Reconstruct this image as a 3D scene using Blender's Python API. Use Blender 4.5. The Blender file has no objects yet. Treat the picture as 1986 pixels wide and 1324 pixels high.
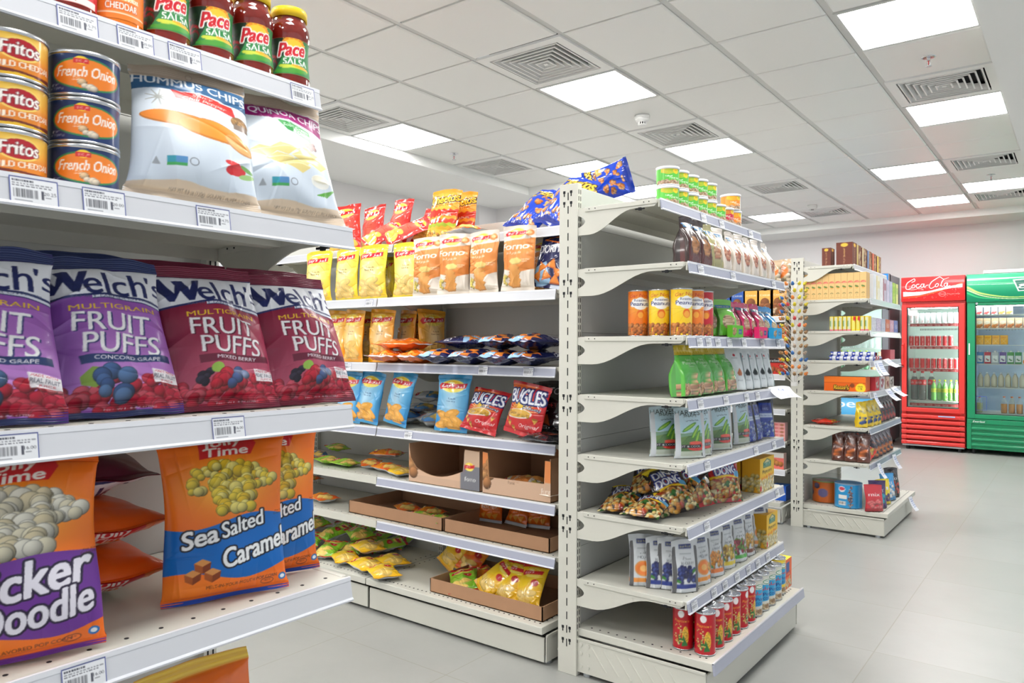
import bpy, bmesh, math, random
import numpy as np
from mathutils import Matrix, Vector

# ------------------------------------------------------------------ camera
F_PX, YAW, PITCH, ROLL, CAM_H = 1454.0, 0.6517, 0.0062, 0.0039, 1.208
def cam_axes():
    cy, sy = math.cos(YAW), math.sin(YAW)
    f = np.array([-sy, cy, 0.]); r = np.array([cy, sy, 0.]); u = np.array([0, 0, 1.])
    cp, sp = math.cos(PITCH), math.sin(PITCH)
    f2 = cp*f + sp*u; u2 = -sp*f + cp*u
    cr, sr = math.cos(ROLL), math.sin(ROLL)
    return np.array([cr*r + sr*u2, -sr*r + cr*u2, f2])
AX = cam_axes()
CAM = np.array([0, 0, CAM_H])
scene = bpy.context.scene
COL = scene.collection
cd = bpy.data.cameras.new('camera'); cam = bpy.data.objects.new('camera', cd); COL.objects.link(cam)
cd.sensor_width = 36.0; cd.lens = F_PX/1986*36
m = Matrix.Identity(4)
for i in range(3):
    m[i][0] = AX[0][i]; m[i][1] = AX[1][i]; m[i][2] = -AX[2][i]; m[i][3] = CAM[i]
cam.matrix_world = m
cd.clip_start = 0.05; cd.clip_end = 60
cd.dof.use_dof = True; cd.dof.focus_distance = 2.6; cd.dof.aperture_fstop = 16
scene.camera = cam
# ------------------------------------------------------------------ world, exposure
w = bpy.data.worlds.new('world'); scene.world = w; w.use_nodes = True
w.node_tree.nodes['Background'].inputs[0].default_value = (.9, .95, 1, 1)
w.node_tree.nodes['Background'].inputs[1].default_value = 0.75
PANEL_W = 24           # emission of the ceiling panels
scene.view_settings.view_transform = 'Standard'; scene.view_settings.look = 'None'
scene.view_settings.exposure = 0.14; scene.view_settings.gamma = 1.0
scene.cycles.max_bounces = 8; scene.cycles.diffuse_bounces = 4; scene.cycles.glossy_bounces = 4
scene.cycles.transmission_bounces = 8; scene.cycles.transparent_max_bounces = 8
scene.cycles.sample_clamp_indirect = 4.0; scene.cycles.caustics_reflective = False; scene.cycles.caustics_refractive = False

def ray(u, v): return np.array([(u-993)/F_PX, -(v-662)/F_PX, 1.]) @ AX
def onx(u, v, x): d = ray(u, v); return CAM + d*((x-CAM[0])/d[0])
def ony(u, v, y): d = ray(u, v); return CAM + d*((y-CAM[1])/d[1])
def onz(u, v, z): d = ray(u, v); return CAM + d*((z-CAM[2])/d[2])

# ------------------------------------------------------------------ materials
def lin(c):
    c = np.asarray(c, float)/255.
    return np.where(c <= .04045, c/12.92, ((c+.055)/1.055)**2.4)
def mat(name, rgb=(200,200,200), rough=.5, metal=0., spec=.5, coat=0., alpha=1., trans=0., emit=0., bump=0., bscale=300., vary=0., vscale=5., ior=1.45):
    mt = bpy.data.materials.new(name); mt.use_nodes = True
    nt = mt.node_tree; b = nt.nodes['Principled BSDF']
    c = tuple(lin(rgb))+(1,)
    b.inputs['Base Color'].default_value = c
    b.inputs['Roughness'].default_value = rough; b.inputs['Metallic'].default_value = metal
    b.inputs['Specular IOR Level'].default_value = spec; b.inputs['Coat Weight'].default_value = coat
    b.inputs['Coat Roughness'].default_value = .08; b.inputs['IOR'].default_value = ior
    b.inputs['Alpha'].default_value = alpha; b.inputs['Transmission Weight'].default_value = trans
    if emit:
        b.inputs['Emission Color'].default_value = c; b.inputs['Emission Strength'].default_value = emit
    if vary or bump:
        tc = nt.nodes.new('ShaderNodeTexCoord')
    if vary:
        n = nt.nodes.new('ShaderNodeTexNoise'); n.inputs['Scale'].default_value = vscale; n.inputs['Detail'].default_value = 6
        nt.links.new(tc.outputs['Object'], n.inputs['Vector'])
        mx = nt.nodes.new('ShaderNodeMix'); mx.data_type = 'RGBA'; mx.blend_type = 'MULTIPLY'
        mx.inputs[0].default_value = 1
        mr = nt.nodes.new('ShaderNodeMapRange'); mr.inputs[3].default_value = 1-vary; mr.inputs[4].default_value = 1+vary*.4
        nt.links.new(n.outputs['Fac'], mr.inputs[0]); mx.inputs[6].default_value = c
        nt.links.new(mr.outputs[0], mx.inputs[7]); nt.links.new(mx.outputs[2], b.inputs['Base Color'])
    if bump:
        n = nt.nodes.new('ShaderNodeTexNoise'); n.inputs['Scale'].default_value = bscale
        nt.links.new(tc.outputs['Object'], n.inputs['Vector'])
        bp = nt.nodes.new('ShaderNodeBump'); bp.inputs['Strength'].default_value = bump; bp.inputs['Distance'].default_value = .002
        nt.links.new(n.outputs['Fac'], bp.inputs['Height']); nt.links.new(bp.outputs[0], b.inputs['Normal'])
    return mt
def print_mat(name, rough, coat=0., spec=.5, metal=0., bump=0., bscale=60.):
    """a printed surface: the printed colours are stored on the mesh as the colour attribute 'ink'"""
    mt = mat(name, (255,255,255), rough, metal, spec, coat, bump=bump, bscale=bscale)
    nt = mt.node_tree; a = nt.nodes.new('ShaderNodeVertexColor'); a.layer_name = 'ink'
    nt.links.new(a.outputs['Color'], nt.nodes['Principled BSDF'].inputs['Base Color'])
    return mt
M = {}
M['cream'] = mat('cream_powder_coat', (212,211,201), .42, vary=.05, vscale=3)
M['panel'] = mat('back_panel_coat', (200,201,197), .36, vary=.05, vscale=2)
M['dark'] = mat('slot_dark', (26,27,30), .8)
M['rail'] = mat('price_rail_plastic', (168,172,190), .22, spec=.6, coat=.3)
M['railw'] = mat('price_rail_lip', (228,230,236), .25)
M['railc'] = mat('white_rail_plastic', (206,208,214), .25, spec=.6, coat=.3)
M['steel'] = mat('galvanised_steel', (190,195,200), .35, metal=.8)
M['white'] = mat('white_plastic', (236,236,234), .4)
M['wall'] = mat('white_wall_paint', (232,230,231), .7, bump=.05, bscale=200)
M['gyp'] = mat('white_gypsum_paint', (238,239,237), .75)
M['tile'] = mat('ceiling_tile_metal', (236,236,233), .36, spec=.5)
M['gridm'] = mat('ceiling_grid', (205,206,204), .45)
M['black'] = mat('black_plastic', (18,18,20), .4)
M['light'] = mat('lit_diffuser', (255,253,250), .5, emit=PANEL_W)
M['chrome'] = mat('chrome', (220,222,225), .15, metal=1.)
M['foil'] = print_mat('glossy_printed_film', .20, coat=.5, spec=.6)
M['satin'] = print_mat('satin_printed_film', .33, coat=.1, spec=.45)
M['paper'] = print_mat('printed_card', .5)
M['tin'] = print_mat('printed_tin_label', .3, coat=.25)
M['tinm'] = mat('tin_metal', (205,208,212), .25, metal=.95)
M['whitelid'] = mat('white_plastic_lid', (240,241,243), .35)
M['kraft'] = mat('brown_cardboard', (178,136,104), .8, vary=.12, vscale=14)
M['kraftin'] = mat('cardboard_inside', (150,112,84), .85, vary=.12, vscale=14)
M['clear'] = mat('clear_plastic', (235,240,240), .12, alpha=.22, spec=.6)
def glass_mat():
    mt = bpy.data.materials.new('fridge_door_glass'); mt.use_nodes = True; nt = mt.node_tree; nt.nodes.clear()
    o = nt.nodes.new('ShaderNodeOutputMaterial'); t = nt.nodes.new('ShaderNodeBsdfTransparent'); g = nt.nodes.new('ShaderNodeBsdfGlossy')
    g.inputs['Roughness'].default_value = .03; t.inputs['Color'].default_value = (.94,.98,.96,1)
    f = nt.nodes.new('ShaderNodeFresnel'); f.inputs[0].default_value = 1.5; x = nt.nodes.new('ShaderNodeMixShader')
    nt.links.new(f.outputs[0], x.inputs[0]); nt.links.new(t.outputs[0], x.inputs[1]); nt.links.new(g.outputs[0], x.inputs[2]); nt.links.new(x.outputs[0], o.inputs[0])
    return mt
M['glass'] = glass_mat()

# ------------------------------------------------------------------ mesh helpers
class MB:
    def __init__(self): self.v = []; self.f = []; self.m = []; self.mats = []; self.sm = []
    def mi(self, mk):
        mk = M[mk] if isinstance(mk, str) else mk
        if mk not in self.mats: self.mats.append(mk)
        return self.mats.index(mk)
    def add(self, vs, fs, mk, smooth=False):
        b = len(self.v); i = self.mi(mk)
        self.v += [tuple(p) for p in vs]
        for f in fs: self.f.append(tuple(b+k for k in f)); self.m.append(i); self.sm.append(smooth)
    def box(self, x0, x1, y0, y1, z0, z1, mk='cream', bev=0.):
        if x1 < x0: x0, x1 = x1, x0
        if y1 < y0: y0, y1 = y1, y0
        if z1 < z0: z0, z1 = z1, z0
        b = min(bev, (x1-x0)/2.01, (y1-y0)/2.01, (z1-z0)/2.01)
        if b <= 0:
            vs = [(x,y,z) for z in (z0,z1) for y in (y0,y1) for x in (x0,x1)]
            self.add(vs, [(0,2,3,1),(4,5,7,6),(0,1,5,4),(2,6,7,3),(0,4,6,2),(1,3,7,5)], mk); return
        bm = bmesh.new(); bmesh.ops.create_cube(bm, size=1)
        for q in bm.verts: q.co = Vector(((q.co.x+.5)*(x1-x0)+x0, (q.co.y+.5)*(y1-y0)+y0, (q.co.z+.5)*(z1-z0)+z0))
        bmesh.ops.bevel(bm, geom=bm.edges[:], offset=b, segments=2, profile=.6, affect='EDGES')
        bm.verts.ensure_lookup_table()
        self.add([q.co for q in bm.verts], [[q.index for q in f.verts] for f in bm.faces], mk, False); bm.free()
    def prism(self, poly, axis, a, b, mk='cream'):
        """polygon (list of 2D points) extruded along axis 'x','y' or 'z' from a to b"""
        n = len(poly)
        def P(p, t): return {'x': (t,p[0],p[1]), 'y': (p[0],t,p[1]), 'z': (p[0],p[1],t)}[axis]
        vs = [P(p, a) for p in poly]+[P(p, b) for p in poly]
        fs = [tuple(range(n)), tuple(reversed(range(n, 2*n)))]+[(i, (i+1)%n, n+(i+1)%n, n+i) for i in range(n)]
        self.add(vs, fs, mk)
    def cyl(self, p0, p1, r, mk, n=16, r1=None, cap=True, smooth=True):
        p0 = Vector(p0); p1 = Vector(p1); d = (p1-p0).normalized(); r1 = r if r1 is None else r1
        a = d.orthogonal().normalized(); c = d.cross(a)
        vs = []
        for q, rr in ((p0, r), (p1, r1)):
            for i in range(n):
                t = 2*math.pi*i/n; vs.append(q+(a*math.cos(t)+c*math.sin(t))*rr)
        self.add(vs, [(i, (i+1)%n, n+(i+1)%n, n+i) for i in range(n)], mk, smooth)
        if cap: self.add(vs, [tuple(reversed(range(n))), tuple(range(n, 2*n))], mk)
    def lathe(self, prof, mk, n=32, c=(0,0,0), smooth=True):
        """prof: (r,z) pairs"""
        vs = []; k = len(prof)
        for (r, z) in prof:
            for i in range(n):
                t = 2*math.pi*i/n; vs.append((c[0]+r*math.cos(t), c[1]+r*math.sin(t), c[2]+z))
        fs = [(j*n+i, j*n+(i+1)%n, (j+1)*n+(i+1)%n, (j+1)*n+i) for j in range(k-1) for i in range(n)]
        self.add(vs, fs, mk, smooth)
    def mesh(self, name):
        me = bpy.data.meshes.new(name); me.from_pydata(self.v, [], self.f)
        for q in self.mats: me.materials.append(q)
        me.polygons.foreach_set('material_index', self.m); me.polygons.foreach_set('use_smooth', self.sm); me.update(); return me
    def build(self, name, parent=None, loc=None):
        o = bpy.data.objects.new(name, self.mesh(name)); COL.objects.link(o)
        if parent: o.parent = parent
        if loc: o.location = loc
        return o
def tag(o, label=None, cat=None, group=None, kind=None):
    for k, q in (('label', label), ('category', cat), ('group', group), ('kind', kind)):
        if q: o[k] = q
    return o
def empty(name, loc=(0,0,0), rz=0., label=None, cat=None, group=None):
    o = bpy.data.objects.new(name, None); COL.objects.link(o); o.location = loc; o.rotation_euler = (0,0,rz); o.empty_display_size = .05
    return tag(o, label, cat, group)

# ------------------------------------------------------------------ room
ZC, ZB = 2.852, 2.772
GX0, GY0 = -3.998, 3.291      # ceiling grid origin
XR, XL, YF, YB, YJ = 1.9, -5.66, 11.05, -2.6, 6.69
def struct(mb, name): return tag(mb.build(name), kind='structure')

def floor_mat():
    mt = bpy.data.materials.new('porcelain_floor_tiles'); mt.use_nodes = True; nt = mt.node_tree; b = nt.nodes['Principled BSDF']
    L = nt.links; N = nt.nodes.new
    tc = N('ShaderNodeTexCoord'); mp = N('ShaderNodeMapping'); mp.inputs['Location'].default_value = (0.664+6.0, -0.25+6.0, 0)
    L.new(tc.outputs['Object'], mp.inputs['Vector'])
    br = N('ShaderNodeTexBrick'); br.offset = 0; br.squash = 1
    br.inputs['Scale'].default_value = 1; br.inputs['Brick Width'].default_value = .6; br.inputs['Row Height'].default_value = .6
    br.inputs['Mortar Size'].default_value = .0022; br.inputs['Mortar Smooth'].default_value = .1; br.inputs['Bias'].default_value = 0
    br.inputs['Color1'].default_value = tuple(lin((160,161,157)))+(1,); br.inputs['Color2'].default_value = tuple(lin((167,168,165)))+(1,)
    br.inputs['Mortar'].default_value = tuple(lin((150,148,138)))+(1,)
    L.new(mp.outputs[0], br.inputs['Vector'])
    n = N('ShaderNodeTexNoise'); n.inputs['Scale'].default_value = 3.5; n.inputs['Detail'].default_value = 9; n.inputs['Roughness'].default_value = .65
    L.new(tc.outputs['Object'], n.inputs['Vector'])
    mr = N('ShaderNodeMapRange'); mr.inputs[1].default_value = .3; mr.inputs[2].default_value = .7; mr.inputs[3].default_value = .93; mr.inputs[4].default_value = 1.05
    L.new(n.outputs['Fac'], mr.inputs[0])
    mx = N('ShaderNodeMix'); mx.data_type = 'RGBA'; mx.blend_type = 'MULTIPLY'; mx.inputs[0].default_value = 1
    L.new(br.outputs['Color'], mx.inputs[6]); L.new(mr.outputs[0], mx.inputs[7]); L.new(mx.outputs[2], b.inputs['Base Color'])
    m2 = N('ShaderNodeMapRange'); m2.inputs[3].default_value = .26; m2.inputs[4].default_value = .40
    L.new(n.outputs['Fac'], m2.inputs[0]); L.new(m2.outputs[0], b.inputs['Roughness'])
    bp = N('ShaderNodeBump'); bp.inputs['Strength'].default_value = .25; bp.inputs['Distance'].default_value = .002; bp.invert = True
    L.new(br.outputs['Fac'], bp.inputs['Height']); L.new(bp.outputs[0], b.inputs['Normal'])
    return mt
M['floor'] = floor_mat()
q = MB(); q.box(XL-.1, XR+.1, YB-.1, YF+.1, -.1, 0, 'floor'); struct(q, 'floor')
q = MB(); q.box(XL-.12, XL, YB, YJ+.1, 0, 3.1, 'wall'); struct(q, 'wall_left')
q = MB(); q.box(XR, XR+.12, YB-.1, YF+.1, 0, .12, 'wall'); q.box(XR, XR+.12, YB-.1, YF+.1, 2.6, 3.1, 'wall'); q.box(XR, XR+.12, YB-.1, -2.2, .12, 2.6, 'wall'); q.box(XR, XR+.12, 9.6, YF+.1, .12, 2.6, 'wall'); struct(q, 'wall_right')
q = MB()                                   # mullions of a long unseen window, added to let daylight reach the foreground
for k in range(9): q.box(XR+.03, XR+.09, -2.2+k*1.475-.025, -2.2+k*1.475+.025, .12, 2.6, 'white')
q.box(XR+.03, XR+.09, -2.2, 9.6, .12, .17, 'white'); q.box(XR+.03, XR+.09, -2.2, 9.6, 2.55, 2.6, 'white'); struct(q, 'unseen_window_1')
q = MB(); q.box(-4.52, XR+.1, YF, YF+.12, 0, 3.1, 'wall'); struct(q, 'wall_far')
q = MB(); q.box(XL-.1, -4.4, YJ, YJ+.12, 0, 3.1, 'wall'); q.box(-4.52, -4.4, YJ+.12, YF, 0, 3.1, 'wall'); q.box(XL, XL+.32, YJ-.3, YJ, 0, 3.1, 'wall'); struct(q, 'wall_inner')
q = MB(); q.box(XL-.1, -3.2, YB-.12, YB, 0, 3.1, 'wall'); q.box(-3.2, XR+.1, YB-.12, YB, 2.6, 3.1, 'wall'); q.box(-3.2, XR+.1, YB-.12, YB, 0, .12, 'wall'); struct(q, 'wall_near')
q = MB()
for k in range(5): q.box(-3.2+k*1.26-.025, -3.2+k*1.26+.025, YB-.09, YB-.03, .12, 2.6, 'white')
struct(q, 'unseen_window_2')  # second unseen window, added behind the camera for more daylight
# lowered gypsum border
q = MB()
q.box(XL, GX0-.577, YB, YJ, ZB, 3.1, 'gyp'); q.box(GX0+3.6, XR, YB, YF, ZB, 3.1, 'gyp')
q.box(GX0, GX0+3.6, 10.41, YF, ZB, 3.1, 'gyp'); q.box(GX0-.577, GX0, 6.27, YF, ZB, 3.1, 'gyp')
q.box(GX0-.577, GX0+3.6, YB, GY0-.6*9, ZB, 3.1, 'gyp')
struct(q, 'ceiling_border')

LIGHTS = [(-1,1),(2,1),(5,1),(0,4),(2,4),(5,4),(0,6),(4,7),(5,9),(4,10),(1,10),(-1,-2),(2,-3),(5,-2),(2,-6),(5,-5),(-1,-6),(2,-9),(-1,-9),(5,-8)]  # panels in negative rows are unseen, added to brighten the foreground
VENTS = [(-1,0),(2,0),(-1,3),(2,3),(2,7),(2,10),(0,10),(5,3),(5,7),(5,10),(5,-1)]
q = MB()
for c in range(-1, 6):
    for r in range(-9, 12):
        if (c, r) in VENTS: continue
        q.box(GX0+.6*c, GX0+.6*c+.6, GY0+.6*r, min(GY0+.6*r+.6, 10.42), ZC+.018, ZC+.03, 'gridm')
gx, gy = .018, .008
for c in range(-1, 6):
    for r in range(-9, 12):
        if (c, r) in LIGHTS or (c, r) in VENTS: continue
        if c < 0 and r > 4: continue
        x0 = GX0+.6*c; y0 = GY0+.6*r
        xa, xb, ya, yb = x0+gx, x0+.6-gx, y0+gy, min(y0+.6-gy, 10.41)
        if ya > 10.3: continue
        if c == -1: xa = GX0-.575
        b = .010
        vs = [(xa+b,ya+b,ZC),(xb-b,ya+b,ZC),(xb-b,yb-b,ZC),(xa+b,yb-b,ZC),(xa,ya,ZC+.006),(xb,ya,ZC+.006),(xb,yb,ZC+.006),(xa,yb,ZC+.006),(xa,ya,ZC+.02),(xb,ya,ZC+.02),(xb,yb,ZC+.02),(xa,yb,ZC+.02)]
        q.add(vs, [(3,2,1,0),(0,1,5,4),(1,2,6,5),(2,3,7,6),(3,0,4,7),(4,5,9,8),(5,6,10,9),(6,7,11,10),(7,4,8,11)], 'tile')
# runners between the tile columns, 4 cm wide, slightly above the tile faces
for c in range(0, 6): q.box(GX0+.6*c-.016, GX0+.6*c+.016, GY0-5.4, 10.41, ZC+.010, ZC+.02, 'gridm')
struct(q, 'ceiling')
# microperforated look of the tiles
nt = M['tile'].node_tree; b = nt.nodes['Principled BSDF']
tc = nt.nodes.new('ShaderNodeTexCoord'); vo = nt.nodes.new('ShaderNodeTexVoronoi'); vo.inputs['Scale'].default_value = 160; vo.inputs['Randomness'].default_value = 0
nt.links.new(tc.outputs['Object'], vo.inputs['Vector'])
mr = nt.nodes.new('ShaderNodeMapRange'); mr.inputs[1].default_value = .2; mr.inputs[2].default_value = .36; mr.inputs[3].default_value = .90; mr.inputs[4].default_value = 1
nt.links.new(vo.outputs['Distance'], mr.inputs[0])
mx = nt.nodes.new('ShaderNodeMix'); mx.data_type = 'RGBA'; mx.blend_type = 'MULTIPLY'; mx.inputs[0].default_value = 1
mx.inputs[6].default_value = tuple(lin((238,238,235)))+(1,); nt.links.new(mr.outputs[0], mx.inputs[7]); nt.links.new(mx.outputs[2], b.inputs['Base Color'])

def cell_c(c, r): return (GX0+.6*c+.3+(.011 if c == -1 else 0), GY0+.6*r+.3)
LROW = {-1: 'column beside the left bulkhead', 0: 'second tile column from the left', 1: 'third tile column', 2: 'middle tile column', 4: 'column left of the right border', 5: 'column beside the right border'}
def lightlabel(c, r):
    far = {(-1,1):'square ceiling light panel beside the left bulkhead, next to a vent', (2,1):'large square ceiling light panel above the left shelf, between vent and smoke detector',
     (5,1):'very large ceiling light panel at the top right of the photo', (0,4):'ceiling light panel partly behind the blue puff bags', (2,4):'ceiling light panel just beyond the vent with the smoke detector',
     (5,4):'ceiling light panel touching the vent right of the sprinkler', (0,6):'ceiling light panel seen between blue bag and green nut cans', (4,7):'ceiling light panel left of the far right vent, alone between plain tiles',
     (5,9):'ceiling light panel at the right edge, before the farthest right vent', (4,10):'farthest ceiling light panel in the row above the red fridge', (1,10):'farthest small ceiling light panel near the snack shelf rail'}
    return far.get((c, r), None)
for (c, r) in LIGHTS:
    x, y = cell_c(c, r); hx = .285 if c == -1 else .29; h = .291
    t = empty('ceiling_light', (x, y, ZC), 0, lightlabel(c, r) or 'unseen ceiling light panel, added out of view to brighten the foreground', 'ceiling light', 'square ceiling light panels')
    q = MB(); f = .018
    q.box(-hx, hx, -h, -h+f, 0, .018, 'gridm'); q.box(-hx, hx, h-f, h, 0, .018, 'gridm'); q.box(-hx, -hx+f, -h+f, h-f, 0, .018, 'gridm'); q.box(hx-f, hx, -h+f, h-f, 0, .018, 'gridm')
    q.build('frame', t)
    q = MB(); q.box(-hx+f, hx-f, -h+f, h-f, .006, .014, 'light'); q.build('diffuser', t)
VL = {(-1,0):'square ceiling vent at the left bulkhead beside a light', (2,0):'large square ceiling vent above the foreground shelf, left of the big light', (-1,3):'ceiling vent above the red chip bags, beyond the sprinkler',
 (2,3):'ceiling vent next to the smoke detector in the middle', (2,7):'ceiling vent above the right shelf, halfway down the room', (2,10):'farthest ceiling vent, behind the far smoke detector', (0,10):'tiny ceiling vent behind the orange nut can',
 (5,3):'ceiling vent with splayed louvres beyond the right sprinkler', (5,7):'ceiling vent far right, before the second sprinkler', (5,10):'farthest ceiling vent at the right edge'}
def vent_mesh():
    q = MB(); hs = .29
    q2 = MB()
    for a, b2 in ((.29,.235),):
        q.box(-a, a, -a, -b2, -.002, .012, 'white'); q.box(-a, a, b2, a, -.002, .012, 'white'); q.box(-a, -b2, -b2, b2, -.002, .012, 'white'); q.box(b2, a, -b2, b2, -.002, .012, 'white')
    for k in range(6):
        a = .222-.036*k; z0 = 0.; 
        # sloping louvre ring: outer lower edge at the face, inner edge up in the duct
        def ring(r0, z0, r1, z1):
            vs = [(-r0,-r0,z0),(r0,-r0,z0),(r0,r0,z0),(-r0,r0,z0),(-r1,-r1,z1),(r1,-r1,z1),(r1,r1,z1),(-r1,r1,z1)]
            q2.add(vs, [(0,1,5,4),(1,2,6,5),(2,3,7,6),(3,0,4,7)], 'white')
        ring(a, .0, a-.020, .034); ring(a+.002, .001, a-.018, .036)
        ring(a+.004, -.003, a-.004, -.003); ring(a+.004, -.003, a+.004, .002)
    q2.box(-.012, .012, -.012, .012, .0, .01, 'white')
    q3 = MB(); q3.box(-.235, .235, -.235, .235, .06, .065, 'dark')
    for s in (-1, 1): q3.box(s*.235-.002, s*.235+.002, -.235, .235, .012, .06, 'dark'); q3.box(-.235, .235, s*.235-.002, s*.235+.002, .012, .06, 'dark')
    return q.mesh('frame'), q2.mesh('louvre'), q3.mesh('duct')
VM = vent_mesh()
# the ceiling back plane is lowered by the duct boxes, so vents hang in their own openings
for (c, r) in VENTS:
    x, y = cell_c(c, r)
    t = empty('ceiling_vent', (x, y, ZC), 0, VL.get((c, r), 'square ceiling vent behind the camera, outside the photo'), 'vent', 'square ceiling vents')
    for nm, me in zip(('frame', 'louvre', 'duct'), VM):
        o = bpy.data.objects.new(nm, me); COL.objects.link(o); o.parent = t
        if c == -1: o.scale = (.97, 1, 1)
def smoke(c, r, label):
    x, y = cell_c(c, r); t = empty('smoke_detector', (x, y, ZC), 0, label, 'smoke detector', 'ceiling smoke detectors')
    q = MB(); q.lathe([(0,0),(.052,0),(.054,-.012),(.054,-.02),(.05,-.023)], 'white', 32); q.build('base', t)
    q = MB(); q.lathe([(.05,-.023),(.052,-.028),(.046,-.042),(.028,-.046),(.028,-.049)], 'white', 32)
    for k in range(10):
        a = 2*math.pi*k/10; q.box(math.cos(a)*.026-.003, math.cos(a)*.026+.003, math.sin(a)*.026-.003, math.sin(a)*.026+.003, -.066, -.049, 'white')
    q.lathe([(.02,-.049),(.02,-.066)], 'dark', 20); q.lathe([(0,-.072),(.024,-.071),(.03,-.067),(.03,-.065),(0,-.065)], 'white', 24)
    q.build('sensing_head', t)
smoke(2, 2, 'white smoke detector just before the middle ceiling vent'); smoke(2, 9, 'small far smoke detector before the farthest middle vent')
def sprinkler(c, r, label, dx=0, dy=0):
    x, y = cell_c(c, r); t = empty('sprinkler', (x+dx, y+dy, ZC), 0, label, 'sprinkler', 'ceiling sprinkler heads')
    q = MB(); q.lathe([(.012,-.002),(.03,-.004),(.038,-.001),(.038,0)], 'chrome', 28); q.build('escutcheon', t)
    q = MB(); q.cyl((0,0,0), (0,0,-.022), .009, 'chrome'); q.cyl((-.008,0,-.02), (-.011,0,-.035), .0016, 'chrome', 8); q.cyl((.008,0,-.02), (.011,0,-.035), .0016, 'chrome', 8)
    q.cyl((-.011,0,-.035), (0,0,-.05), .0016, 'chrome', 8); q.cyl((.011,0,-.035), (0,0,-.05), .0016, 'chrome', 8); q.lathe([(0,-.05),(.016,-.05),(.016,-.052),(0,-.052)], 'chrome', 16); q.build('head', t)
    q = MB(); q.cyl((0,0,-.022), (0,0,-.047), .0025, mat('sprinkler_bulb_red', (190,40,45), .2), 8); q.build('glass_bulb', t)
sprinkler(-1, 2, 'chrome sprinkler between left light panel and vent'); sprinkler(5, 2, 'large chrome sprinkler right of the photo beyond the biggest light'); sprinkler(5, 8, 'far chrome sprinkler above the right edge light')

# ------------------------------------------------------------------ shelving
def bracket_mb(depth, drop=.10):
    """thin S-curved cantilever bracket in the plane x=0, pointing to +y"""
    q = MB(); n = 16; low = []
    for i in range(n+1):
        t = i/n; y = depth*(.03+.93*t)
        s = t*t*(3-2*t); s = min(1, s*1.25) if t < .8 else 1
        z = -drop+(drop-.024)*(.5-.5*math.cos(math.pi*min(1, max(0, (t-.12)/.62))))
        low.append((y, z))
    notch = [(0., -.028)]+[(.030*math.sin(math.pi*k/10)**.8, -.028-.044*k/10) for k in range(1, 10)]+[(0., -.072)]
    top = [(depth, -.012), (depth, -.002), (0, -.002)]
    poly = top+notch+[(0, -drop)]+low
    q.prism(poly, 'x', -.0015, .0015, 'cream')
    q.box(-.006, .006, .03, depth-.004, -.016, .001, 'cream', .002)   # folded lip along the top
    for yy in (.05, .075, depth-.05, depth-.03): q.cyl((-.0075,yy,-.007), (.0075,yy,-.007), .002, 'dark', 6)
    q.box(-.0025, .0025, depth-.085, depth-.05, -.030, -.026, 'dark'); q.box(-.0027, .0027, depth-.073, depth-.062, -.033, -.023, 'dark')
    return q
def label_art(seed):
    """one printed price label: two lines of small print, a bar code, a price"""
    return seed
PRICES = ['15.75', '20.00', '21.00', '14.75', '20.25', '16.00']
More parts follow.
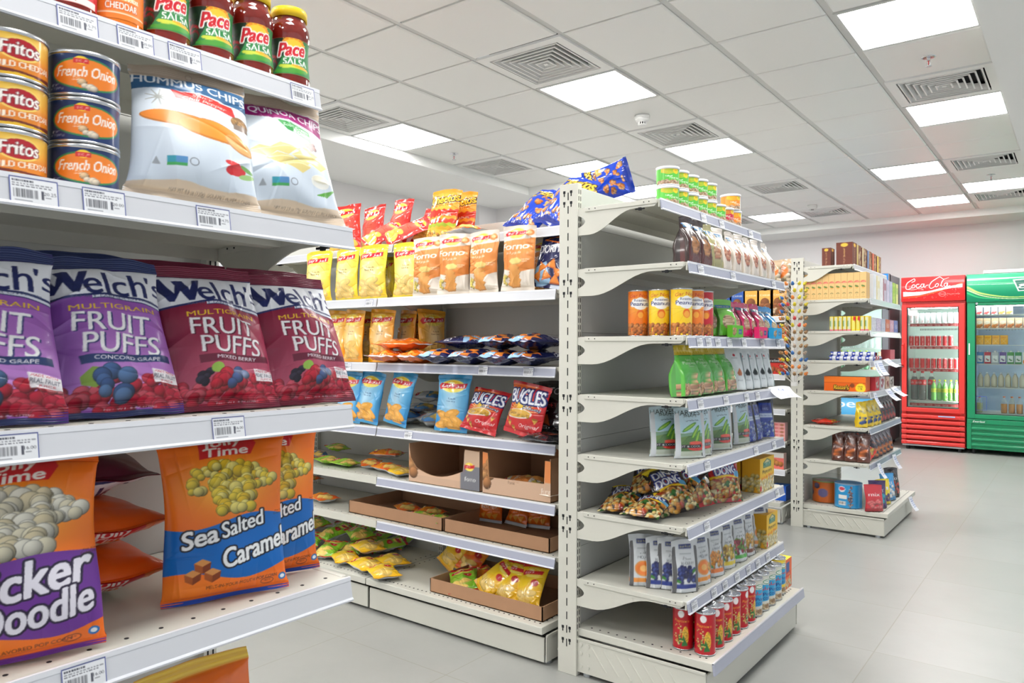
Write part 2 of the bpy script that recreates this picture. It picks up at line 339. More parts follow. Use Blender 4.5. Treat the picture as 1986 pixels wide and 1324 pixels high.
def gondola(name, loc, rz, width, shelves, base, bays=1, label='', cat='shelving', height=1.81, base_d=.515, board_holes=True, rails='rail', post_both=True, group=None, hang=None, deck_z=None):
    """local x along the shelf, local +y out to the shopper. shelves: (z, depth, rail kind, [label positions])"""
    T = empty(name, loc, rz, label, cat, group)
    bw = width/bays
    for k in range(bays+1):
        x0 = -.0+k*bw
        xa, xb = (x0-.0, x0+.03) if k == 0 else ((x0-.03, x0) if k == bays else (x0-.015, x0+.015))
        q = MB(); q.box(xa, xb, -.08, 0, .0, height, 'cream', .002)
        side = xb+.0004 if k else xa-.0004
        for sd in ((xb, 1), (xa, -1)):                                       # slots on the flat sides
            x = sd[0]; e = .0006*sd[1]
            zz = .1
            while zz < height-.03:
                q.box(x-e, x+e, -.043, -.039, zz, zz+.028, 'dark'); zz += .05
            for zc in (.12, .165, .53, .575, .975, 1.02, 1.40, 1.445, height-.075, height-.035):
                for yy in (-.058, -.028):
                    q.box(x-e, x+e, yy-.005, yy+.005, zc, zc+.010, 'dark'); q.box(x-e, x+e, yy-.0022, yy+.0022, zc-.011, zc, 'dark')
        for xo in (-.006, .006):                                              # paired slots on the front edge
            zz = .12
            while zz < height-.03:
                xm = (xa+xb)/2+xo; q.box(xm-.0017, xm+.0017, -.0005, .0006, zz, zz+.017, 'dark'); zz += .025
        q.build('upright', T)
    for k in range(bays):
        xa, xb = k*bw+(.03 if k == 0 else .015), (k+1)*bw-(.03 if k == bays-1 else .015)
        q = MB(); z = .1
        hs = [.1, .46, .86, 1.26, 1.66, height-.004]
        for a, b2 in zip(hs, hs[1:]): q.box(xa, xb, -.030, -.022, a, b2-.001, 'panel', .0008)
        q.box(xa, xb, -.036, -.031, .1, height-.006, 'panel'); q.build('back_panel', T)
        # base: deck and kick plate
        dz = deck_z or base
        q = MB(); q.box(xa-.012, xb+.012, -.02, base_d, dz-.028, dz, 'cream', .003)
        x = xa+.02
        while x < xb-.01: q.cyl((x, base_d-.035, dz+.0001), (x, base_d-.035, dz+.0006), .004, 'dark', 8); x += .025
        d = .04
        while d < base_d-.05: q.cyl((xb-.015, d, dz+.0001), (xb-.015, d, dz+.0006), .004, 'dark', 8); q.cyl((xa+.015, d, dz+.0001), (xa+.015, d, dz+.0006), .004, 'dark', 8); d += .035
        q.build('base_deck', T)
        q = MB(); q.box(xa-.008, xb+.008, base_d-.028, base_d-.02, .012, dz-.045, 'cream', .002); q.build('kick_plate', T)
    for k in (0, bays):                                                      # base end plates with pressed ribs
        x = (k*bw+.012) if k == 0 else k*bw-.012; s = -1 if k == 0 else 1
        q = MB(); q.box(x-.002, x+.002, 0, base_d-.02, .015, base-.035, 'cream', .001); q.box(x-.006*(s < 0), x+.006*(s > 0), 0, base_d-.02, base-.04, base-.032, 'cream')
        for j in range(7):
            y0 = .06+j*.05; n = 8
            hh = (base-.09)
            for (ya, za, yb, zb) in ((y0, base-.055, y0+hh*.75, .04),):
                q.cyl((x+s*.002, ya, za), (x+s*.002, yb, zb), .0035, 'cream', 8)
        for yy in (.015, .045):
            for zz in (.04, base/2, base-.055): q.cyl((x, yy, zz), (x+s*.005, yy, zz), .007, 'cream', 12)
        q.cyl((x-s*.02, .03, 0), (x-s*.02, .03, .02), .016, 'steel', 14); q.cyl((x-s*.02, base_d-.06, 0), (x-s*.02, base_d-.06, .02), .016, 'steel', 14)
        q.build('base_end', T)
    for (z, dep, rk, labs) in shelves:
        for k in range(bays):
            rkk = rk[k] if isinstance(rk, (list, tuple)) else rk
            xa, xb = k*bw+.004, (k+1)*bw-.004
            q = MB()
            q.box(xa+.004, xb-.004, .004, dep-.006, z-.004, z, 'cream'); q.box(xa+.004, xb-.004, dep-.008, dep-.001, z-.028, z, 'cream', .0015)
            q.box(xa+.004, xb-.004, .004, .008, z-.03, z, 'cream'); q.box(xa+.008, xb-.008, dep*.45, dep*.45+.04, z-.018, z-.004, 'cream')
            if board_holes:
                x = xa+.03
                while x < xb-.02: q.cyl((x, dep-.028, z+.0001), (x, dep-.028, z+.0005), .0035, 'dark', 8); x += .05
            S = q.build('shelf', T)
            for xe in (xa+.002, xb-.002):
                br = bracket_mb(dep-.008); o = br.build('bracket', S, (xe, 0, z))
            q = MB(); lift = .002
            if rkk == 'rail' or rkk == 'railc':
                body = rkk
                poly = [(dep, z+lift), (dep+.0035, z+lift), (dep+.004, z-.006), (dep+.010, z-.034), (dep+.013, z-.036), (dep+.012, z-.040), (dep+.006, z-.039), (dep, z-.012)]
                q.prism([(dep, z+lift), (dep+.005, z+lift), (dep+.0055, z-.005), (dep, z-.005)], 'x', xa, xb, 'railw')
                q.prism([(dep+.0005, z-.005), (dep+.005, z-.005), (dep+.0105, z-.034), (dep+.0055, z-.034)], 'x', xa, xb, body)
                q.prism([(dep+.0055, z-.034), (dep+.0115, z-.0335), (dep+.0135, z-.0365), (dep+.0125, z-.0395), (dep+.0055, z-.038)], 'x', xa, xb, 'railw')
                q.build('price_rail', S)
            else:
                q.box(xa, xb, dep-.001, dep+.003, z-.034, z+.001, 'cream', .001); q.build('front_lip', S)
            if k == bays-1 or True:
                for (lx, lw, kind) in labs:
                    if not (k*bw <= lx < (k+1)*bw): continue
                    PENDING_LABELS.append((S, lx, lw, z, dep, kind))
    return T
PENDING_LABELS = []
# ------------------------------------------------------------------ printed artwork
_tc = bpy.data.curves.new('lettering', 'FONT'); _to = bpy.data.objects.new('lettering', _tc); COL.objects.link(_to)
_tcache = {}
def glyphs(s, bold=0., sp=1.):
    k = (s, bold, sp)
    if k not in _tcache:
        _tc.body = s; _tc.offset = bold; _tc.resolution_u = 4; _tc.space_character = sp
        bpy.context.view_layer.update()
        dg = bpy.context.evaluated_depsgraph_get(); me = _to.evaluated_get(dg).to_mesh()
        me.calc_loop_triangles(); n = len(me.vertices); co = np.zeros(n*3); me.vertices.foreach_get('co', co)
        tr = np.zeros(len(me.loop_triangles)*3, int); me.loop_triangles.foreach_get('vertices', tr)
        _tcache[k] = (co.reshape(-1, 3)[:, :2].copy(), tr.reshape(-1, 3).copy()); _to.evaluated_get(dg).to_mesh_clear()
    return _tcache[k]
def c3(c): return np.array(c, float)
class Cv:
    """a sheet of printed artwork, coordinates 0..1, y downwards; a is width/height"""
    def __init__(s, H, a, bg):
        s.H = int(H*2); s.W = int(H*2*a); s.A = np.empty((s.H, s.W, 3)); s.A[:] = bg; s.a = a
        yy, xx = np.mgrid[0:s.H, 0:s.W]; s.X = (xx+.5)/s.W; s.Y = (yy+.5)/s.H
    def put(s, m, c, al=1.):
        if callable(c): c = c(s)
        if isinstance(c, np.ndarray) and c.ndim == 3: c = c[m]
        s.A[m] = s.A[m]*(1-al)+np.asarray(c, float)*al; return s
    def rect(s, x0, y0, x1, y1, c, al=1.): return s.put((s.X >= x0) & (s.X <= x1) & (s.Y >= y0) & (s.Y <= y1), c, al)
    def vgrad(s, y0, y1, c0, c1, m=None):
        t = np.clip((s.Y-y0)/(y1-y0), 0, 1)[..., None]; G = c3(c0)*(1-t)+c3(c1)*t
        m = ((s.Y >= y0) & (s.Y <= y1)) if m is None else m
        s.A[m] = G[m]; return s
    def ellm(s, cx, cy, rx, ry, rot=0):
        dx = (s.X-cx)*s.a; dy = s.Y-cy; r = math.radians(rot); u = dx*math.cos(r)+dy*math.sin(r); v = -dx*math.sin(r)+dy*math.cos(r)
        return (u/(rx*s.a))**2+(v/ry)**2 <= 1
    def ell(s, cx, cy, rx, ry, c, rot=0, al=1.): return s.put(s.ellm(cx, cy, rx, ry, rot), c, al)
    def glow(s, cx, cy, rx, ry, c, al=.8):
        d = ((s.X-cx)/rx)**2+((s.Y-cy)/ry)**2; a = (np.exp(-d*2)*al)[..., None]; s.A[:] = s.A*(1-a)+c3(c)*a; return s
    def polym(s, pts):
        n = len(pts); ins = np.zeros(s.X.shape, bool)
        xs = [p[0] for p in pts]; ys = [p[1] for p in pts]
        i0, i1 = max(0, int(min(ys)*s.H)-1), min(s.H, int(max(ys)*s.H)+2); X = s.X[i0:i1]; Y = s.Y[i0:i1]; I = ins[i0:i1]
        for i in range(n):
            x0, y0 = pts[i]; x1, y1 = pts[(i+1) % n]
            if y0 == y1: continue
            I ^= ((Y > min(y0, y1)) & (Y <= max(y0, y1)) & (X < (Y-y0)/(y1-y0)*(x1-x0)+x0))
        return ins
    def poly(s, pts, c, al=1.): return s.put(s.polym(pts), c, al)
    def wave(s, y, amp, ph, c, fr=1., slope=0, y2=None, amp2=None, ph2=None):
        """fill below a wavy line (to y2 if given)"""
        f = y+slope*(s.X-.5)+amp*np.sin(2*math.pi*(s.X*fr+ph)); m = s.Y > f
        if y2 is not None: m &= s.Y < y2+slope*(s.X-.5)+(amp if amp2 is None else amp2)*np.sin(2*math.pi*(s.X*fr+(ph if ph2 is None else ph2)))
        return s.put(m, c)
    def brush(s, pts, w, c, w1=None, al=1.):
        """stroke through points (Catmull-Rom), width relative to canvas height"""
        P = [np.array(p, float) for p in pts]; P = [2*P[0]-P[1]]+P+[2*P[-1]-P[-2]]; m = np.zeros(s.X.shape, bool); w1 = w if w1 is None else w1
        n = len(P)-3
        for i in range(n):
            a, b, c_, d = P[i:i+4]; L = np.hypot((c_-b)[0]*s.a, (c_-b)[1]); k = max(2, int(L*s.H/1.5))
            for j in range(k+1):
                t = j/k; q = .5*((2*b)+(-a+c_)*t+(2*a-5*b+4*c_-d)*t*t+(-a+3*b-3*c_+d)*t**3)
                r = (w+(w1-w)*(i+t)/n)/2
                x0, x1 = int((q[0]-r/s.a)*s.W)-1, int((q[0]+r/s.a)*s.W)+2; y0, y1 = int((q[1]-r)*s.H)-1, int((q[1]+r)*s.H)+2
                x0, y0 = max(0, x0), max(0, y0)
                if x1 <= x0 or y1 <= y0: continue
                m[y0:y1, x0:x1] |= (((s.X[y0:y1, x0:x1]-q[0])*s.a)**2+(s.Y[y0:y1, x0:x1]-q[1])**2) <= r*r
        return s.put(m, c, al)
    def tmask(s, st, cx, cy, h, w=None, rot=0, shear=0., bold=0., arc=0., sp=1., taper=0., bulge=0.):
        co, tr = glyphs(st, 0., sp); m = np.zeros((s.H, s.W), bool)
        if len(co) == 0: return m
        x = co[:, 0]+shear*co[:, 1]; y = co[:, 1].copy(); x -= (x.min()+x.max())/2; y -= (y.min()+y.max())/2
        hh = max(1e-6, y.max()-y.min()); ww = max(1e-6, x.max()-x.min())
        u = x/ww; v = y/hh                       # -.5 .. .5
        W = (w*s.W) if w else ww/hh*h*s.H
        v = v*(1+taper*u)*(1+bulge*(1-4*u*u)); px = u*W; py = -v*h*s.H+arc*s.H*4*u*u
        r = math.radians(rot); X = cx*s.W+px*math.cos(r)-py*math.sin(r); Y = cy*s.H+px*math.sin(r)+py*math.cos(r)
        for a, b, c in tr:
            xa, ya, xb, yb, xc, yc = X[a], Y[a], X[b], Y[b], X[c], Y[c]
            i0, i1 = max(0, int(min(xa, xb, xc))), min(s.W, int(max(xa, xb, xc))+2); j0, j1 = max(0, int(min(ya, yb, yc))), min(s.H, int(max(ya, yb, yc))+2)
            if i1 <= i0 or j1 <= j0: continue
            D = (xb-xa)*(yc-ya)-(xc-xa)*(yb-ya)
            if abs(D) < 1e-9: continue
            gx = np.arange(i0, i1)[None, :]+.5; gy = np.arange(j0, j1)[:, None]+.5
            l1 = ((xb-gx)*(yc-gy)-(xc-gx)*(yb-gy))/D; l2 = ((xc-gx)*(ya-gy)-(xa-gx)*(yc-gy))/D
            m[j0:j1, i0:i1] |= (l1 >= -1e-3) & (l2 >= -1e-3) & (l1+l2 <= 1.001)
        return s.grow(m, bold*h*.8) if bold*h*.8*s.H > .7 else m
    def grow(s, m, r):
        R = max(1, int(round(r*s.H))); o = m.copy()
        cur = m
        for dy in range(-R, R+1):
            k = int((R*R-dy*dy)**.5); t = np.roll(m, dy, 0)
            if k: 
                c = np.cumsum(np.pad(t, ((0,0),(k+1,k))).astype(np.int32), 1); t = (c[:, 2*k+1:]-c[:, :-2*k-1]) > 0
                o |= t
        return o
    def text(s, st, cx, cy, h, w=None, c=(255,255,255), out=None, ow=.006, sh=None, sd=(.006,.006), **k):
        m = s.tmask(st, cx, cy, h, w, **k)
        if sh is not None: s.put(np.roll(s.grow(m, ow) if out is not None else m, (int(sd[1]*s.H), int(sd[0]*s.H)), (0, 1)), sh)
        if out is not None: s.put(s.grow(m, ow), out)
        return s.put(m, c)
    def lumps(s, n, x0, y0, x1, y1, r, cols, seed=0, asp=1., hi=45, mask=None):
        """a printed picture of a heap of small food: overlapping shaded ovals"""
        rg = random.Random(seed)
        its = sorted([(rg.uniform(y0, y1), rg.uniform(x0, x1)) for _ in range(n)])
        for (cy, cx) in its:
            rr = r*rg.uniform(.75, 1.2); c = c3(rg.choice(cols)); ro = rg.uniform(0, 180); rx = rr/s.a*asp; ry = rr
            a0, a1 = max(0, int((cx-rx*1.3)*s.W)), min(s.W, int((cx+rx*1.3)*s.W)+1); b0, b1 = max(0, int((cy-rx*s.a*1.3-ry*.3)*s.H)), min(s.H, int((cy+rx*s.a*1.3+ry*.3)*s.H)+1)
            if a1 <= a0 or b1 <= b0: continue
            X = (s.X[b0:b1, a0:a1]-cx)*s.a; Y = s.Y[b0:b1, a0:a1]-cy; t = math.radians(ro)
            u = (X*math.cos(t)+Y*math.sin(t))/(rx*s.a); v = (-X*math.sin(t)+Y*math.cos(t))/ry; d = u*u+v*v
            mm = d <= 1
            if mask is not None: mm &= mask[b0:b1, a0:a1]
            L = ((-X*.5-Y*.8)/rr*.5+.5-d*.25)[..., None]; col = np.clip(c*(.55+.6*L)+hi*np.clip(L-.75, 0, 1)*4, 0, 255)
            edge = (d > .82)[..., None]; col = np.where(edge, col*.72, col)
            s.A[b0:b1, a0:a1][mm] = col[mm]
        return s
    def noise(s, amt, sc=6, seed=0):
        rg = np.random.RandomState(seed); f = np.zeros((s.H, s.W))
        for k in range(8):
            a, b, p = rg.normal(0, sc, 2).tolist()+[rg.uniform(0, 6.28)]; f += np.sin(2*math.pi*(s.X*a*s.a+s.Y*b)+p)
        s.A[:] = np.clip(s.A*(1+amt*f[..., None]/8), 0, 255); return s
    def done(s):
        A = s.A.reshape(s.H//2, 2, s.W//2, 2, 3) if s.W % 2 == 0 and s.H % 2 == 0 else s.A[:s.H//2*2, :s.W//2*2].reshape(s.H//2, 2, s.W//2, 2, 3)
        return lin(np.clip(A.mean((1, 3)), 0, 255))
def sample(img, u, v):
    """bilinear; v downwards"""
    h, w_ = img.shape[:2]; x = np.clip(u, 0, 1)*(w_-1); y = np.clip(v, 0, 1)*(h-1)
    x0 = np.floor(x).astype(int); y0 = np.floor(y).astype(int); x1 = np.minimum(x0+1, w_-1); y1 = np.minimum(y0+1, h-1); fx = (x-x0)[..., None]; fy = (y-y0)[..., None]
    return (img[y0, x0]*(1-fx)+img[y0, x1]*fx)*(1-fy)+(img[y1, x0]*(1-fx)+img[y1, x1]*fx)*fy

def patches_mesh(name, pats, mt, smooth=True):
    """pats: list of (P (n,m,3), C (n,m,3) linear). One mesh of quad grids with the colour attribute 'ink'"""
    V = []; Fc = []; Cc = []; b = 0
    for P, C in pats:
        n, m_ = P.shape[:2]; V.append(P.reshape(-1, 3)); C = np.broadcast_to(C, P.shape); Cc.append(C.reshape(-1, 3))
        i = np.arange(n*m_).reshape(n, m_)+b; Fc.append(np.stack([i[:-1, :-1], i[:-1, 1:], i[1:, 1:], i[1:, :-1]], -1).reshape(-1, 4)); b += n*m_
    V = np.concatenate(V); Fc = np.concatenate(Fc); Cc = np.concatenate(Cc)
    me = bpy.data.meshes.new(name); me.vertices.add(len(V)); me.vertices.foreach_set('co', V.astype(np.float32).ravel())
    me.loops.add(Fc.size); me.loops.foreach_set('vertex_index', Fc.ravel().astype(np.int32))
    me.polygons.add(len(Fc)); me.polygons.foreach_set('loop_start', np.arange(0, Fc.size, 4, dtype=np.int32))
    me.polygons.foreach_set('use_smooth', np.full(len(Fc), smooth)); me.update(calc_edges=True)
    at = me.color_attributes.new('ink', 'FLOAT_COLOR', 'POINT'); at.data.foreach_set('color', np.concatenate([Cc, np.ones((len(Cc), 1))], 1).astype(np.float32).ravel())
    me.materials.append(M[mt] if isinstance(mt, str) else mt); return me

def creases(seed, X, Z, w_, h, n, sealed=True):
    rg = random.Random(seed); f = np.zeros(X.shape)
    for k in range(n):
        if sealed and k < n*.6:
            top = k % 2; x0 = rg.uniform(-.48, .48)*w_; z0 = h if top else 0; sl = -x0/w_*rg.uniform(-.4, 1.2)+rg.uniform(-.25, .25); L = h*rg.uniform(.08, .3); wd = w_*rg.uniform(.01, .03)
            dz = (z0-Z) if top else (Z-z0); dp = X-x0-sl*dz; f += rg.choice((-1, 1, 1))*rg.uniform(.4, 1.2)*np.exp(-np.abs(dp)/wd)*np.exp(-(dz/L)**2)
        else:
            side = rg.random() < .6; x0 = (rg.choice((-1, 1))*rg.uniform(.3, .5) if side else rg.uniform(-.35, .35))*w_; z0 = rg.uniform(.08, .92)*h; a = rg.uniform(-.7, .7)+(math.pi/2 if not side and rg.random() < .5 else 0)
            u = (X-x0)*math.cos(a)+(Z-z0)*math.sin(a); v = -(X-x0)*math.sin(a)+(Z-z0)*math.cos(a); L = w_*rg.uniform(.1, .28); wd = w_*rg.uniform(.01, .035)
            f += rg.choice((-1, 1))*rg.uniform(.35, 1.)*np.exp(-np.abs(v)/wd)*np.exp(-(u/L)**2)
    for k in range(5):
        a, b2, p = rg.gauss(0, 1.6), rg.gauss(0, 1.6), rg.uniform(0, 6.28); f += .35*np.sin(2*math.pi*(X/w_*a+Z/h*b2)+p)
    return f
def bag(name, w_, h, d, front, back, seed=1, nu=60, nv=80, kind='pillow', seal=.028, wr=.003, ncr=26, mt='foil', nar=.08, bend=0., crimp=.0007, split=False, side=None, flare=0., taper=0.):
    """a film bag standing on z=0, front to -y. kind: pillow | pouch (stand-up) | gusset (block bottom, pinched top)"""
    rgs = random.Random(seed*3+5); T = np.linspace(0, 1, nv); ph = np.linspace(0, math.pi, nu)
    sf = seal/h
    if kind == 'pillow':
        tb = np.clip((T-sf)/(1-2*sf), 0, 1); g = np.sin(math.pi*tb**.88)**.5; p = np.full(nv, 1.35); Wd = w_/2*(1-nar*g); Td = d/2*g+.0008
    elif kind == 'pouch':
        tb = np.clip(T/(1-sf), 0, 1); g = (1-tb**1.5)**.75*(1-.25*np.exp(-T/.03)); p = np.full(nv, 1.7); Wd = w_/2*(1-nar*(1-np.abs(2*T-1)**3)*.6-.0*T); Td = d/2*g+.0008
    else:
        tb = np.clip((T-.42)/(.95-sf-.42), 0, 1); g = (1-tb**1.25)**1.0; p = 1.5+5.*np.clip(1-tb*1.5, 0, 1); Wd = w_/2*(1-nar*.6*np.exp(-((T-.5)/.25)**2)+flare*np.clip((T-.85)/.15, 0, 1)); Td = d/2*g*(1-.12*np.exp(-T/.04))+.0008
    sway = rgs.uniform(-.02, .02)*w_*np.sin(math.pi*T+rgs.uniform(0, 1))+rgs.uniform(-.012, .012)*w_*np.sin(2.3*math.pi*T+rgs.uniform(0, 6)); Wd = Wd*(1-taper*(T-.3))*(1+.012*np.sin(9*T+seed)); Z = (T*h)[:, None]+np.zeros((1, nu))
    c, s = np.cos(ph)[None, :], np.sin(ph)[None, :]; e = (2/p)[:, None]
    X = -np.sign(c)*np.abs(c)**e*Wd[:, None]+sway[:, None]; Yp = np.abs(s)**(e if kind != 'pillow' else np.minimum(e, 1.15))*Td[:, None]
    fade = np.clip(g*1.8, 0, 1)[:, None]*np.clip(np.abs(s)*2.2, 0, 1)
    rg = random.Random(seed*7+1)
    def pat(sgn, sd, img):
        f = creases(sd, X, Z, w_, h, ncr)*wr*fade
        Y = sgn*(Yp+f)
        if crimp:
            inseal = ((Z > h-seal) | (Z < seal*(kind == 'pillow')))*1.; Y = Y+inseal*crimp*np.sin(2*math.pi*Z/.0034)
        # gentle ripple of the sealed ends
        for k in range(3):
            a, p1, am = rg0[k]; Y = Y+am*np.sin(2*math.pi*a*X/w_+p1)*(np.clip((Z/h-.9)/.1, 0, 1)+(kind == 'pillow')*np.clip((.1-Z/h)/.1, 0, 1))
        Y = Y+bend*(Z/h)**2
        u = X/w_+.5; v = 1-Z/h
        if isinstance(img, np.ndarray) and img.ndim == 3: C = sample(img, u if sgn < 0 else 1-u, v)
        else: C = np.zeros(X.shape+(3,))+img
        if side is not None:
            sm = (np.abs(s)/(np.abs(c)+1e-6) < .9)*(fade > .3)*(np.clip(1-tb, 0, 1)[:, None] > .02)
            C = np.where(sm[..., None] > 0, side, C)
        dr = rgd[0]*(X/w_*2)**2+rgd[1]*X/w_; Z2 = Z-h*np.clip((Z/h-.80)/.2, 0, 1)*(dr if kind == 'pillow' or True else 0)
        return np.stack([X, Y, Z2], -1), C
    rg0 = [(rg.uniform(.5, 3), rg.uniform(0, 6), rg.uniform(.001, .003)*h/.25) for _ in range(3)]
    rgd = (rg.uniform(.0, .05), rg.uniform(-.05, .05))
    A, CA = pat(-1, seed, front); kb = max(1, nv//40); jb = max(1, nu//30)
    B, CB = pat(1, seed+77, back)
    ii = list(range(0, nv, kb)); ii = ii if ii[-1] == nv-1 else ii+[nv-1]; jj = list(range(0, nu, jb)); jj = jj if jj[-1] == nu-1 else jj+[nu-1]
    pats_f = (A, CA); B2, CB2 = B[np.ix_(ii, jj)][:, ::-1], CB[np.ix_(ii, jj)][:, ::-1]
    if not split:
        pats = [pats_f, (B2, CB2)]
        if kind != 'pillow':
            bot = np.stack([A[0], B[0]], 0); bc = np.stack([CA[0], CB[0]], 0); pats.append((bot, bc))
        return [(name, patches_mesh(name, pats, mt))]
    k0 = int(round(nv*sf))+1; k1 = nv-k0
    out = []
    def cut(P, C, lo, hi): return P[lo:hi], C[lo:hi]
    fb = lambda lo, hi, f: [i for i in ii if f(i)]
    b0 = [i for i in range(0, nv, 1)]
    def seg(nm, lo, hi):
        Bi = sorted(set(list(range(lo, hi, kb))+[hi-1])); BB = B[np.ix_(Bi, jj)][:, ::-1]; CC = CB[np.ix_(Bi, jj)][:, ::-1]
        return (nm, patches_mesh(nm, [(A[lo:hi], CA[lo:hi]), (BB, CC)], mt))
    return [seg('bag_body', k0-1, k1+1), seg('top_seal', k1, nv), seg('bottom_seal', 0, k0)]

def can(name, r, h, img, n=40, nv=24, lid='tinm', mt='tin', top='ring', rim=.0022, u0=0., pull=False, botrim=True):
    """returns parts: printed can body and its lid. The middle of the artwork faces -y"""
    th = np.linspace(0, 2*math.pi, n+1); zz = np.linspace(0.003, h-.004, nv); t = th[None, :]+np.zeros((nv, 1)); Z = zz[:, None]+np.zeros((1, n+1))
    a = t-math.pi/2+math.pi+u0      # artwork u=.5 at -y
    P = np.stack([r*np.cos(t), r*np.sin(t), Z], -1); u = ((t+math.pi/2+math.pi-u0) % (2*math.pi))/(2*math.pi)
    C = sample(img, u, 1-(Z-zz[0])/(zz[-1]-zz[0]))
    body = patches_mesh('can_body', [(P, C)], mt)
    q = MB(); parts = [('can_body', body)]
    if botrim:
        q.lathe([(0, .001), (r-.001, 0), (r+rim*.6, .001), (r+rim*.5, .0035), (r, .004)], 'tinm' if lid != 'whitelid' else lid, n); parts.append(('base_rim', q.mesh('base_rim'))); q = MB()
    if top == 'ring':
        q.lathe([(r, h-.005), (r+rim*.6, h-.004), (r+rim*.6, h), (r-.001, h), (r-.003, h-.004), (r*.55, h-.0035), (0, h-.0035)], lid, n)
        if pull: q.cyl((-r*.1, -r*.5, h-.003), (r*.1, r*.25, h-.0012), r*.16, lid, 12); q.lathe([(r*.8, h-.0036), (r*.77, h-.0022), (r*.74, h-.0036)], lid, n)
    elif top == 'snap':
        q.lathe([(r, h-.010), (r+.0018, h-.0095), (r+.0022, h-.001), (r+.001, h), (r-.003, h), (r-.004, h-.002), (0, h-.002)], lid, n)
    return parts+[('lid', q.mesh('lid'))]
def carton(name, w_, d, h, front, side, top, back=None, res=.004, mt='paper', nf=None):
    """box standing on z=0, front to -y, centred in x and y. Art arrays or linear colours"""
    def G(o, du, dv, img, lu, lv):
        nu = max(2, int(lu/res)+1) if isinstance(img, np.ndarray) and img.ndim == 3 else 2; nv = max(2, int(lv/res)+1) if isinstance(img, np.ndarray) and img.ndim == 3 else 2
        u, v = np.meshgrid(np.linspace(0, 1, nu), np.linspace(0, 1, nv)); o = np.array(o, float); du = np.array(du, float); dv = np.array(dv, float)
        P = o+du*(u*lu)[..., None]+dv*(v*lv)[..., None]
        C = sample(img, u, 1-v) if isinstance(img, np.ndarray) and img.ndim == 3 else np.zeros(P.shape)+img
        return P, C
    x, y = w_/2, d/2; back = side if back is None else back
    pats = [G((-x,-y,0), (1,0,0), (0,0,1), front, w_, h), G((x,-y,0), (0,1,0), (0,0,1), side, d, h), G((-x,y,0), (0,-1,0), (0,0,1), side, d, h), G((x,y,0), (-1,0,0), (0,0,1), back, w_, h),
            G((-x,-y,h), (1,0,0), (0,1,0), top, w_, d), G((-x,y,0), (1,0,0), (0,-1,0), top, w_, d)]
    return [(name, patches_mesh(name, pats, mt, False))]
class Proto:
    def __init__(s, name, parts, cat): s.name, s.parts, s.cat, s.pts = name, parts, cat, {}
    def put(s, loc, label, group=None, rz=0., rot=None, sc=1., lift=True):
        """rz turns about the vertical (front to -y at 0); rot: extra Matrix applied first (tilt)"""
        mw = Matrix.Translation(Vector(loc)) @ Matrix.Rotation(rz, 4, 'Z')
        if rot is not None: mw = mw @ rot
        mw = mw @ (Matrix.Diagonal((*sc, 1)) if isinstance(sc, (tuple, list)) else Matrix.Scale(sc, 4))
        if rot is not None and lift:
            R3 = np.array(mw)[:3, :3]; lo = 1e9
            for p in s.parts:
                if id(p[1]) not in s.pts:
                    n = len(p[1].vertices); co = np.zeros(n*3, np.float32); p[1].vertices.foreach_get('co', co); s.pts[id(p[1])] = co.reshape(-1, 3)
                lo = min(lo, float((s.pts[id(p[1])] @ R3.T[:, 2]).min()))
            mw = Matrix.Translation((0, 0, loc[2]-(lo+mw.translation.z)+.0005)) @ mw
        if len(s.parts) == 1:
            o = bpy.data.objects.new(s.name, s.parts[0][1]); COL.objects.link(o); o.matrix_world = mw; r = o
        else:
            r = bpy.data.objects.new(s.name, None); COL.objects.link(r); r.matrix_world = mw; r.empty_display_size = .02
            for p in s.parts:
                o = bpy.data.objects.new(p[0], p[1]); COL.objects.link(o); o.parent = r
        return tag(r, label, s.cat, group)
def RX(a): return Matrix.Rotation(math.radians(a), 4, 'X')
def RY(a): return Matrix.Rotation(math.radians(a), 4, 'Y')
def RZ(a): return Matrix.Rotation(math.radians(a), 4, 'Z')
def TR(x, y, z): return Matrix.Translation((x, y, z))
HP = math.pi/2

# price labels on the rails
def label_img(price, seed):
    rg = random.Random(seed); c = Cv(80, 1.3, (226,228,232))
    c.rect(0, 0, 1, .05, (60,70,130)); c.rect(0, 0, .03, 1, (90,100,160)); c.rect(.97, 0, 1, 1, (90,100,160)); c.rect(0, .96, 1, 1, (90,100,160))
    x = .06
    while x < .5: wd = rg.uniform(.02, .05); c.rect(x, .1, x+wd, .17, (60,62,75)); x += wd+.012
    for yy, xe in ((.22, .9), (.30, .8)):
        x = .06
        while x < xe: wd = rg.uniform(.03, .09); c.rect(x, yy, x+wd, yy+.035, (120,122,130)); x += wd+.025
    x = .08
    while x < .56: wd = rg.choice((.006, .01, .014)); c.rect(x, .42, x+wd, .72, (50,52,60)); x += wd+.011
    c.text(price, .82, .5, .11, c=(60,62,72)); c.rect(.64, .42, .69, .72, (70,72,85)); c.rect(.72, .62, .84, .65, (120,122,130)); c.rect(.1, .8, .45, .83, (140,142,150))
    return c.done()
_lab = {}
def label_meshes():
    for i, pr in enumerate(PRICES):
        img = label_img(pr, i)
        for wd, hh, slot in ((.052, .034, 'big'), (.03, .033, 'small'), (.055, .036, 'xl')):
            nx, ny = (66, 44) if slot != 'small' else (24, 22)
            u, v = np.meshgrid(np.linspace(0, 1, nx), np.linspace(0, 1, ny)); P = np.stack([(.5-u)*wd, .0062+.0*v+(.0062*(1-v)), (v-1)*hh+.0], -1)
            C = sample(img, u, 1-v); _lab[(i, slot)] = patches_mesh('price_label', [(P[:, ::-1], C[:, ::-1])], 'paper')
label_meshes()
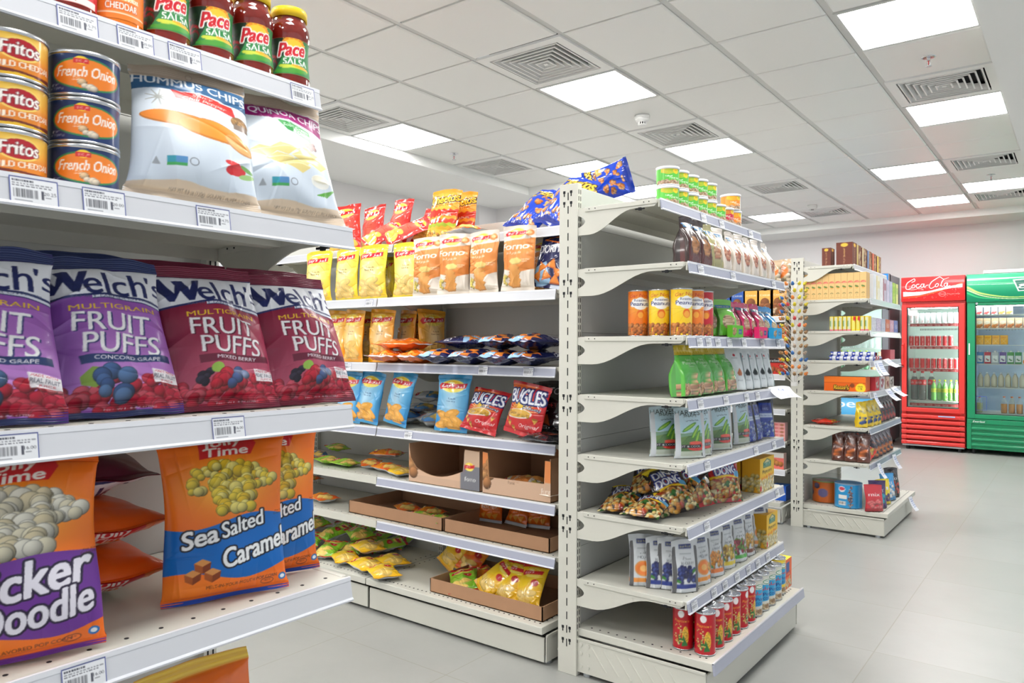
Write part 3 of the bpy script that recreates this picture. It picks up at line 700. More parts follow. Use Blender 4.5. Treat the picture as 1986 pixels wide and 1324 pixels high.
# ------------------------------------------------------------------ gondolas in the room
XE = -1.48                          # back plane of the end-of-row units
def lx_end(yfar, dep, us, kinds, v=700):
    out = []
    for i, (a, b) in enumerate(us):
        y = onx((a+b)/2, v, XE+dep)[1]; out.append((yfar-y, abs(a-b), kinds[i % len(kinds)]))
    return out
G0 = gondola('gondola_end_unit', (XE, .9, 0), -HP, 1.0,
    [(1.685, .335, 'railc', lx_end(.9, .335, [(98,184),(215,292),(315,384),(552,606)], [(0,'xl'),(1,'xl'),(2,'xl'),(4,'big')])),
     (1.417, .43, 'railc', lx_end(.9, .43, [(5,112),(148,241),(370,443)], [(4,'xl'),(1,'xl'),(3,'xl')])),
     (1.10, .43, 'railc', lx_end(.9, .43, [(-30,76),(404,473)], [(5,'xl'),(5,'xl')])),
     (.792, .43, 'railc', lx_end(.9, .43, [(115,210)], [(5,'xl')])), (.41, .43, 'railc', [])], .17,
    label='foreground cream metal shelf unit closest to the camera, holding fruit puffs and popcorn', cat='store shelf unit', group='end-of-row shelf units')
def tl(yf, dep, us, kinds=((5,'big'),(0,'big'),(1,'big'))): return lx_end(yf, dep, us, kinds)
G1 = gondola('gondola_end_unit', (XE, 3.334, 0), -HP, 1.0,
    [(1.715, .328, 'rail', tl(3.334, .328, [(1354,1366),(1390,1401),(1447,1457)])), (1.492, .43, 'rail', tl(3.334, .43, [(1348,1361),(1412,1423),(1492,1501)])),
     (1.243, .43, 'rail', tl(3.334, .43, [(1346,1359),(1364,1376),(1382,1394),(1405,1416),(1434,1444),(1470,1479),(1501,1510)])), (1.032, .43, 'rail', tl(3.334, .43, [(1348,1361),(1399,1409),(1439,1449),(1462,1469)])),
     (.814, .43, 'rail', tl(3.334, .43, [(1362,1374),(1458,1467),(1493,1502)])), (.604, .43, 'rail', tl(3.334, .43, [(1361,1374),(1498,1510)])),
     (.358, .43, 'rail', tl(3.334, .43, [(1337,1350),(1375,1388),(1397,1409),(1421,1432),(1443,1454),(1461,1472),(1482,1490)]))], .172,
    label='cream metal shelf unit in the middle of the photo with cans, nut bags and pouches', cat='store shelf unit', group='end-of-row shelf units')
# plastic rail in front of the lowest deck of the middle unit
q = MB(); q.prism([(.516, .176), (.522, .176), (.528, .138), (.521, .136)], 'x', .01, .99, 'rail'); q.prism([(.515, .176), (.523, .178), (.523, .174), (.515, .172)], 'x', .01, .99, 'railw'); q.build('price_rail', G1)
G2 = gondola('gondola_end_unit', (XE-.02, 6.19, 0), -HP, 1.0,
    [(1.747, .315, 'railc', []), (1.523, .41, 'railc', []), (1.316, .41, 'railc', []), (1.122, .41, 'railc', []), (.921, .41, 'railc', []), (.69, .41, 'rail', []), (.461, .41, 'rail', [])], .156,
    label='cream metal shelf unit near the red fridge with a lollipop stand on its post', cat='store shelf unit', group='end-of-row shelf units', board_holes=False)
def row(x1, yfront, width, bays, shelves, base, label, yb=.43, deck=None, height=1.81):
    return gondola('gondola_row', (x1, yfront, 0), math.pi, width, shelves, base, bays=bays, label=label, cat='store shelf unit', group='long shelf rows', base_d=.50, deck_z=deck, height=height)
R1 = row(-1.602, 2.815, 2.995, 3,
    [(1.687, .33, 'railc', []), (1.426, .43, 'railc', [(1.05, .03, (1,'big'))]), (1.127, .43, ['rail','railc','railc'], [(.13, .03, (5,'big')), (.36, .03, (1,'big')), (1.2, .03, (1,'big'))]),
     (.83, .43, 'rail', [(.79, .03, (2,'big'))]), (.60, .43, ['rail','none','none'], []), (.398, .43, ['rail','none','none'], [])], .15,
    'long cream shelf row stacked with potato chip bags and cardboard trays')
def rear(T, width, zs, base=.15):
    """the other side of a double-sided row"""
    for z in zs:
        q = MB(); q.box(.004, width-.004, -.085, -.405, z-.004, z, 'cream'); q.box(.004, width-.004, -.400, -.406, z-.03, z, 'cream'); q.box(.004, .01, -.085, -.405, z-.05, z, 'cream'); q.box(width-.01, width-.004, -.085, -.405, z-.05, z, 'cream'); q.build('shelf', T)
    q = MB(); q.box(.0, width, -.085, -.50, base-.028, base, 'cream'); q.build('base_deck', T); q = MB(); q.box(.0, width, -.47, -.478, .012, base-.045, 'cream'); q.build('kick_plate', T)
rear(R1, 2.995, (1.687, 1.40, 1.10, .80, .50))
R2 = row(-1.622, 5.655, 1.998, 2,
    [(1.66, .36, 'railc', []), (1.42, .43, 'railc', []), (1.235, .43, 'railc', []), (1.02, .43, 'railc', []), (.78, .43, 'railc', []), (.56, .43, 'railc', []), (.365, .43, 'railc', [])], .15,
    'far shelf row with biscuit boxes, mostly hidden behind the middle shelf unit')
# small price labels
for (S, lx, lw, z, dep, kind) in PENDING_LABELS:
    o = bpy.data.objects.new('price_label', _lab[kind]); COL.objects.link(o); o.parent = S; o.location = (lx, dep, z-.002)

# ------------------------------------------------------------------ foreground artwork
def welch(flav):
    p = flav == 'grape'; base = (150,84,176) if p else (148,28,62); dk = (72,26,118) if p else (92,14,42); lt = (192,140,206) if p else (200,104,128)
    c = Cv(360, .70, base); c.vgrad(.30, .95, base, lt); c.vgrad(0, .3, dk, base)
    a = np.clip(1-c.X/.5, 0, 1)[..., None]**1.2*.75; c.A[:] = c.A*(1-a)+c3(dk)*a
    top = (30,44,92) if p else (112,20,48)
    c.rect(0, 0, 1, .085, top)
    for k in range(9): c.rect(0, .006+k*.009, 1, .009+k*.009, tuple(min(255, t+38) for t in top))
    # white brand banner with navy edge
    f0 = .085+.018*np.sin(c.X*3.0); f1 = .325+.035*np.sin(c.X*4.2+2.3)
    c.put((c.Y > f0-.012) & (c.Y < f1+.014), (34,46,102)); c.put((c.Y > f0-.002) & (c.Y < f1) , (238,240,246))
    c.put((c.Y > f1+.014) & (c.Y < f1+.030) & (c.X > .45), (228,232,244)); c.put((c.Y > f1+.030) & (c.Y < f1+.036) & (c.X > .45), (34,46,102))
    # the brand word: W with flared strokes, then letters
    N = (32,42,98)
    c.poly([(.07,.125),(.17,.115),(.245,.235),(.265,.17),(.245,.135),(.33,.13),(.36,.21),(.40,.13),(.455,.125),(.375,.29),(.335,.29),(.29,.215),(.235,.295),(.20,.295)], N)
    c.text('elch', .62, .215, .16, .42, c=N, bold=.025, shear=-.05)
    c.text("'s", .90, .205, .13, .13, c=N, bold=.02)
    c.text('FAMILY FARMER OWNED', .60, .312, .016, .56, c=(84,92,124), arc=.004)
    c.text('MULTIGRAIN', .58, .380, .034, .56, c=(248,206,40), bold=.03, arc=.006)
    sd = (44,52,110) if p else (84,14,40)
    c.text('FRUIT', .56, .478, .115, .50, c=(248,246,248), bold=.02, sh=sd, sd=(.008,.006), rot=3)
    c.text('PUFFS', .61, .605, .115, .50, c=(248,246,248), bold=.02, sh=sd, sd=(.008,.006), rot=3)
    fb = (38,56,104) if p else (108,28,54)
    c.poly([(.33,.672),(.93,.664),(.94,.705),(.34,.722)], fb); c.text('CONCORD GRAPE' if p else 'MIXED BERRY', .635, .691, .022, .44 if p else .36, c=(240,236,244), bold=.02)
    c.lumps(70, .0, .86, 1.0, .965, .035, [(198,40,66),(214,66,90),(178,28,56),(206,84,104)], 5)
    c.lumps(14, .4, .80, .98, .87, .03, [(204,60,84),(196,36,60)], 8)
    if p:
        c.poly([(.33,.79),(.40,.74),(.52,.755),(.50,.81),(.42,.85),(.34,.83)], (120,150,60)); c.lumps(9, .44, .755, .64, .90, .042, [(70,104,158),(90,126,176),(58,88,140)], 4)
    else:
        c.lumps(8, .34, .775, .42, .84, .022, [(40,34,52),(56,48,70)], 3); c.ell(.46, .755, .045, .03, (150,190,80)); c.lumps(5, .45, .80, .55, .88, .04, [(206,40,62)], 3); c.lumps(4, .56, .78, .72, .86, .038, [(74,96,150),(96,120,170)], 9)
    c.poly([(.79,.745),(.985,.765),(.99,.83),(.81,.825)], (232,228,232)); c.text('MADE WITH', .885, .764, .014, .15, c=(190,40,60), rot=4); c.text('REAL FRUIT', .89, .79, .022, .17, c=(60,60,80), rot=3); c.text('JUICE', .90, .815, .014, .1, c=(190,40,60), rot=2)
    c.text('NET WT. 6.0Z (170g)', .66, .952, .014, .34, c=(225,200,214)); c.rect(0, .965, 1, 1, top)
    return c.done(), lin(dk)
def jolly(fl):
    c = Cv(380, .72, (240,112,24)); c.noise(.10, 1.6, 3)
    c.glow(.5, .3, .45, .22, (252,190,60), .9); c.glow(.2, .9, .5, .1, (250,140,40), .6)
    c.poly([(.30,.0),(.72,.0),(.76,.06),(.70,.125),(.5,.12),(.30,.135)], (206,36,44)); c.text('Jolly', .49, .045, .06, .32, c=(248,240,232), bold=.05, shear=.1, rot=-4); c.text('Time', .51, .095, .052, .34, c=(248,240,232), bold=.05, shear=.1, rot=-2)
    pop = [(250,222,70),(244,206,50),(252,236,130)] if fl == 'car' else [(244,236,208),(236,222,184),(250,246,230)]
    c.lumps(60, .20, .2, .88, .33, .028 if fl == 'car' else .035, pop, 7); c.lumps(60, .40, .17, .68, .46, .034 if fl == 'car' else .045, pop, 2)
    if fl == 'car':
        c.wave(.52, .035, .05, (0,104,190), 1., 0, .84, .035, .62)
        for t, cx, cy, w_, h in (('Sea', .265, .60, .26, .10), ('Salted', .60, .545, .36, .09), ('Caramel', .70, .70, .54, .115)):
            c.text(t, cx, cy, h, w_, c=(246,248,250), out=(20,22,36), ow=.011, bold=.045, shear=.25, rot=-13)
        for (x, y) in ((.22,.83),(.36,.83),(.29,.77)):
            c.poly([(x-.06,y-.02),(x+.0,y-.042),(x+.06,y-.02),(x+.0,y+.004)], (222,150,80)); c.poly([(x-.06,y-.02),(x,y+.004),(x,y+.048),(x-.055,y+.024)], (170,84,30)); c.poly([(x,y+.004),(x+.06,y-.02),(x+.055,y+.024),(x,y+.048)], (132,56,20))
        c.text('MELT-IN-YOUR-MOUTH POP CORN', .60, .905, .021, .56, c=(60,26,20), rot=-1, bold=.01); e = (18,70,170)
    else:
        c.wave(.50, .02, .1, (110,52,150), 1., 0, .87, .03, .55)
        for t, cx, cy, w_, h in (('Snicker', .50, .60, .86, .17), ('Doodle', .60, .76, .66, .15)):
            c.text(t, cx, cy, h, w_, c=(236,232,244), out=(40,30,58), ow=.012, bold=.045, shear=.25, rot=-8)
        c.lumps(3, .02, .84, .2, .9, .07, [(214,150,84),(200,130,66)], 3, 1.2); c.text('COOKIE FLAVORED POP CORN', .5, .935, .02, .6, c=(60,26,20), rot=-2, bold=.01); e = (104,40,140)
    d = c.ellm(.80, .93, .055, .02); c.put(d & ~c.ellm(.80, .93, .05, .016), (60,26,20)); c.text('NON', .80, .925, .011, .05, c=(60,26,20)); c.text('Pop Corn', .93, .50, .012, .1, c=(90,40,20)); c.text('Collaboration', .93, .515, .011, .13, c=(90,40,20))
    c.ell(.93, .92, .035, .022, (20,110,180)); c.ell(.93, .92, .02, .012, (235,240,245))
    c.rect(0, 0, 1, .0, e); c.rect(0, .972, 1, 1, e)
    return c.done(), lin((232,96,20))
def chipsbag(kind):
    h = kind == 'hummus'; c = Cv(320, .78, (206,216,228)); c.vgrad(.18, .9, (222,230,238), (200,212,226)); tan = (206,188,168)
    c.rect(0, 0, 1, .15, tan); c.wave(.875, .012, .2, tan, 1.5)
    if h:
        c.put((c.Y > .115+.01*np.sin(c.X*5)) & (c.Y < .215+.10*(c.X-.5)**2+.03*c.X), (52,98,140))
        c.text('HUMMUS CHIPS', .5, .165, .07, .86, c=(240,242,244), bold=.03, rot=3)
        c.poly([(.33,.225),(.80,.26),(.83,.335),(.36,.295)], (206,48,44)); c.text('Spicy', .56, .262, .026, .16, c=(250,230,220), shear=.2, rot=4); c.text('Chili Pepper', .58, .295, .032, .34, c=(250,230,220), shear=.2, rot=4)
        for k in range(9): a = k*.7; c.brush([(.24,.30),(.24+.09*math.cos(a),.30+.06*math.sin(a))], .012, (168,170,166), .004)
        c.ell(.86, .37, .08, .05, (150,112,70)); c.lumps(20, .8, .35, .92, .385, .014, [(196,150,90),(176,130,74)], 3); c.rect(.8, .385, .93, .43, (120,100,84))
        for (cx, cy, rx, ry, r, col) in ((.36,.455,.25,.055,8,(236,140,54)),(.62,.50,.26,.07,6,(244,150,56)),(.84,.55,.13,.05,20,(240,170,100))):
            c.ell(cx, cy, rx, ry, tuple(int(q*.82) for q in col), r); c.ell(cx, cy-.006, rx*.97, ry*.86, col, r)
        c.ell(.80, .74, .09, .035, (196,44,52), -15); c.ell(.78, .70, .07, .02, (206,60,64), 5); c.ell(.90, .705, .06, .016, (110,160,90), 15); c.ell(.9, .755, .08, .018, (150,190,120), -20)
    else:
        c.rect(0, .13, 1, .15, (230,236,240)); c.poly([(0,.10),(1,.15),(1,.30),(.55,.245),(0,.21)], (152,24,110))
        c.text('QUINOA CHIPS', .57, .19, .07, .72, c=(240,236,242), bold=.03, rot=5)
        c.poly([(.42,.245),(.74,.30),(.74,.40),(.50,.335)], (52,150,72)); c.text('Sour Cream', .60, .30, .026, .26, c=(230,246,232), shear=.2, rot=7); c.text('& Onion', .64, .34, .03, .18, c=(230,246,232), shear=.2, rot=7)
        for k in range(9): c.brush([(.3,.32),(.12+.05*k,.46)], .006, (214,218,220), .003)
        c.lumps(12, .66, .40, .78, .45, .02, [(140,84,74),(170,110,98)], 3)
        for (x, y, r) in ((.25,.52,20),(.42,.50,-10),(.6,.55,30),(.38,.58,-25),(.54,.62,15),(.75,.57,-30),(.66,.50,40)): c.poly([(x-.13,y),(x-.02,y-.05),(x+.13,y-.01),(x+.03,y+.05)], (222,206,136)); c.brush([(x-.12,y),(x+.02,y-.02),(x+.12,y-.01)], .008, (240,230,178))
        c.ell(.76, .70, .10, .05, (238,238,232)); c.ell(.76, .685, .09, .028, (226,222,204)); 
        for k in range(6): c.brush([(.72+.02*k,.80),(.85+.02*k,.755-.008*k)], .009, (90,160,66), .004)
    c.rect(.28, .725, .34, .765, (60,150,170)); c.rect(.34, .725, .42, .765, (88,140,190)); c.rect(.28, .765, .42, .785, (70,160,90)); c.put(c.ellm(.47, .75, .035, .026) & ~c.ellm(.47, .75, .028, .020), (120,126,136)); c.poly([(.18,.78),(.21,.73),(.24,.78)], (150,156,164))
    c.text('NET WT 4.6 oz (130g)  GOURMET HUMMUS CHIPS' if h else 'NET WT 2.8 oz (79g)  GOURMET QUINOA SNACK', .62, .915, .018, .62, c=(110,100,96), rot=1)
    if h: c.ell(.5, .05, .03, .022, (190,172,152)); c.ell(.5, .05, .02, .015, (214,198,180))
    return c.done(), lin((214,220,226))
def cv_salsa():
    c = Cv(150, 3.2, (150,36,24)); x0, x1 = .30, .80
    c.rect(x0, .02, x1, .98, (40,128,66)); c.poly([(x0,.02),(.62,.02),(.66,.1),(.47,.5),(.40,.95),(x0,.98)], (30,52,34)); c.lumps(26, .30, .25, .40, .95, .10, [(190,36,40),(150,26,30),(40,70,40)], 3)
    c.ell(.56, .22, .105, .26, (244,150,36)); c.ell(.56, .24, .085, .21, (250,206,60))
    for k in range(9): a = math.pi*(1+k/8); c.brush([(.56+.085*math.cos(a), .24+.21*math.sin(a)), (.56+.12*math.cos(a), .24+.31*math.sin(a))], .03, (248,190,50), .01)
    c.rect(.44, .50, .72, .53, (30,110,56)); c.text('Pace', .545, .30, .34, .24, c=(206,24,40), out=(248,244,240), ow=.03, bold=.06, shear=.35, rot=-6)
    c.text('CHUNKY', .58, .50, .08, .12, c=(236,240,230)); c.text('SALSA', .58, .63, .17, .21, c=(244,246,240), bold=.03)
    c.ell(.57, .80, .13, .07, (196,206,60), 5); c.ell(.55, .88, .15, .07, (70,150,50), -4); c.ell(.62, .76, .08, .04, (244,170,40), 8)
    return c.done()
def cv_jar2(kind):
    c = Cv(150, 3.2, (206,52,60) if kind == 'red' else (240,126,44))
    if kind == 'red': c.text('HOT', .5, .5, .3, .14, c=(245,240,235), bold=.05); c.rect(.3, .8, .7, .98, (240,236,230)); c.text('SALSA', .5, .88, .12, .12, c=(200,30,40), bold=.04)
    else: c.ell(.53, .25, .10, .22, (250,216,110)); c.brush([(.44,.2),(.50,.1),(.58,.22),(.64,.2)], .07, (60,140,150)); c.text('SOUTH OF THE BORDER', .54, .42, .10, .22, c=(250,240,220), bold=.03); c.text('CHEDDAR', .54, .64, .2, .2, c=(250,244,232), bold=.03, out=(200,80,30), ow=.012); c.rect(.36, .82, .72, .85, (250,230,200))
    return c.done()
def cv_fritos():
    c = Cv(120, 4.2, (226,132,36)); c.vgrad(0, .75, (244,190,60), (222,110,34)); c.glow(.5, .3, .2, .4, (252,226,120), .8); c.wave(.84, .03, .1, (110,40,30), 2); c.wave(.93, .02, .3, (238,190,50), 3)
    c.ell(.5, .36, .095, .27, (246,214,110)); c.ell(.5, .36, .085, .23, (176,26,40)); c.text('Fritos', .5, .34, .30, .17, c=(250,246,240), bold=.04, shear=.1, out=(120,14,30), ow=.015); c.text('MILD CHEDDAR', .53, .71, .14, .26, c=(252,240,220), bold=.03, rot=-3, sh=(150,60,20))
    c.rect(.72, .6, .8, .9, (244,190,50)); return c.done()
def cv_onion():
    c = Cv(120, 4.2, (26,52,104)); c.ell(.53, .5, .175, .40, (50,130,80)); c.ell(.53, .5, .165, .355, (238,130,40)); c.ell(.5, .17, .03, .10, (250,214,60)); c.rect(.465, .13, .535, .25, (214,50,50)); c.text('FRITO LAY', .5, .19, .06, .06, c=(250,240,240))
    c.text('French Onion', .53, .44, .26, .29, c=(252,250,246), shear=.35, bold=.02, rot=-2); c.text('Dip', .48, .64, .12, .035, c=(252,240,230), shear=.35)
    c.lumps(4, .5, .70, .56, .84, .085, [(248,214,170),(250,236,214)], 2); c.text('NET WT', .37, .80, .06, .05, c=(200,210,230)); c.text('8.5 OZ (240.9g)', .38, .89, .06, .08, c=(200,210,230)); return c.done()

# --- prototypes
D = {}
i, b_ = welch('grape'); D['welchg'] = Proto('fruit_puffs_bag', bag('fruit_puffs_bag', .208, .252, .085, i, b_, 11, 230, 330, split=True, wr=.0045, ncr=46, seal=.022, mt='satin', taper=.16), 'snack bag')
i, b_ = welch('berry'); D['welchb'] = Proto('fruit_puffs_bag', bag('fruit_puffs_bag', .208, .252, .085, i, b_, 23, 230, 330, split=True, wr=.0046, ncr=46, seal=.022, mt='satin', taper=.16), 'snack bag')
i, b_ = jolly('car'); D['jollyc'] = Proto('popcorn_bag', bag('popcorn_bag', .20, .262, .085, i, b_, 31, 230, 340, split=True, wr=.003, ncr=34, seal=.010, mt='satin'), 'snack bag')
i, b_ = jolly('snick'); D['jollys'] = Proto('popcorn_bag', bag('popcorn_bag', .20, .262, .085, i, b_, 37, 220, 320, split=True, wr=.003, ncr=34, seal=.010, mt='satin'), 'snack bag')
i, b_ = chipsbag('hummus'); D['hummus'] = Proto('chips_bag', bag('chips_bag', .20, .245, .075, i, b_, 41, 220, 270, split=True, wr=.0034, ncr=30, seal=.02, mt='satin', crimp=.0003, taper=.14), 'snack bag')
i, b_ = chipsbag('quinoa'); D['quinoa'] = Proto('chips_bag', bag('chips_bag', .20, .25, .075, i, b_, 47, 220, 270, split=True, wr=.0034, ncr=30, seal=.02, mt='satin', crimp=.0003, taper=.14), 'snack bag')
M['salsa'] = mat('red_salsa_in_glass', (128,30,20), .08, coat=1., vary=.5, vscale=90)
M['cheese'] = mat('orange_cheese_dip_in_glass', (226,120,24), .08, coat=1., vary=.08, vscale=20)
M['ylid'] = mat('yellow_jar_lid', (238,200,30), .35)
def jar(fill, img, lid, hour=True):
    r, h = .041, .145
    prof = [(0,0),(r*.9,0),(r,.006),(r*1.0,.03),(r*.90,.055),(r*.90,.085),(r*1.0,.108),(r*.96,.122),(r*.80,.131),(r*.78,h)] if hour else [(0,0),(r*.9,0),(r,.006),(r,.085),(r*.93,.10),(r*.80,.108),(r*.80,.118)]
    # smooth the profile
    pr = []
    for a, b2 in zip(prof, prof[1:]):
        for k in range(4): pr.append((a[0]+(b2[0]-a[0])*k/4, a[1]+(b2[1]-a[1])*k/4))
    pr.append(prof[-1]); arr = np.array(pr)
    for _ in range(3): arr[1:-1] = (arr[:-2]+2*arr[1:-1]+arr[2:])/4
    q = MB(); q.lathe([tuple(p) for p in arr], fill, 48); body = q.mesh('glass_jar')
    z = np.linspace(.026 if hour else .02, .095 if hour else .075, 40); rr = np.interp(z, arr[5:, 1], arr[5:, 0])+.0006; t = np.linspace(math.radians(180), math.radians(360), 150)
    P = np.stack([rr[:, None]*np.cos(t)[None], rr[:, None]*np.sin(t)[None], z[:, None]+0*t[None]], -1); u = (t-math.radians(180))/math.pi
    C = sample(img, (.3+.5*u)[None]+0*z[:, None] if hour else (.25+.5*u)[None]+0*z[:, None], 1-((z-z[0])/(z[-1]-z[0]))[:, None]+0*t[None])
    lab = patches_mesh('paper_label', [(P, C)], 'paper')
    H_ = prof[-1][1]; q = MB(); q.lathe([(r*.80,H_-.006),(r*.86,H_-.006),(r*.86,H_+.009),(r*.82,H_+.012),(0,H_+.012)], lid, 40)
    return Proto('salsa_jar' if hour else 'dip_jar', [('glass_jar', body), ('paper_label', lab), ('screw_lid', q.mesh('screw_lid'))], 'jar')
D['salsa'] = jar('salsa', cv_salsa(), 'ylid'); D['jarred'] = jar('salsa', cv_jar2('red'), 'whitelid', False); D['jarche'] = jar('cheese', cv_jar2('che'), 'whitelid', False)
D['fritos'] = Proto('dip_can', can('dip_can', .044, .062, cv_fritos(), 160, 60, top='ring'), 'can'); D['onion'] = Proto('dip_can', can('dip_can', .044, .062, cv_onion(), 160, 60, top='ring'), 'can')

# --- placement in the foreground unit (front faces +x)
def atx(u, x, v=700): return onx(u, v, x)[1]
FR = HP     # rotation that makes a front face +x
g = 'salsa jars on the top foreground shelf'
for k, u in enumerate((557, 484, 404, 316)):
    y = atx(u, -1.205); D['salsa'].put((-1.205, y, 1.6855), ['rightmost salsa jar with the whole yellow lid showing, on the top foreground shelf', 'second salsa jar from the right on the top foreground shelf', 'third salsa jar from the right, behind no price label', 'leftmost green-labelled salsa jar, next to the orange cheese jar'][k], g, FR-.45+.1*k, sc=(.94,.94,1.))
D['jarche'].put((-1.205, atx(222, -1.205), 1.6855), 'orange cheddar dip jar with an orange label, top foreground shelf', None, FR-.5, sc=(.9,.9,1))
D['jarred'].put((-1.205, atx(128, -1.205), 1.6855), 'red-labelled salsa jar cut by the top left corner of the photo', None, FR-.5, sc=(.9,.9,1))
for k in range(3):
    D['onion'].put((-1.12, atx(160, -1.12), 1.418+k*.0635), 'dark blue French onion dip can, %s of its stack of three' % ['bottom', 'middle', 'top'][k], 'blue onion dip cans', FR-.42-.04*k)
    D['fritos'].put((-1.12, atx(12, -1.12), 1.418+k*.0635), 'orange mild cheddar dip can at the left edge, %s of its stack' % ['bottom', 'middle', 'top'][k], 'orange cheddar dip cans', FR-.02)
D['hummus'].put((-1.10, atx(375, -1.10), 1.418), 'white and tan hummus chips bag with a blue band, leaning beside the blue cans', None, FR-.25, RX(-17) @ RY(2))
D['quinoa'].put((-1.10, atx(570, -1.10), 1.418), 'white quinoa chips bag with a magenta band at the end of the foreground shelf', None, FR-.15, RX(-19) @ RY(-1))
g = 'grape fruit puffs bags'; zz = 1.101
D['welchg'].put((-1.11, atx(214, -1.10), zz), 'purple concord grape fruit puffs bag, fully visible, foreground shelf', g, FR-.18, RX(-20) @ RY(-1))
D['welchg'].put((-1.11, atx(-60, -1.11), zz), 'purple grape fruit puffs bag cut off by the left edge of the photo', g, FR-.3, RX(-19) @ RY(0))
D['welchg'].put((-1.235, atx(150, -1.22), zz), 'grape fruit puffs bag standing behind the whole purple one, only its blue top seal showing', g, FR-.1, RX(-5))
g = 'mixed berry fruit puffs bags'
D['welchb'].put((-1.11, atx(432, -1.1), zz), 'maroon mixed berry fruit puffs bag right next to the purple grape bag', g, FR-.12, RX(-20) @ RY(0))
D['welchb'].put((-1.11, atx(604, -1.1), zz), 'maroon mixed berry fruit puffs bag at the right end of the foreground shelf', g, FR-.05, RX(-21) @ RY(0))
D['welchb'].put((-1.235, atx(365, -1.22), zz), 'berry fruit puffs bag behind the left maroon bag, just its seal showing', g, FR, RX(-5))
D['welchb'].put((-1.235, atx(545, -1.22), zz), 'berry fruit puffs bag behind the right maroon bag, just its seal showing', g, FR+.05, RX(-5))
zz = .793; g = 'caramel popcorn bags'
D['jollyc'].put((-1.115, atx(445, -1.115), zz), 'orange and blue sea salted caramel popcorn bag standing front on the foreground shelf', g, FR-.35, RX(-7) @ RY(-1))
D['jollyc'].put((-1.165, atx(520, -1.165), zz), 'second sea salted caramel popcorn bag, half hidden behind the first one', g, FR-.25, RX(-5))
D['jollys'].put((-1.10, atx(40, -1.10), zz), 'orange and purple snickerdoodle popcorn bag at the bottom left of the photo', None, FR-.35, RX(-7) @ RY(-2))
lay = TR(0, 0, .045) @ RX(90) @ TR(0, 0, -.14)
D['jollys'].put((-1.33, atx(240, -1.2), zz), 'popcorn bag lying flat in the dark, lowest of the stack of three', None, FR-.05, lay)
D['jollys'].put((-1.33, atx(232, -1.2), zz+.078), 'popcorn bag lying flat in the dark, middle of the stack of three', None, FR+.04, lay)
D['welchb'].put((-1.33, atx(225, -1.2), zz+.156), 'maroon fruit puffs bag lying flat on top of the dark popcorn stack', None, FR-.1, lay)
c = Cv(60, .7, (236,110,30)); c.rect(0, 0, 1, .1, (240,200,50)); [c.rect(0, .012*k, 1, .012*k+.005, (206,150,30)) for k in range(8)]
D['yel'] = Proto('chips_bag', bag('chips_bag', .18, .26, .07, c.done(), lin((236,110,30)), 51, 60, 120, seal=.026), 'snack bag')
D['yel'].put((-1.14, .70, .412), 'orange bag with a ribbed yellow seal peeking in at the bottom edge', None, FR-.3, RX(-10) @ RY(-8))
# ------------------------------------------------------------------ chip bags of the long row (front faces -y)
LZ = '\uFEB0\uFEF4\uFEDF'
def lays_logo(c, cx, cy, w_, h, ar=True):
    c.ell(cx, cy, w_*.46, h*.95, (252,232,110)); c.ell(cx, cy-h*.15, w_*.34, h*.66, (250,206,50)); c.ell(cx-w_*.08, cy-h*.42, w_*.14, h*.2, (255,246,180))
    c.poly([(cx-w_*.56,cy+h*.05),(cx-w_*.48,cy-h*.42),(cx,cy-h*.30),(cx+w_*.54,cy-h*.52),(cx+w_*.50,cy+h*.22),(cx+w_*.1,cy+h*.36),(cx-w_*.34,cy+h*.40),(cx-w_*.48,cy+h*.66)], (204,26,44))
    c.text("Lay's", cx-w_*.17, cy+h*.0, h*.62, w_*.52, c=(255,255,255), shear=.3, bold=.04, rot=-4); 
    if ar: c.text(LZ, cx+w_*.30, cy-h*.02, h*.6, w_*.30, c=(255,255,255), bold=.05)
def lays(bg, bg2, food, edge=None, H=170, sub=('Salt', (120,90,30)), pale=(255,250,225)):
    c = Cv(H, .66, bg); c.vgrad(0, 1, bg, bg2); c.glow(.5, .52, .5, .42, pale, .75); c.glow(.48, .22, .42, .16, (255,250,220), .8)
    lays_logo(c, .5, .21, .74, .115)
    c.text('\uFE8E\uFEE4\uFED3', .55, .425, .03, .2, c=sub[1]); c.text(sub[0], .52, .475, .028, .26, c=sub[1], bold=.02)
    for k, (x, y, r) in enumerate(((.30,.72,20),(.56,.68,-18),(.42,.82,8),(.70,.80,30),(.26,.88,-10),(.58,.90,4))):
        c.ell(x, y, .23, .07, tuple(int(q*.86) for q in food), r); c.ell(x, y-.008, .21, .058, food, r); c.ell(x-.04, y-.02, .08, .02, tuple(min(255, q+22) for q in food), r)
    e = edge or tuple(int(q*.9) for q in bg); c.rect(0, 0, 1, .07, e); c.rect(0, .95, 1, 1, e)
    for k in range(5): c.rect(0, .008+k*.012, 1, .012+k*.012, tuple(min(255, q+30) for q in e))
    return c.done()
def mkbag(key, img, back, w_, h, d, seed, **k):
    kw = dict(nu=110, nv=150, wr=.0060, ncr=46, nar=.10, seal=.018, crimp=.0004, mt='foil'); kw.update(k); nm = kw.pop('nm', 'chips_bag'); cat = kw.pop('cat', 'snack bag')
    D[key] = Proto(nm, bag(nm, w_, h, d, img, lin(back), seed, **kw), cat)
im_y = lays((246,222,40), (244,204,36), (240,204,120)); mkbag('ly', im_y, (236,210,40), .185, .262, .07, 101); mkbag('ly2', im_y, (210,190,40), .18, .255, .06, 102)
im_o = lays((246,172,26), (240,150,20), (238,190,100), sub=('French Cheese', (120,60,20))); mkbag('lo', im_o, (240,160,24), .16, .255, .06, 103)
im_b = lays((54,160,220), (30,130,200), (236,170,70), sub=('Tomato Ketchup', (20,50,110)), pale=(220,240,250)); mkbag('lb', im_b, (40,140,205), .165, .25, .06, 104); mkbag('lb2', im_b, (40,140,205), .165, .25, .06, 105)
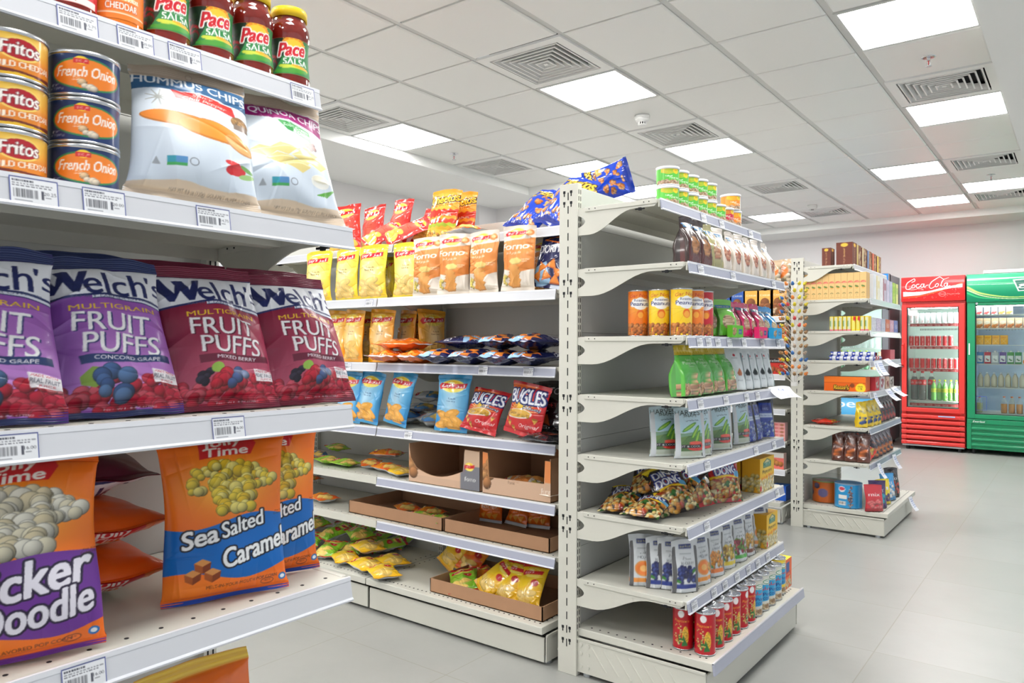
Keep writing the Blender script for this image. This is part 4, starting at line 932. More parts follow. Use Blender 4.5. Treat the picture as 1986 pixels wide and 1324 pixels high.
im_r = lays((214,40,36), (206,34,34), (240,190,80), sub=('Chili', (120,20,20)), pale=(240,120,90)); mkbag('lr', im_r, (200,36,38), .19, .27, .075, 106)
def forno():
    c = Cv(140, .62, (226,216,204)); c.poly([(0,.26),(1,.20),(1,.66),(.6,.72),(0,.66)], (226,146,78)); c.vgrad(.24, .64, (230,150,84), (222,136,66), c.polym([(0,.26),(1,.20),(1,.66),(.6,.72),(0,.66)]))
    lays_logo(c, .44, .13, .56, .085); c.ell(.82, .12, .11, .055, (224,140,76)); c.ell(.82, .12, .06, .025, (240,210,150))
    c.text('Forno', .44, .33, .095, .76, c=(255,252,246), bold=.035, shear=.1, rot=-3); c.text('\uFEEE\uFEE7\uFEAD\uFEEE\uFED3', .42, .425, .055, .42, c=(250,236,220), bold=.04)
    c.text('AUTHENTIC', .74, .53, .018, .28, c=(250,240,225)); c.text('CHEESE', .74, .56, .018, .2, c=(250,240,225))
    for k, (x, y, r) in enumerate(((.50,.56,30),(.44,.66,12),(.48,.72,-8),(.44,.78,8),(.48,.84,-10),(.44,.90,6))):
        col = (238,204,124) if k == 0 else (222,156,84); c.poly([(x-.20,y),(x-.12,y-.045),(x+.08,y-.055),(x+.2,y-.01),(x+.14,y+.04),(x-.08,y+.05)], tuple(int(q*.8) for q in col)); c.poly([(x-.19,y-.006),(x-.12,y-.048),(x+.08,y-.056),(x+.19,y-.014),(x+.13,y+.026),(x-.08,y+.036)], col)
    c.lumps(8, .1, .76, .22, .9, .03, [(244,220,110)], 4); return c.done()
im_f = forno(); mkbag('fo', im_f, (224,200,176), .165, .268, .065, 107, mt='satin', nu=84, nv=120); mkbag('fo2', im_f, (224,200,176), .165, .268, .06, 108, mt='satin', nu=84, nv=120)
def navy():
    c = Cv(120, .75, (26,32,82)); c.poly([(.1,.14),(.5,.02),(.9,.10),(.55,.20)], (238,120,40)); c.poly([(.2,.13),(.5,.05),(.8,.10),(.52,.17)], (26,32,82)); c.text('DORITOS', .5, .30, .15, .86, c=(240,240,248), out=(20,20,50), ow=.01, bold=.04, rot=-6)
    c.text('\uFEB2\uFEAE\uFEED\uFEA9', .72, .18, .1, .4, c=(240,240,248), bold=.03); c.poly([(.0,.70),(.4,.55),(.6,.9),(.2,1)], (150,190,224))
    for (x, y, r) in ((.30,.66,0),(.55,.60,40),(.72,.72,-20),(.45,.80,10),(.2,.82,60),(.68,.86,30)):
        t = math.radians(r); P = [(x+.16*math.cos(t+a), y+.12*math.sin(t+a)) for a in (0, 2.1, 4.2)]; c.poly(P, (200,96,34)); c.poly([(x+.13*math.cos(t+a), y-.01+.1*math.sin(t+a)) for a in (0, 2.1, 4.2)], (236,140,54))
    c.rect(0, 0, 1, .05, (18,22,60)); c.rect(.55, .93, 1, 1, (210,220,235)); return c.done()
im_n = navy(); mkbag('na', im_n, (24,30,76), .205, .27, .075, 109); mkbag('na2', im_n, (24,30,76), .2, .27, .07, 110)
def oran():
    c = Cv(100, .7, (236,112,24)); c.text('CHEESE', .5, .3, .12, .7, c=(250,240,220), bold=.03, shear=.2, rot=-6); c.brush([(.2,.45),(.5,.4),(.8,.47)], .02, (250,230,200)); c.text('Nacho', .5, .58, .12, .6, c=(250,240,220), shear=.3, rot=-6)
    for x in (.3,.55,.75): c.poly([(x-.12,.8),(x+.12,.74),(x+.02,.9)], (246,170,70))
    c.rect(0, .92, 1, 1, (206,214,224)); return c.done()
mkbag('or', oran(), (230,110,30), .18, .25, .065, 111)
def bugles():
    c = Cv(130, 1.0, (206,24,36)); c.glow(.46, .44, .36, .26, (252,214,70), 1.); c.poly([(.0,.0),(.8,.0),(.3,.28),(0,.4)], (238,180,50), .5)
    for k in range(12): a = math.pi*(1+k/11); c.brush([(.46+.2*math.cos(a), .52+.1*math.sin(a)), (.46+.42*math.cos(a), .5+.3*math.sin(a))], .012, (253,232,130), .004)
    c.text('BUGLES', .50, .26, .24, .86, c=(240,242,250), out=(26,40,110), ow=.03, bold=.05, rot=-4, bulge=.15); c.text('\uFEB0\uFEE0\uFEE0\uFED4\uFEBC\uFE91', .68, .46, .08, .4, c=(250,246,236), out=(20,30,80), ow=.01)
    c.ell(.42, .60, .34, .09, (240,236,226), -6); c.ell(.42, .595, .31, .075, (226,176,66), -6); c.lumps(22, .14, .57, .7, .63, .022, [(232,180,60),(222,160,50)], 2)
    for (x, y) in ((.2,.8),(.3,.88),(.82,.66),(.12,.72)): c.poly([(x-.05,y-.03),(x+.05,y-.02),(x,y+.07)], (236,190,90)); c.ell(x, y-.026, .05, .02, (170,110,40))
    c.text('Original', .68, .80, .09, .46, c=(250,240,236), shear=.35, rot=-4); c.text('\uFEF2\uFEE0\uFEBB\uFEC3', .72, .91, .05, .2, c=(250,240,236)); c.rect(.0, 0, 1, .05, (180,20,30)); return c.done()
im_g = bugles(); mkbag('bu', im_g, (196,24,34), .205, .215, .07, 112); mkbag('bu2', im_g, (196,24,34), .205, .215, .085, 113)
def blackbag():
    c = Cv(90, .8, (22,22,26)); c.noise(.5, 5, 2); c.text('DORITOS', .5, .2, .12, .8, c=(210,212,216), bold=.02); c.text('SWEET', .6, .45, .07, .4, c=(200,60,60)); c.poly([(.3,.7),(.6,.6),(.7,.8)], (180,80,40)); c.brush([(.1,.5),(.3,.6),(.6,.55)], .012, (190,190,196)); return c.done()
mkbag('bk', blackbag(), (24,24,28), .19, .24, .075, 114)
def cheeto(bl):
    c = Cv(130, .72, (26,70,200) if bl else (246,150,40))
    if bl:
        c.text('Cheetos', .5, .17, .2, .9, c=(250,206,70), out=(50,30,30), ow=.018, bold=.05, shear=.1, rot=-8); c.text('Puffs', .7, .31, .07, .35, c=(250,170,60), out=(60,30,30), ow=.008, bold=.03)
        for (x, y, r) in ((.3,.5,30),(.55,.45,-20),(.75,.6,10),(.4,.66,60),(.62,.76,-40),(.25,.78,20),(.8,.84,0),(.45,.88,35),(.2,.62,-50)): c.lumps(9, x-.07, y-.035, x+.07, y+.035, .028, [(226,130,56),(240,160,90),(250,190,130)], int(x*100), 1.3)
        c.poly([(.7,.36),(.96,.32),(.94,.44),(.74,.47)], (222,180,90)); c.poly([(0,.9),(.5,.86),(1,.94),(1,1),(0,1)], (20,50,150))
    else:
        c.glow(.5, .3, .6, .3, (252,190,70), .8); c.text('Cheetos', .5, .21, .15, .88, c=(250,200,50), out=(40,30,30), ow=.018, bold=.05, shear=.1, rot=-8); c.text('Flamin Hot', .5, .33, .05, .6, c=(170,30,20), bold=.02, rot=-6)
        for y, col in ((.42,(210,50,30)),(.54,(240,150,40)),(.6,(200,60,30)),(.68,(170,190,50)),(.74,(236,190,60))): c.wave(y, .012, y*3, col, 6, -.03)
        c.text('\uFEE9\uFEAE\uFEA4\uFECC', .6, .52, .06, .4, c=(250,240,220)); c.lumps(40, .1, .80, .95, .97, .03, [(244,190,80),(238,160,60),(250,220,140)], 3, 1.5)
    return c.done()
im_cb = cheeto(True); mkbag('cb', im_cb, (30,70,190), .20, .28, .09, 115, nu=84, nv=110); mkbag('cb2', im_cb, (120,160,200), .2, .28, .09, 118)
mkbag('co', cheeto(False), (240,150,40), .18, .25, .06, 116)
# --- small bags
def small(bg, c2, food=(240,204,110), H=100):
    c = Cv(H, .66, bg); c.wave(.55, .05, .1, c2, 1); c.glow(.4, .75, .4, .2, (252,236,150), .6); lays_logo(c, .5, .24, .7, .12, False); c.ell(.68, .46, .13, .075, (196,30,40)); c.text('1', .68, .46, .07, c=(255,255,255), bold=.05)
    for (x, y, r) in ((.3,.74,20),(.6,.70,-15),(.46,.86,5)): c.ell(x, y, .22, .07, tuple(int(q*.85) for q in food), r); c.ell(x, y-.01, .2, .055, food, r)
    c.rect(0, 0, 1, .08, (196,30,36)); c.rect(0, .95, 1, 1, (196,30,36) if bg[0] < 200 else (230,170,40)); return c.done()
kw = dict(nu=64, nv=84, wr=.005, ncr=30, seal=.014)
mkbag('sg', small((150,200,50), (120,180,40)), (216,220,224), .13, .185, .05, 121, **kw); mkbag('sy', small((246,206,40), (244,190,30)), (214,216,220), .13, .185, .05, 122, **kw)
mkbag('so', small((240,140,30), (236,90,30)), (214,216,220), .13, .185, .05, 123, **kw); mkbag('sl', small((160,208,60), (130,190,50)), (150,200,60), .13, .185, .045, 124, **kw)
mkbag('sb', small((226,230,236), (60,90,160)), (214,216,220), .13, .185, .045, 125, **kw); mkbag('dor', oran(), (190,60,20), .15, .2, .06, 126, **kw)
mkbag('sv', small((206,210,216), (60,120,190)), (200,204,210), .15, .2, .06, 127, **kw)

def flat(th, t=.035, h=.26, up=True): return RZ(th) @ (RX(-90) if up else RX(90)) @ TR(0, 0, -h/2)
def P4(key, u, y, z, label, group=None, rz=0., rot=None, v=700, **k):
    x = ony(u, v, y)[0]; return D[key].put((x, y, z), label, group, math.radians(rz), rot, **k)
Z1, Z2, Z3, Z4, Z5, Z6, Z7 = 1.688, 1.427, 1.128, .831, .601, .399, .151
# top shelf: red, orange and blue bags
g = 'red chip bags on top of the long shelf row'; y = 2.60
P4('lr', 668, y+.02, Z1, 'red chip bag leftmost on the top shelf, half hidden by the quinoa chips bag', g, 25, RX(-12) @ RY(-6)); P4('lr', 716, y+.11, Z1, 'red chip bag standing upright behind two tilted red ones', g, -6, RX(-8))
P4('lr', 765, y+.11, Z1, 'tallest red chip bag, at the right end of the red heap', g, -12, RX(-8) @ RY(8)); P4('lr', 706, y-.05, Z1, 'red chip bag tipped over leftmost at the shelf front', g, 10, RX(-48) @ RY(38), sc=(.85,.6,.85))
P4('lr', 745, y-.06, Z1, 'red chip bag tipped far over with its yellow chips picture at the shelf front', g, 12, RX(-52) @ RY(50), sc=(.9,.6,.9))
g = 'orange puff bags on the top shelf'
P4('co', 893, y+.07, Z1, 'orange flaming puffs bag at the back right, behind its twin', g, 2, RX(-4)); P4('co', 853, y-.03, Z1, 'orange flaming puffs bag in front with the black-outlined brand word', g, 4, RX(-8) @ RY(4))
P4('lr', 818, y+.10, Z1, 'pale red chip bag leaning behind the left orange puffs bag', None, 25, RX(-20) @ RY(20), sc=.75)
P4('so', 902, y-.07, Z1, 'small orange and red bag lying on its side in front of the orange puffs', None, 70, flat(0, h=.185))
g = 'blue puff bags on the top shelf'
P4('cb', 1000, y+.04, Z1, 'blue puffs bag on the left, leaning back, on the top shelf', g, 8, RX(-42) @ RY(26)); P4('cb', 1058, y+.0, Z1, 'blue puffs bag in front, its brand word cut by the metal post', g, 0, RX(-36) @ RY(22))
D['cb'].put((-1.72, 3.12, 1.689), 'blue puffs bag lying flat behind the metal post, under the tilted one', g, .0, flat(90, h=.28)); D['cb'].put((-1.74, 3.10, 1.775), 'blue puffs bag lying behind the post, second of the stack', g, .0, flat(84, h=.28))
D['cb2'].put((-1.62, 3.00, 1.85), 'blue puffs bag lying tilted on top, its pale blue bottom sticking out beyond the post', g, .15, RX(8) @ RY(-104), sc=.84)
# second shelf: yellow and beige bags
g = 'yellow chip bags'; y = 2.435
for u, yy, k, r, lb in ((617, y, 'ly', 6, 'yellow chip bag leftmost, framed between foreground shelf and fruit puffs'), (672, y, 'ly', -4, 'yellow chip bag second from left, touching the foreground shelf end'), (722, y, 'ly', 4, 'yellow chip bag fully visible with a big white-red logo'),
                    (752, y+.14, 'ly2', -25, 'shaded yellow chip bag behind, back turned, just right of the fully visible one'), (777, y+.18, 'ly2', 80, 'narrow shaded yellow chip bag seen edge-on'), (790, y+.0, 'ly2', 6, 'yellow chip bag in shade next to the first beige one')):
    P4(k, u, yy, Z2, lb, g, r, RX(-1) if yy < 2.5 else RX(-3), sc=1 if yy < 2.5 else .86)
g = 'beige and orange oven-baked chip bags'
for u, yy, r, k, lb in ((829, y+.0, 8, 'fo', 'beige and orange chip bag leftmost of four, turned sideways'), (878, y, 10, 'fo2', 'beige and orange chip bag second from left, leaning'), (938, y, -2, 'fo', 'beige and orange chip bag third from left'), (1003, y-.01, 2, 'fo2', 'beige and orange chip bag rightmost of the front ones'), (1052, y+.13, 0, 'fo', 'beige and orange chip bag standing in shade behind the rightmost one')):
    P4(k, u, yy, Z2, lb, g, r, RX(-1) @ RY(2 if k == 'fo2' else 0), sc=1 if yy < 2.5 else .84)
P4('na', 1062, y+.03, Z2, 'navy tortilla chip bag standing beside the metal post', None, 4, RX(-14) @ RY(8), sc=.85)
# third shelf
g = 'orange chip bags standing on the third shelf'
for u, yy, r, lb in ((650, y, 0, 'orange chip bag half hidden by the maroon fruit puffs bag'), (683, y-.01, -4, 'orange chip bag at the left with its logo clear'), (703, y+.12, 30, 'dark orange chip bag wedged behind between two standing ones'), (738, y+.03, 6, 'orange chip bag in the middle with a folded top'), (786, y+.17, -14, 'shaded orange chip bag behind the lying bags'), (812, y+.24, 4, 'orange chip bag at the back beside the shelf bracket'), (840, y+.21, 75, 'orange chip bag seen edge-on under the bracket')):
    P4('lo', u, yy, Z3, lb, g, r, RX(-4))
g = 'orange snack bags lying flat'
P4('or', 765, y+.0, Z3, 'orange snack bag lying flat, bottom left of the flat stack', g, 8, flat(0, h=.25), sc=(.9,.8,.9)); P4('or', 822, y+.01, Z3, 'orange snack bag lying flat, bottom, next to the navy ones', g, -4, flat(0, h=.25), sc=(.8,.8,.9)); P4('or', 788, y+.02, Z3+.054, 'orange snack bag lying flat on top of two others', g, 4, flat(85, h=.25), sc=(1,.8,1.1))
g = 'navy chip bags lying flat'
for u, yy, z, r, k, lb in ((866, y, 0, 4, 'na', 'navy chip bag lying at the bottom left of the navy pile'), (927, y+.0, 0, -5, 'na2', 'navy chip bag lying at the bottom, second from left'), (985, y, 0, 3, 'na', 'navy chip bag lying at the bottom, third from left'), (1042, y, 0, 0, 'na2', 'navy chip bag lying at the bottom right by the post'),
                       (900, y+.06, .062, 92, 'na', 'navy chip bag lying on top, left end of the navy pile'), (980, y+.03, .062, 6, 'na2', 'navy chip bag lying on top in the middle of the navy pile'), (1044, y+.02, .064, -3, 'na', 'navy chip bag lying on top, nearest the post')):
    P4(k, u, yy, Z3+z, lb, g, 0, flat(r, h=.27), sc=(.80, .85, .95))
# fourth shelf
g = 'blue chip bags'
for u, r, k, rr, lb in ((676, 4, 'lb', RX(-4), 'light blue chip bag half hidden by the fruit puffs bag'), (710, 2, 'lb', RX(-8) @ RY(6), 'light blue chip bag leaning, second from left'), (765, -2, 'lb2', RX(-9) @ RY(9), 'light blue chip bag leaning with its top corner turned right'), (874, 14, 'lb2', RX(-5) @ RY(3), 'light blue chip bag alone beside the red corn snack bags')):
    P4(k, u, y-.01, Z4, lb, g, r, rr)
P4('bu2', 926, y-.01, Z4, 'red corn snack bag slumped to the right, shorter', 'red corn snack bags', 8, RX(-24) @ RY(10), sc=.9); P4('bu', 1012, y-.01, Z4, 'red corn snack bag standing tall with a bright brand word', 'red corn snack bags', -4, RX(-9) @ RY(9))
P4('bk', 1056, y+.10, Z4, 'black snack bag in shade between red bag and post', 'black snack bags', 0, RX(-14)); P4('bk', 1052, y-.02, Z4, 'black snack bag lying flat by the post under the standing one', 'black snack bags', 0, flat(80, h=.24), sc=(.8, .5, .8))
P4('sv', 812, y+.2, Z4+.052, 'silver and blue bag on top of a small heap at the back of the shelf', 'silver and blue bags', 20, flat(70, h=.2), sc=(.9,.7,.9)); P4('sv', 795, y+.16, Z4, 'silver and blue bag at the bottom left of a small heap at the back', 'silver and blue bags', 0, flat(20, h=.2)); P4('sv', 842, y+.12, Z4, 'silver and blue bag at the bottom right of the small heap', 'silver and blue bags', 0, flat(60, h=.2)); P4('sv', 828, y+.22, Z4+.10, 'grey silver bag highest on the small heap', 'silver and blue bags', 0, flat(100, h=.2), sc=.85)
# fifth shelf: small bags, flat
g = 'small bags lying on the left of the fifth shelf'; y = 2.50
for u, yy, z, k, r, lb in ((575, y+.03, .0, 'so', 70, 'small red-orange bag at the left end near the popcorn'), (571, y+.14, .05, 'so', 30, 'small orange bag on top, leftmost'), (615, y+.08, .0, 'sb', 60, 'small white and blue bag behind the green ones'), (636, y, 0, 'sl', 70, 'small light green bag, first of the green trio'), (668, y-.01, .0, 'sl', 84, 'small light green bag nearest the shelf edge'), (655, y+.12, .045, 'sl', 60, 'small green bag behind, on top of the others'),
                       (722, y+.04, 0, 'so', 50, 'small orange bag left of the orange heap beside the box'), (752, y+.0, 0, 'so', 80, 'small orange bag middle of the heap beside the box'), (776, y-.02, 0, 'sy', 70, 'small yellow-orange bag touching the cut-out box'), (750, y+.10, .045, 'so', 110, 'small orange bag on top of the heap beside the box')):
    P4(k, u, yy, Z5+z, lb, g, 0, flat(r, h=.185), sc=(.9,.8,.95))
# sixth shelf
g = 'small orange bags on the sixth shelf left of the trays'
for u, yy, z, r, k, lb in ((575, y+.03, 0, 60, 'so', 'small orange bag leftmost, low, beside the blue popcorn bag'), (595, y+.12, .05, 80, 'so', 'small orange bag lying on top of the left one'), (628, y, 0, 75, 'so', 'small orange bag on the right, alone on the shelf edge')):
    P4(k, u, yy, Z6+z, lb, g, 0, flat(r, h=.185), sc=(.95,.8,.95))
# bottom deck, many small bags
g = 'small green and yellow bags heaped on the bottom deck'
its = [(592,2.66,0,'sg',-20,'behind the popcorn bag'),(606,2.50,0,'sg',30,'leftmost in front'),(640,2.44,0,'sg',25,'second in front, leaning on others'),(612,2.62,.05,'sg',70,'leftmost on top'),(650,2.60,.03,'sg',-10,'in the middle of the heap'),(690,2.55,.0,'sg',20,'front centre with its red end'),(668,2.70,.03,'sg',40,'back centre'),
       (700,2.74,.02,'sg',80,'far back'),(728,2.72,.0,'sg',10,'rear, half in shade'),(752,2.68,.0,'sg',-30,'large green one in the rear'),(775,2.76,.0,'sg',15,'rightmost green in the shade'),(700,2.62,.05,'sg',60,'on top right of the green heap'),
       (672,2.42,.0,'sy',60,'first yellow one at the edge'),(712,2.40,.0,'sy',75,'yellow one lying on the deck edge'),(745,2.37,.0,'sy',62,'yellow one nearest the floor, alone'),(714,2.50,.045,'sy',70,'yellow one on top of the others'),(762,2.52,.0,'sy',68,'yellow one furthest right, red end outward')]
for u, yy, z, k, r, lb in its: P4(k, u, yy, Z7+z, 'small %s chip bag on the bottom deck, %s' % ('green' if k == 'sg' else 'yellow', lb), g, 0, RX(10 if k == 'sg' else 0) @ flat(r, h=.185), sc=(1.02,1.05,1.05))
g = 'two small bags beside the lowest tray'
P4('sy', 862, 2.62, Z7, 'small silver-backed yellow bag left of the lowest tray, in shade', g, 0, RX(-35) @ RY(25)); P4('so', 900, 2.60, Z7, 'small yellow and orange bag leaning against the lowest tray', g, 10, RX(-40) @ RY(20))

# --- cardboard trays and boxes
def tray(name, u0, u1, y0, z, h, dep, label, cut=None, art=None, group=None, side_h=None, slope=0., v=950):
    xa, xb = ony(u0, v, y0)[0], ony(u1, v, y0)[0]; w_ = xb-xa; t = .004; sh = side_h or h
    T = empty(name, ((xa+xb)/2, y0, z), 0, label, 'cardboard tray', group)
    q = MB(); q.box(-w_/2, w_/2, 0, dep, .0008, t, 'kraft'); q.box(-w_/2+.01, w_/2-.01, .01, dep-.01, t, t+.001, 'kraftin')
    x = -w_/2+w_*.45; q.box(x, x+.002, .01, dep-.01, t+.0008, t+.0016, 'dark'); q.build('bottom', T)
    top = [(w_/2, h), (-w_/2, h)] if not cut else cut(w_, h)
    q = MB(); q.prism([(-w_/2, .001), (w_/2, .001)]+top, 'y', 0, t, 'kraft'); F = q.build('front_wall', T)
    if art is not None:
        n = 90; u, vv = np.meshgrid(np.linspace(0, 1, n), np.linspace(0, 1, 50)); 
        tp = top[::-1]; hx = np.interp((u-.5)*w_, [p[0] for p in tp], [p[1] for p in tp]); P = np.stack([(u-.5)*w_, -0.0006+0*u, .002+vv*(hx-.003)], -1)
        o = bpy.data.objects.new('printed_front', patches_mesh('printed_front', [(P, sample(art, u, 1-P[..., 2]/h))], 'paper')); COL.objects.link(o); o.parent = F
    for nm, a, b2 in (('side_wall', -w_/2, -w_/2+t), ('side_wall', w_/2-t, w_/2)):
        q = MB(); q.prism([(0, .001), (dep, .001), (dep, sh), (0, sh)], 'x', a, b2, 'kraft'); q.build(nm, T)
    q = MB(); q.box(-w_/2, w_/2, dep-t, dep, .001, sh, 'kraft'); q.build('back_wall', T)
    return T
def ucut(w_, h):
    L = [(w_/2, h*.98), (w_*.30, h), (w_*.28, h*.45)]+[(w_*(.28-.74*(k/10))*1., h*(.45-.22*math.sin(math.pi*k/10))) for k in range(1, 10)]+[(-w_*.47, h*.62), (-w_/2, h)]
    return L
def lcut(w_, h): return [(w_/2, h*.95), (w_*.42, h*.95), (w_*.41, h*.42), (-w_*.40, h*.40), (-w_*.42, h*.98), (-w_/2, h)]
def boxart(two):
    c = Cv(90, 1.75, (206,172,146)); 
    if not two: c.rect(.74, 0, 1, 1, (120,120,128)); c.rect(.74, 0, 1, .4, (206,176,150)); c.rect(.0, .55, .74, .8, (224,186,156), .6)
    else: c.rect(.9, 0, 1, .55, (228,140,80)); c.rect(0, 0, .09, .4, (230,140,80)); c.text('Forno', .93, .75, .12, .12, c=(240,230,220)); 
    c.lumps(9, .02, .25, .13, .75, .10, [(206,150,96),(190,130,80)], 3, 1.3); lays_logo(c, .86, .42, .13, .11, False) if not two else None
    c.text('Forno', .87, .72, .10, .14, c=(240,240,240), bold=.02) if not two else c.text('Forno', .5, .62, .06, .1, c=(190,150,120)); c.text('Forno', .44, .66, .07, .1, c=(120,90,70)); return c.done()
tray('cardboard_box', 793, 930, 2.40, Z5, .17, .34, 'tall printed cardboard box with a round cut-out front, empty and dark inside', ucut, boxart(False))
tray('cardboard_box', 936, 1068, 2.40, Z5, .17, .34, 'tall printed cardboard box with a low cut-out front holding a few bags, beside the post', lcut, boxart(True))
tray('cardboard_tray', 677, 858, 2.42, Z6, .058, .36, 'shallow cardboard tray with bean-shaped stains, left of two on one shelf', group='shallow open trays')
tray('cardboard_tray', 862, 1066, 2.42, Z6, .058, .36, 'shallow cardboard tray next to the post, right of two on one shelf', group='shallow open trays')
tray('cardboard_tray', 834, 1052, 2.36, Z7, .058, .36, 'shallow cardboard tray on the bottom deck full of yellow bags', group='shallow open trays', v=1180)
g = 'bags inside the low-front box'
P4('fo', 1010, 2.56, Z5+.006, 'beige and orange bag lying inside the low-front box, at the back', g, 20, flat(80, h=.268), sc=(.8,.8,.8)); P4('fo', 1040, 2.47, Z5+.006, 'beige and orange bag lying inside the low-front box, in front', g, 0, flat(84, h=.268), sc=(.8,.6,.8))
g = 'small bags inside the left shallow tray'
for u, yy, k, r, lb in ((790, 2.58, 'so', 60, 'orange bag left in the stained tray'), (832, 2.58, 'so', 80, 'orange-red bag at the back of the stained tray'), (810, 2.48, 'sg', 88, 'green bag in front in the stained tray'), (850, 2.49, 'sg', 75, 'green bag at the right corner of the stained tray')): P4(k, u, yy, Z6+.006, lb, g, 0, flat(r, h=.185), sc=(.9,.8,.8))
g = 'orange tortilla bags at the back of the right tray'
P4('dor', 950, 2.66, Z6+.006, 'orange tortilla bag standing at the left in the right tray', g, 5, RX(-12), sc=(.9,.8,.85)); P4('dor', 1000, 2.68, Z6+.006, 'orange tortilla bag leaning in the middle of the right tray', g, -8, RX(-24), sc=(.9,.8,.9)); P4('dor', 1040, 2.70, Z6+.006, 'orange tortilla bag in deep shade in the right tray', g, 10, RX(-20), sc=(.9,.8,.9))
g = 'small bags inside the bottom tray'
for u, yy, k, rr, lb in ((898, 2.46, 'sg', RX(18) @ flat(40, h=.185), 'green bag resting on the left rim of the bottom tray'), (940, 2.58, 'so', RX(14) @ flat(70, h=.185), 'red-ended bag propped at the back of the bottom tray'), (930, 2.42, 'sy', RX(-45) @ RY(35), 'yellow bag leftmost in the bottom tray'), (972, 2.42, 'sy', RX(-40) @ RY(6), 'yellow bag in the middle of the bottom tray'), (1018, 2.42, 'sy', RX(-35) @ RY(-4), 'yellow bag with a wide red top at the right of the bottom tray')): P4(k, u, yy, Z7+.006, lb, g, 0, rr, v=1180)
# ------------------------------------------------------------------ middle end unit (fronts face +x)
def P5(key, u, x, z, label, group=None, rz=0., rot=None, v=700, **k):
    y = onx(u, v, x)[1]; return D[key].put((x, y, z), label, group, FR+math.radians(rz), rot, **k)
def Y5(key, x, y, z, label, group=None, rz=0., rot=None, **k): return D[key].put((x, y, z), label, group, FR+math.radians(rz), rot, **k)
ORD = ['first', 'second', 'third', 'fourth', 'fifth', 'sixth', 'seventh', 'eighth', 'ninth', 'tenth']
def cv_nutcan(bg, nuts):
    c = Cv(80, 3.6, bg); c.rect(0, 0, .30, 1, tuple(min(255, int(q*1.05+14)) for q in bg))
    for k in range(8): c.rect(.08, .15+.07*k, .24, .165+.07*k, tuple(min(255, q+60) for q in bg))
    for k in range(4): c.brush([(.36,.10+.06*k),(.48,.14+.08*k),(.62,.05+.05*k)], .05, (236,190,40), .02)
    c.ell(.58, .22, .045, .17, (246,206,50)); c.text('Best', .58, .19, .09, .05, c=(60,110,40)); c.text('Salted', .47, .52, .09, .10, c=(240,250,236)); c.text('Pistachios', .56, .62, .11, .15, c=(240,250,236), bold=.02)
    c.lumps(80, .28, .80, .86, .98, .085, nuts, 4, .9); return c.done()
nb = [(206,170,140),(190,150,118),(226,200,170)]
for key, bg in (('ncg', (92,190,70)), ('nco', (240,140,50)), ('ncr', (200,40,70))): D[key] = Proto('nut_can', can('nut_can', .0405, .068, cv_nutcan(bg, nb), 90, 40, lid='whitelid', top='snap'), 'can')
zt = 1.716; lo = ['ncg']*6+['ncr', 'nco']; g = 'green nut cans on the top shelf'
us = [1294, 1313, 1333, 1351, 1369, 1387, 1403, 1418]
for k, (u, ky) in enumerate(zip(us, lo)):
    P5(ky, u, -1.196, zt, ('green nut can, %s in the lower row from the shelf end' % ORD[k]) if ky == 'ncg' else ('red nut can between green and orange ones' if ky == 'ncr' else 'orange nut can at the bottom right of the row'), g if ky == 'ncg' else None, -48+k*2)
for k, u in enumerate(us[:5]): P5('ncg', u, -1.196, zt+.069, 'green nut can, %s in the upper row from the shelf end' % ORD[k], g, -48+k*3)
P5('nco', 1416, -1.196, zt+.069, 'orange nut can stacked on the red and orange ones', None, -40)
# second shelf: block-bottom nut bags
def cv_nutbag(bg, bg2, nuts, win=True, logo=(30,110,170), top=None):
    c = Cv(80, .62, bg); c.vgrad(.2, 1, bg, bg2); c.rect(.1, .16, .9, .25, logo); c.text('best nuts', .5, .205, .035, .6, c=(240,220,120), bold=.03); c.brush([(.3,.33),(.7,.33)], .01, tuple(min(255,q+50) for q in bg)); c.brush([(.3,.38),(.7,.38)], .008, tuple(min(255,q+50) for q in bg))
    m = c.ellm(.5, .64, .30, .20); c.put(m, tuple(int(q*.7) for q in nuts[0])); c.lumps(70, .15, .45, .85, .85, .04, nuts, 6, 1.1, mask=m)
    if top: c.rect(0, 0, 1, .12, top)
    return c.done()
nn = [(206,150,110),(190,120,84),(226,180,140)]
kw = dict(kind='gusset', nu=64, nv=60, seal=.014, wr=.0028, ncr=22, nm='nut_bag', cat='nut bag')
mkbag('nbk', cv_nutbag((44,30,30), (90,36,34), [(180,120,70),(200,140,90)]), (40,28,28), .088, .168, .068, 201, side=lin((52,34,30)), **kw)
mkbag('ngd', cv_nutbag((170,164,120), (150,146,104), nn), (150,146,110), .088, .165, .068, 202, side=lin((110,112,70)), **kw)
mkbag('nbe', cv_nutbag((226,216,206), (218,208,198), [(214,140,110),(190,100,80),(230,170,140)]), (214,206,196), .088, .165, .066, 203, side=lin((196,184,168)), **kw)
mkbag('nbf', cv_nutbag((226,216,206), (218,208,198), [(214,140,110),(190,100,80),(230,170,140)]), (214,206,196), .086, .162, .068, 204, side=lin((196,184,168)), **kw)
g = 'block-bottom nut bags on the second shelf'
for k in range(9):
    ky = ['nbk', 'nbk', 'ngd', 'nbe', 'nbf', 'nbe', 'nbf', 'nbe', 'nbf'][k]
    lb = ['dark brown nut bag at the end of the shelf with its side panel visible', 'dark brown nut bag, second in the row', 'olive gold nut bag behind the dark brown ones'][k] if k < 3 else 'beige nut bag, %s of the six beige ones from the camera' % ORD[k-3]
    Y5(ky, -1.094, 2.435+.1*k, 1.493, lb, g, -6+(k*37 % 9), RX(-3-(k*5 % 4)))
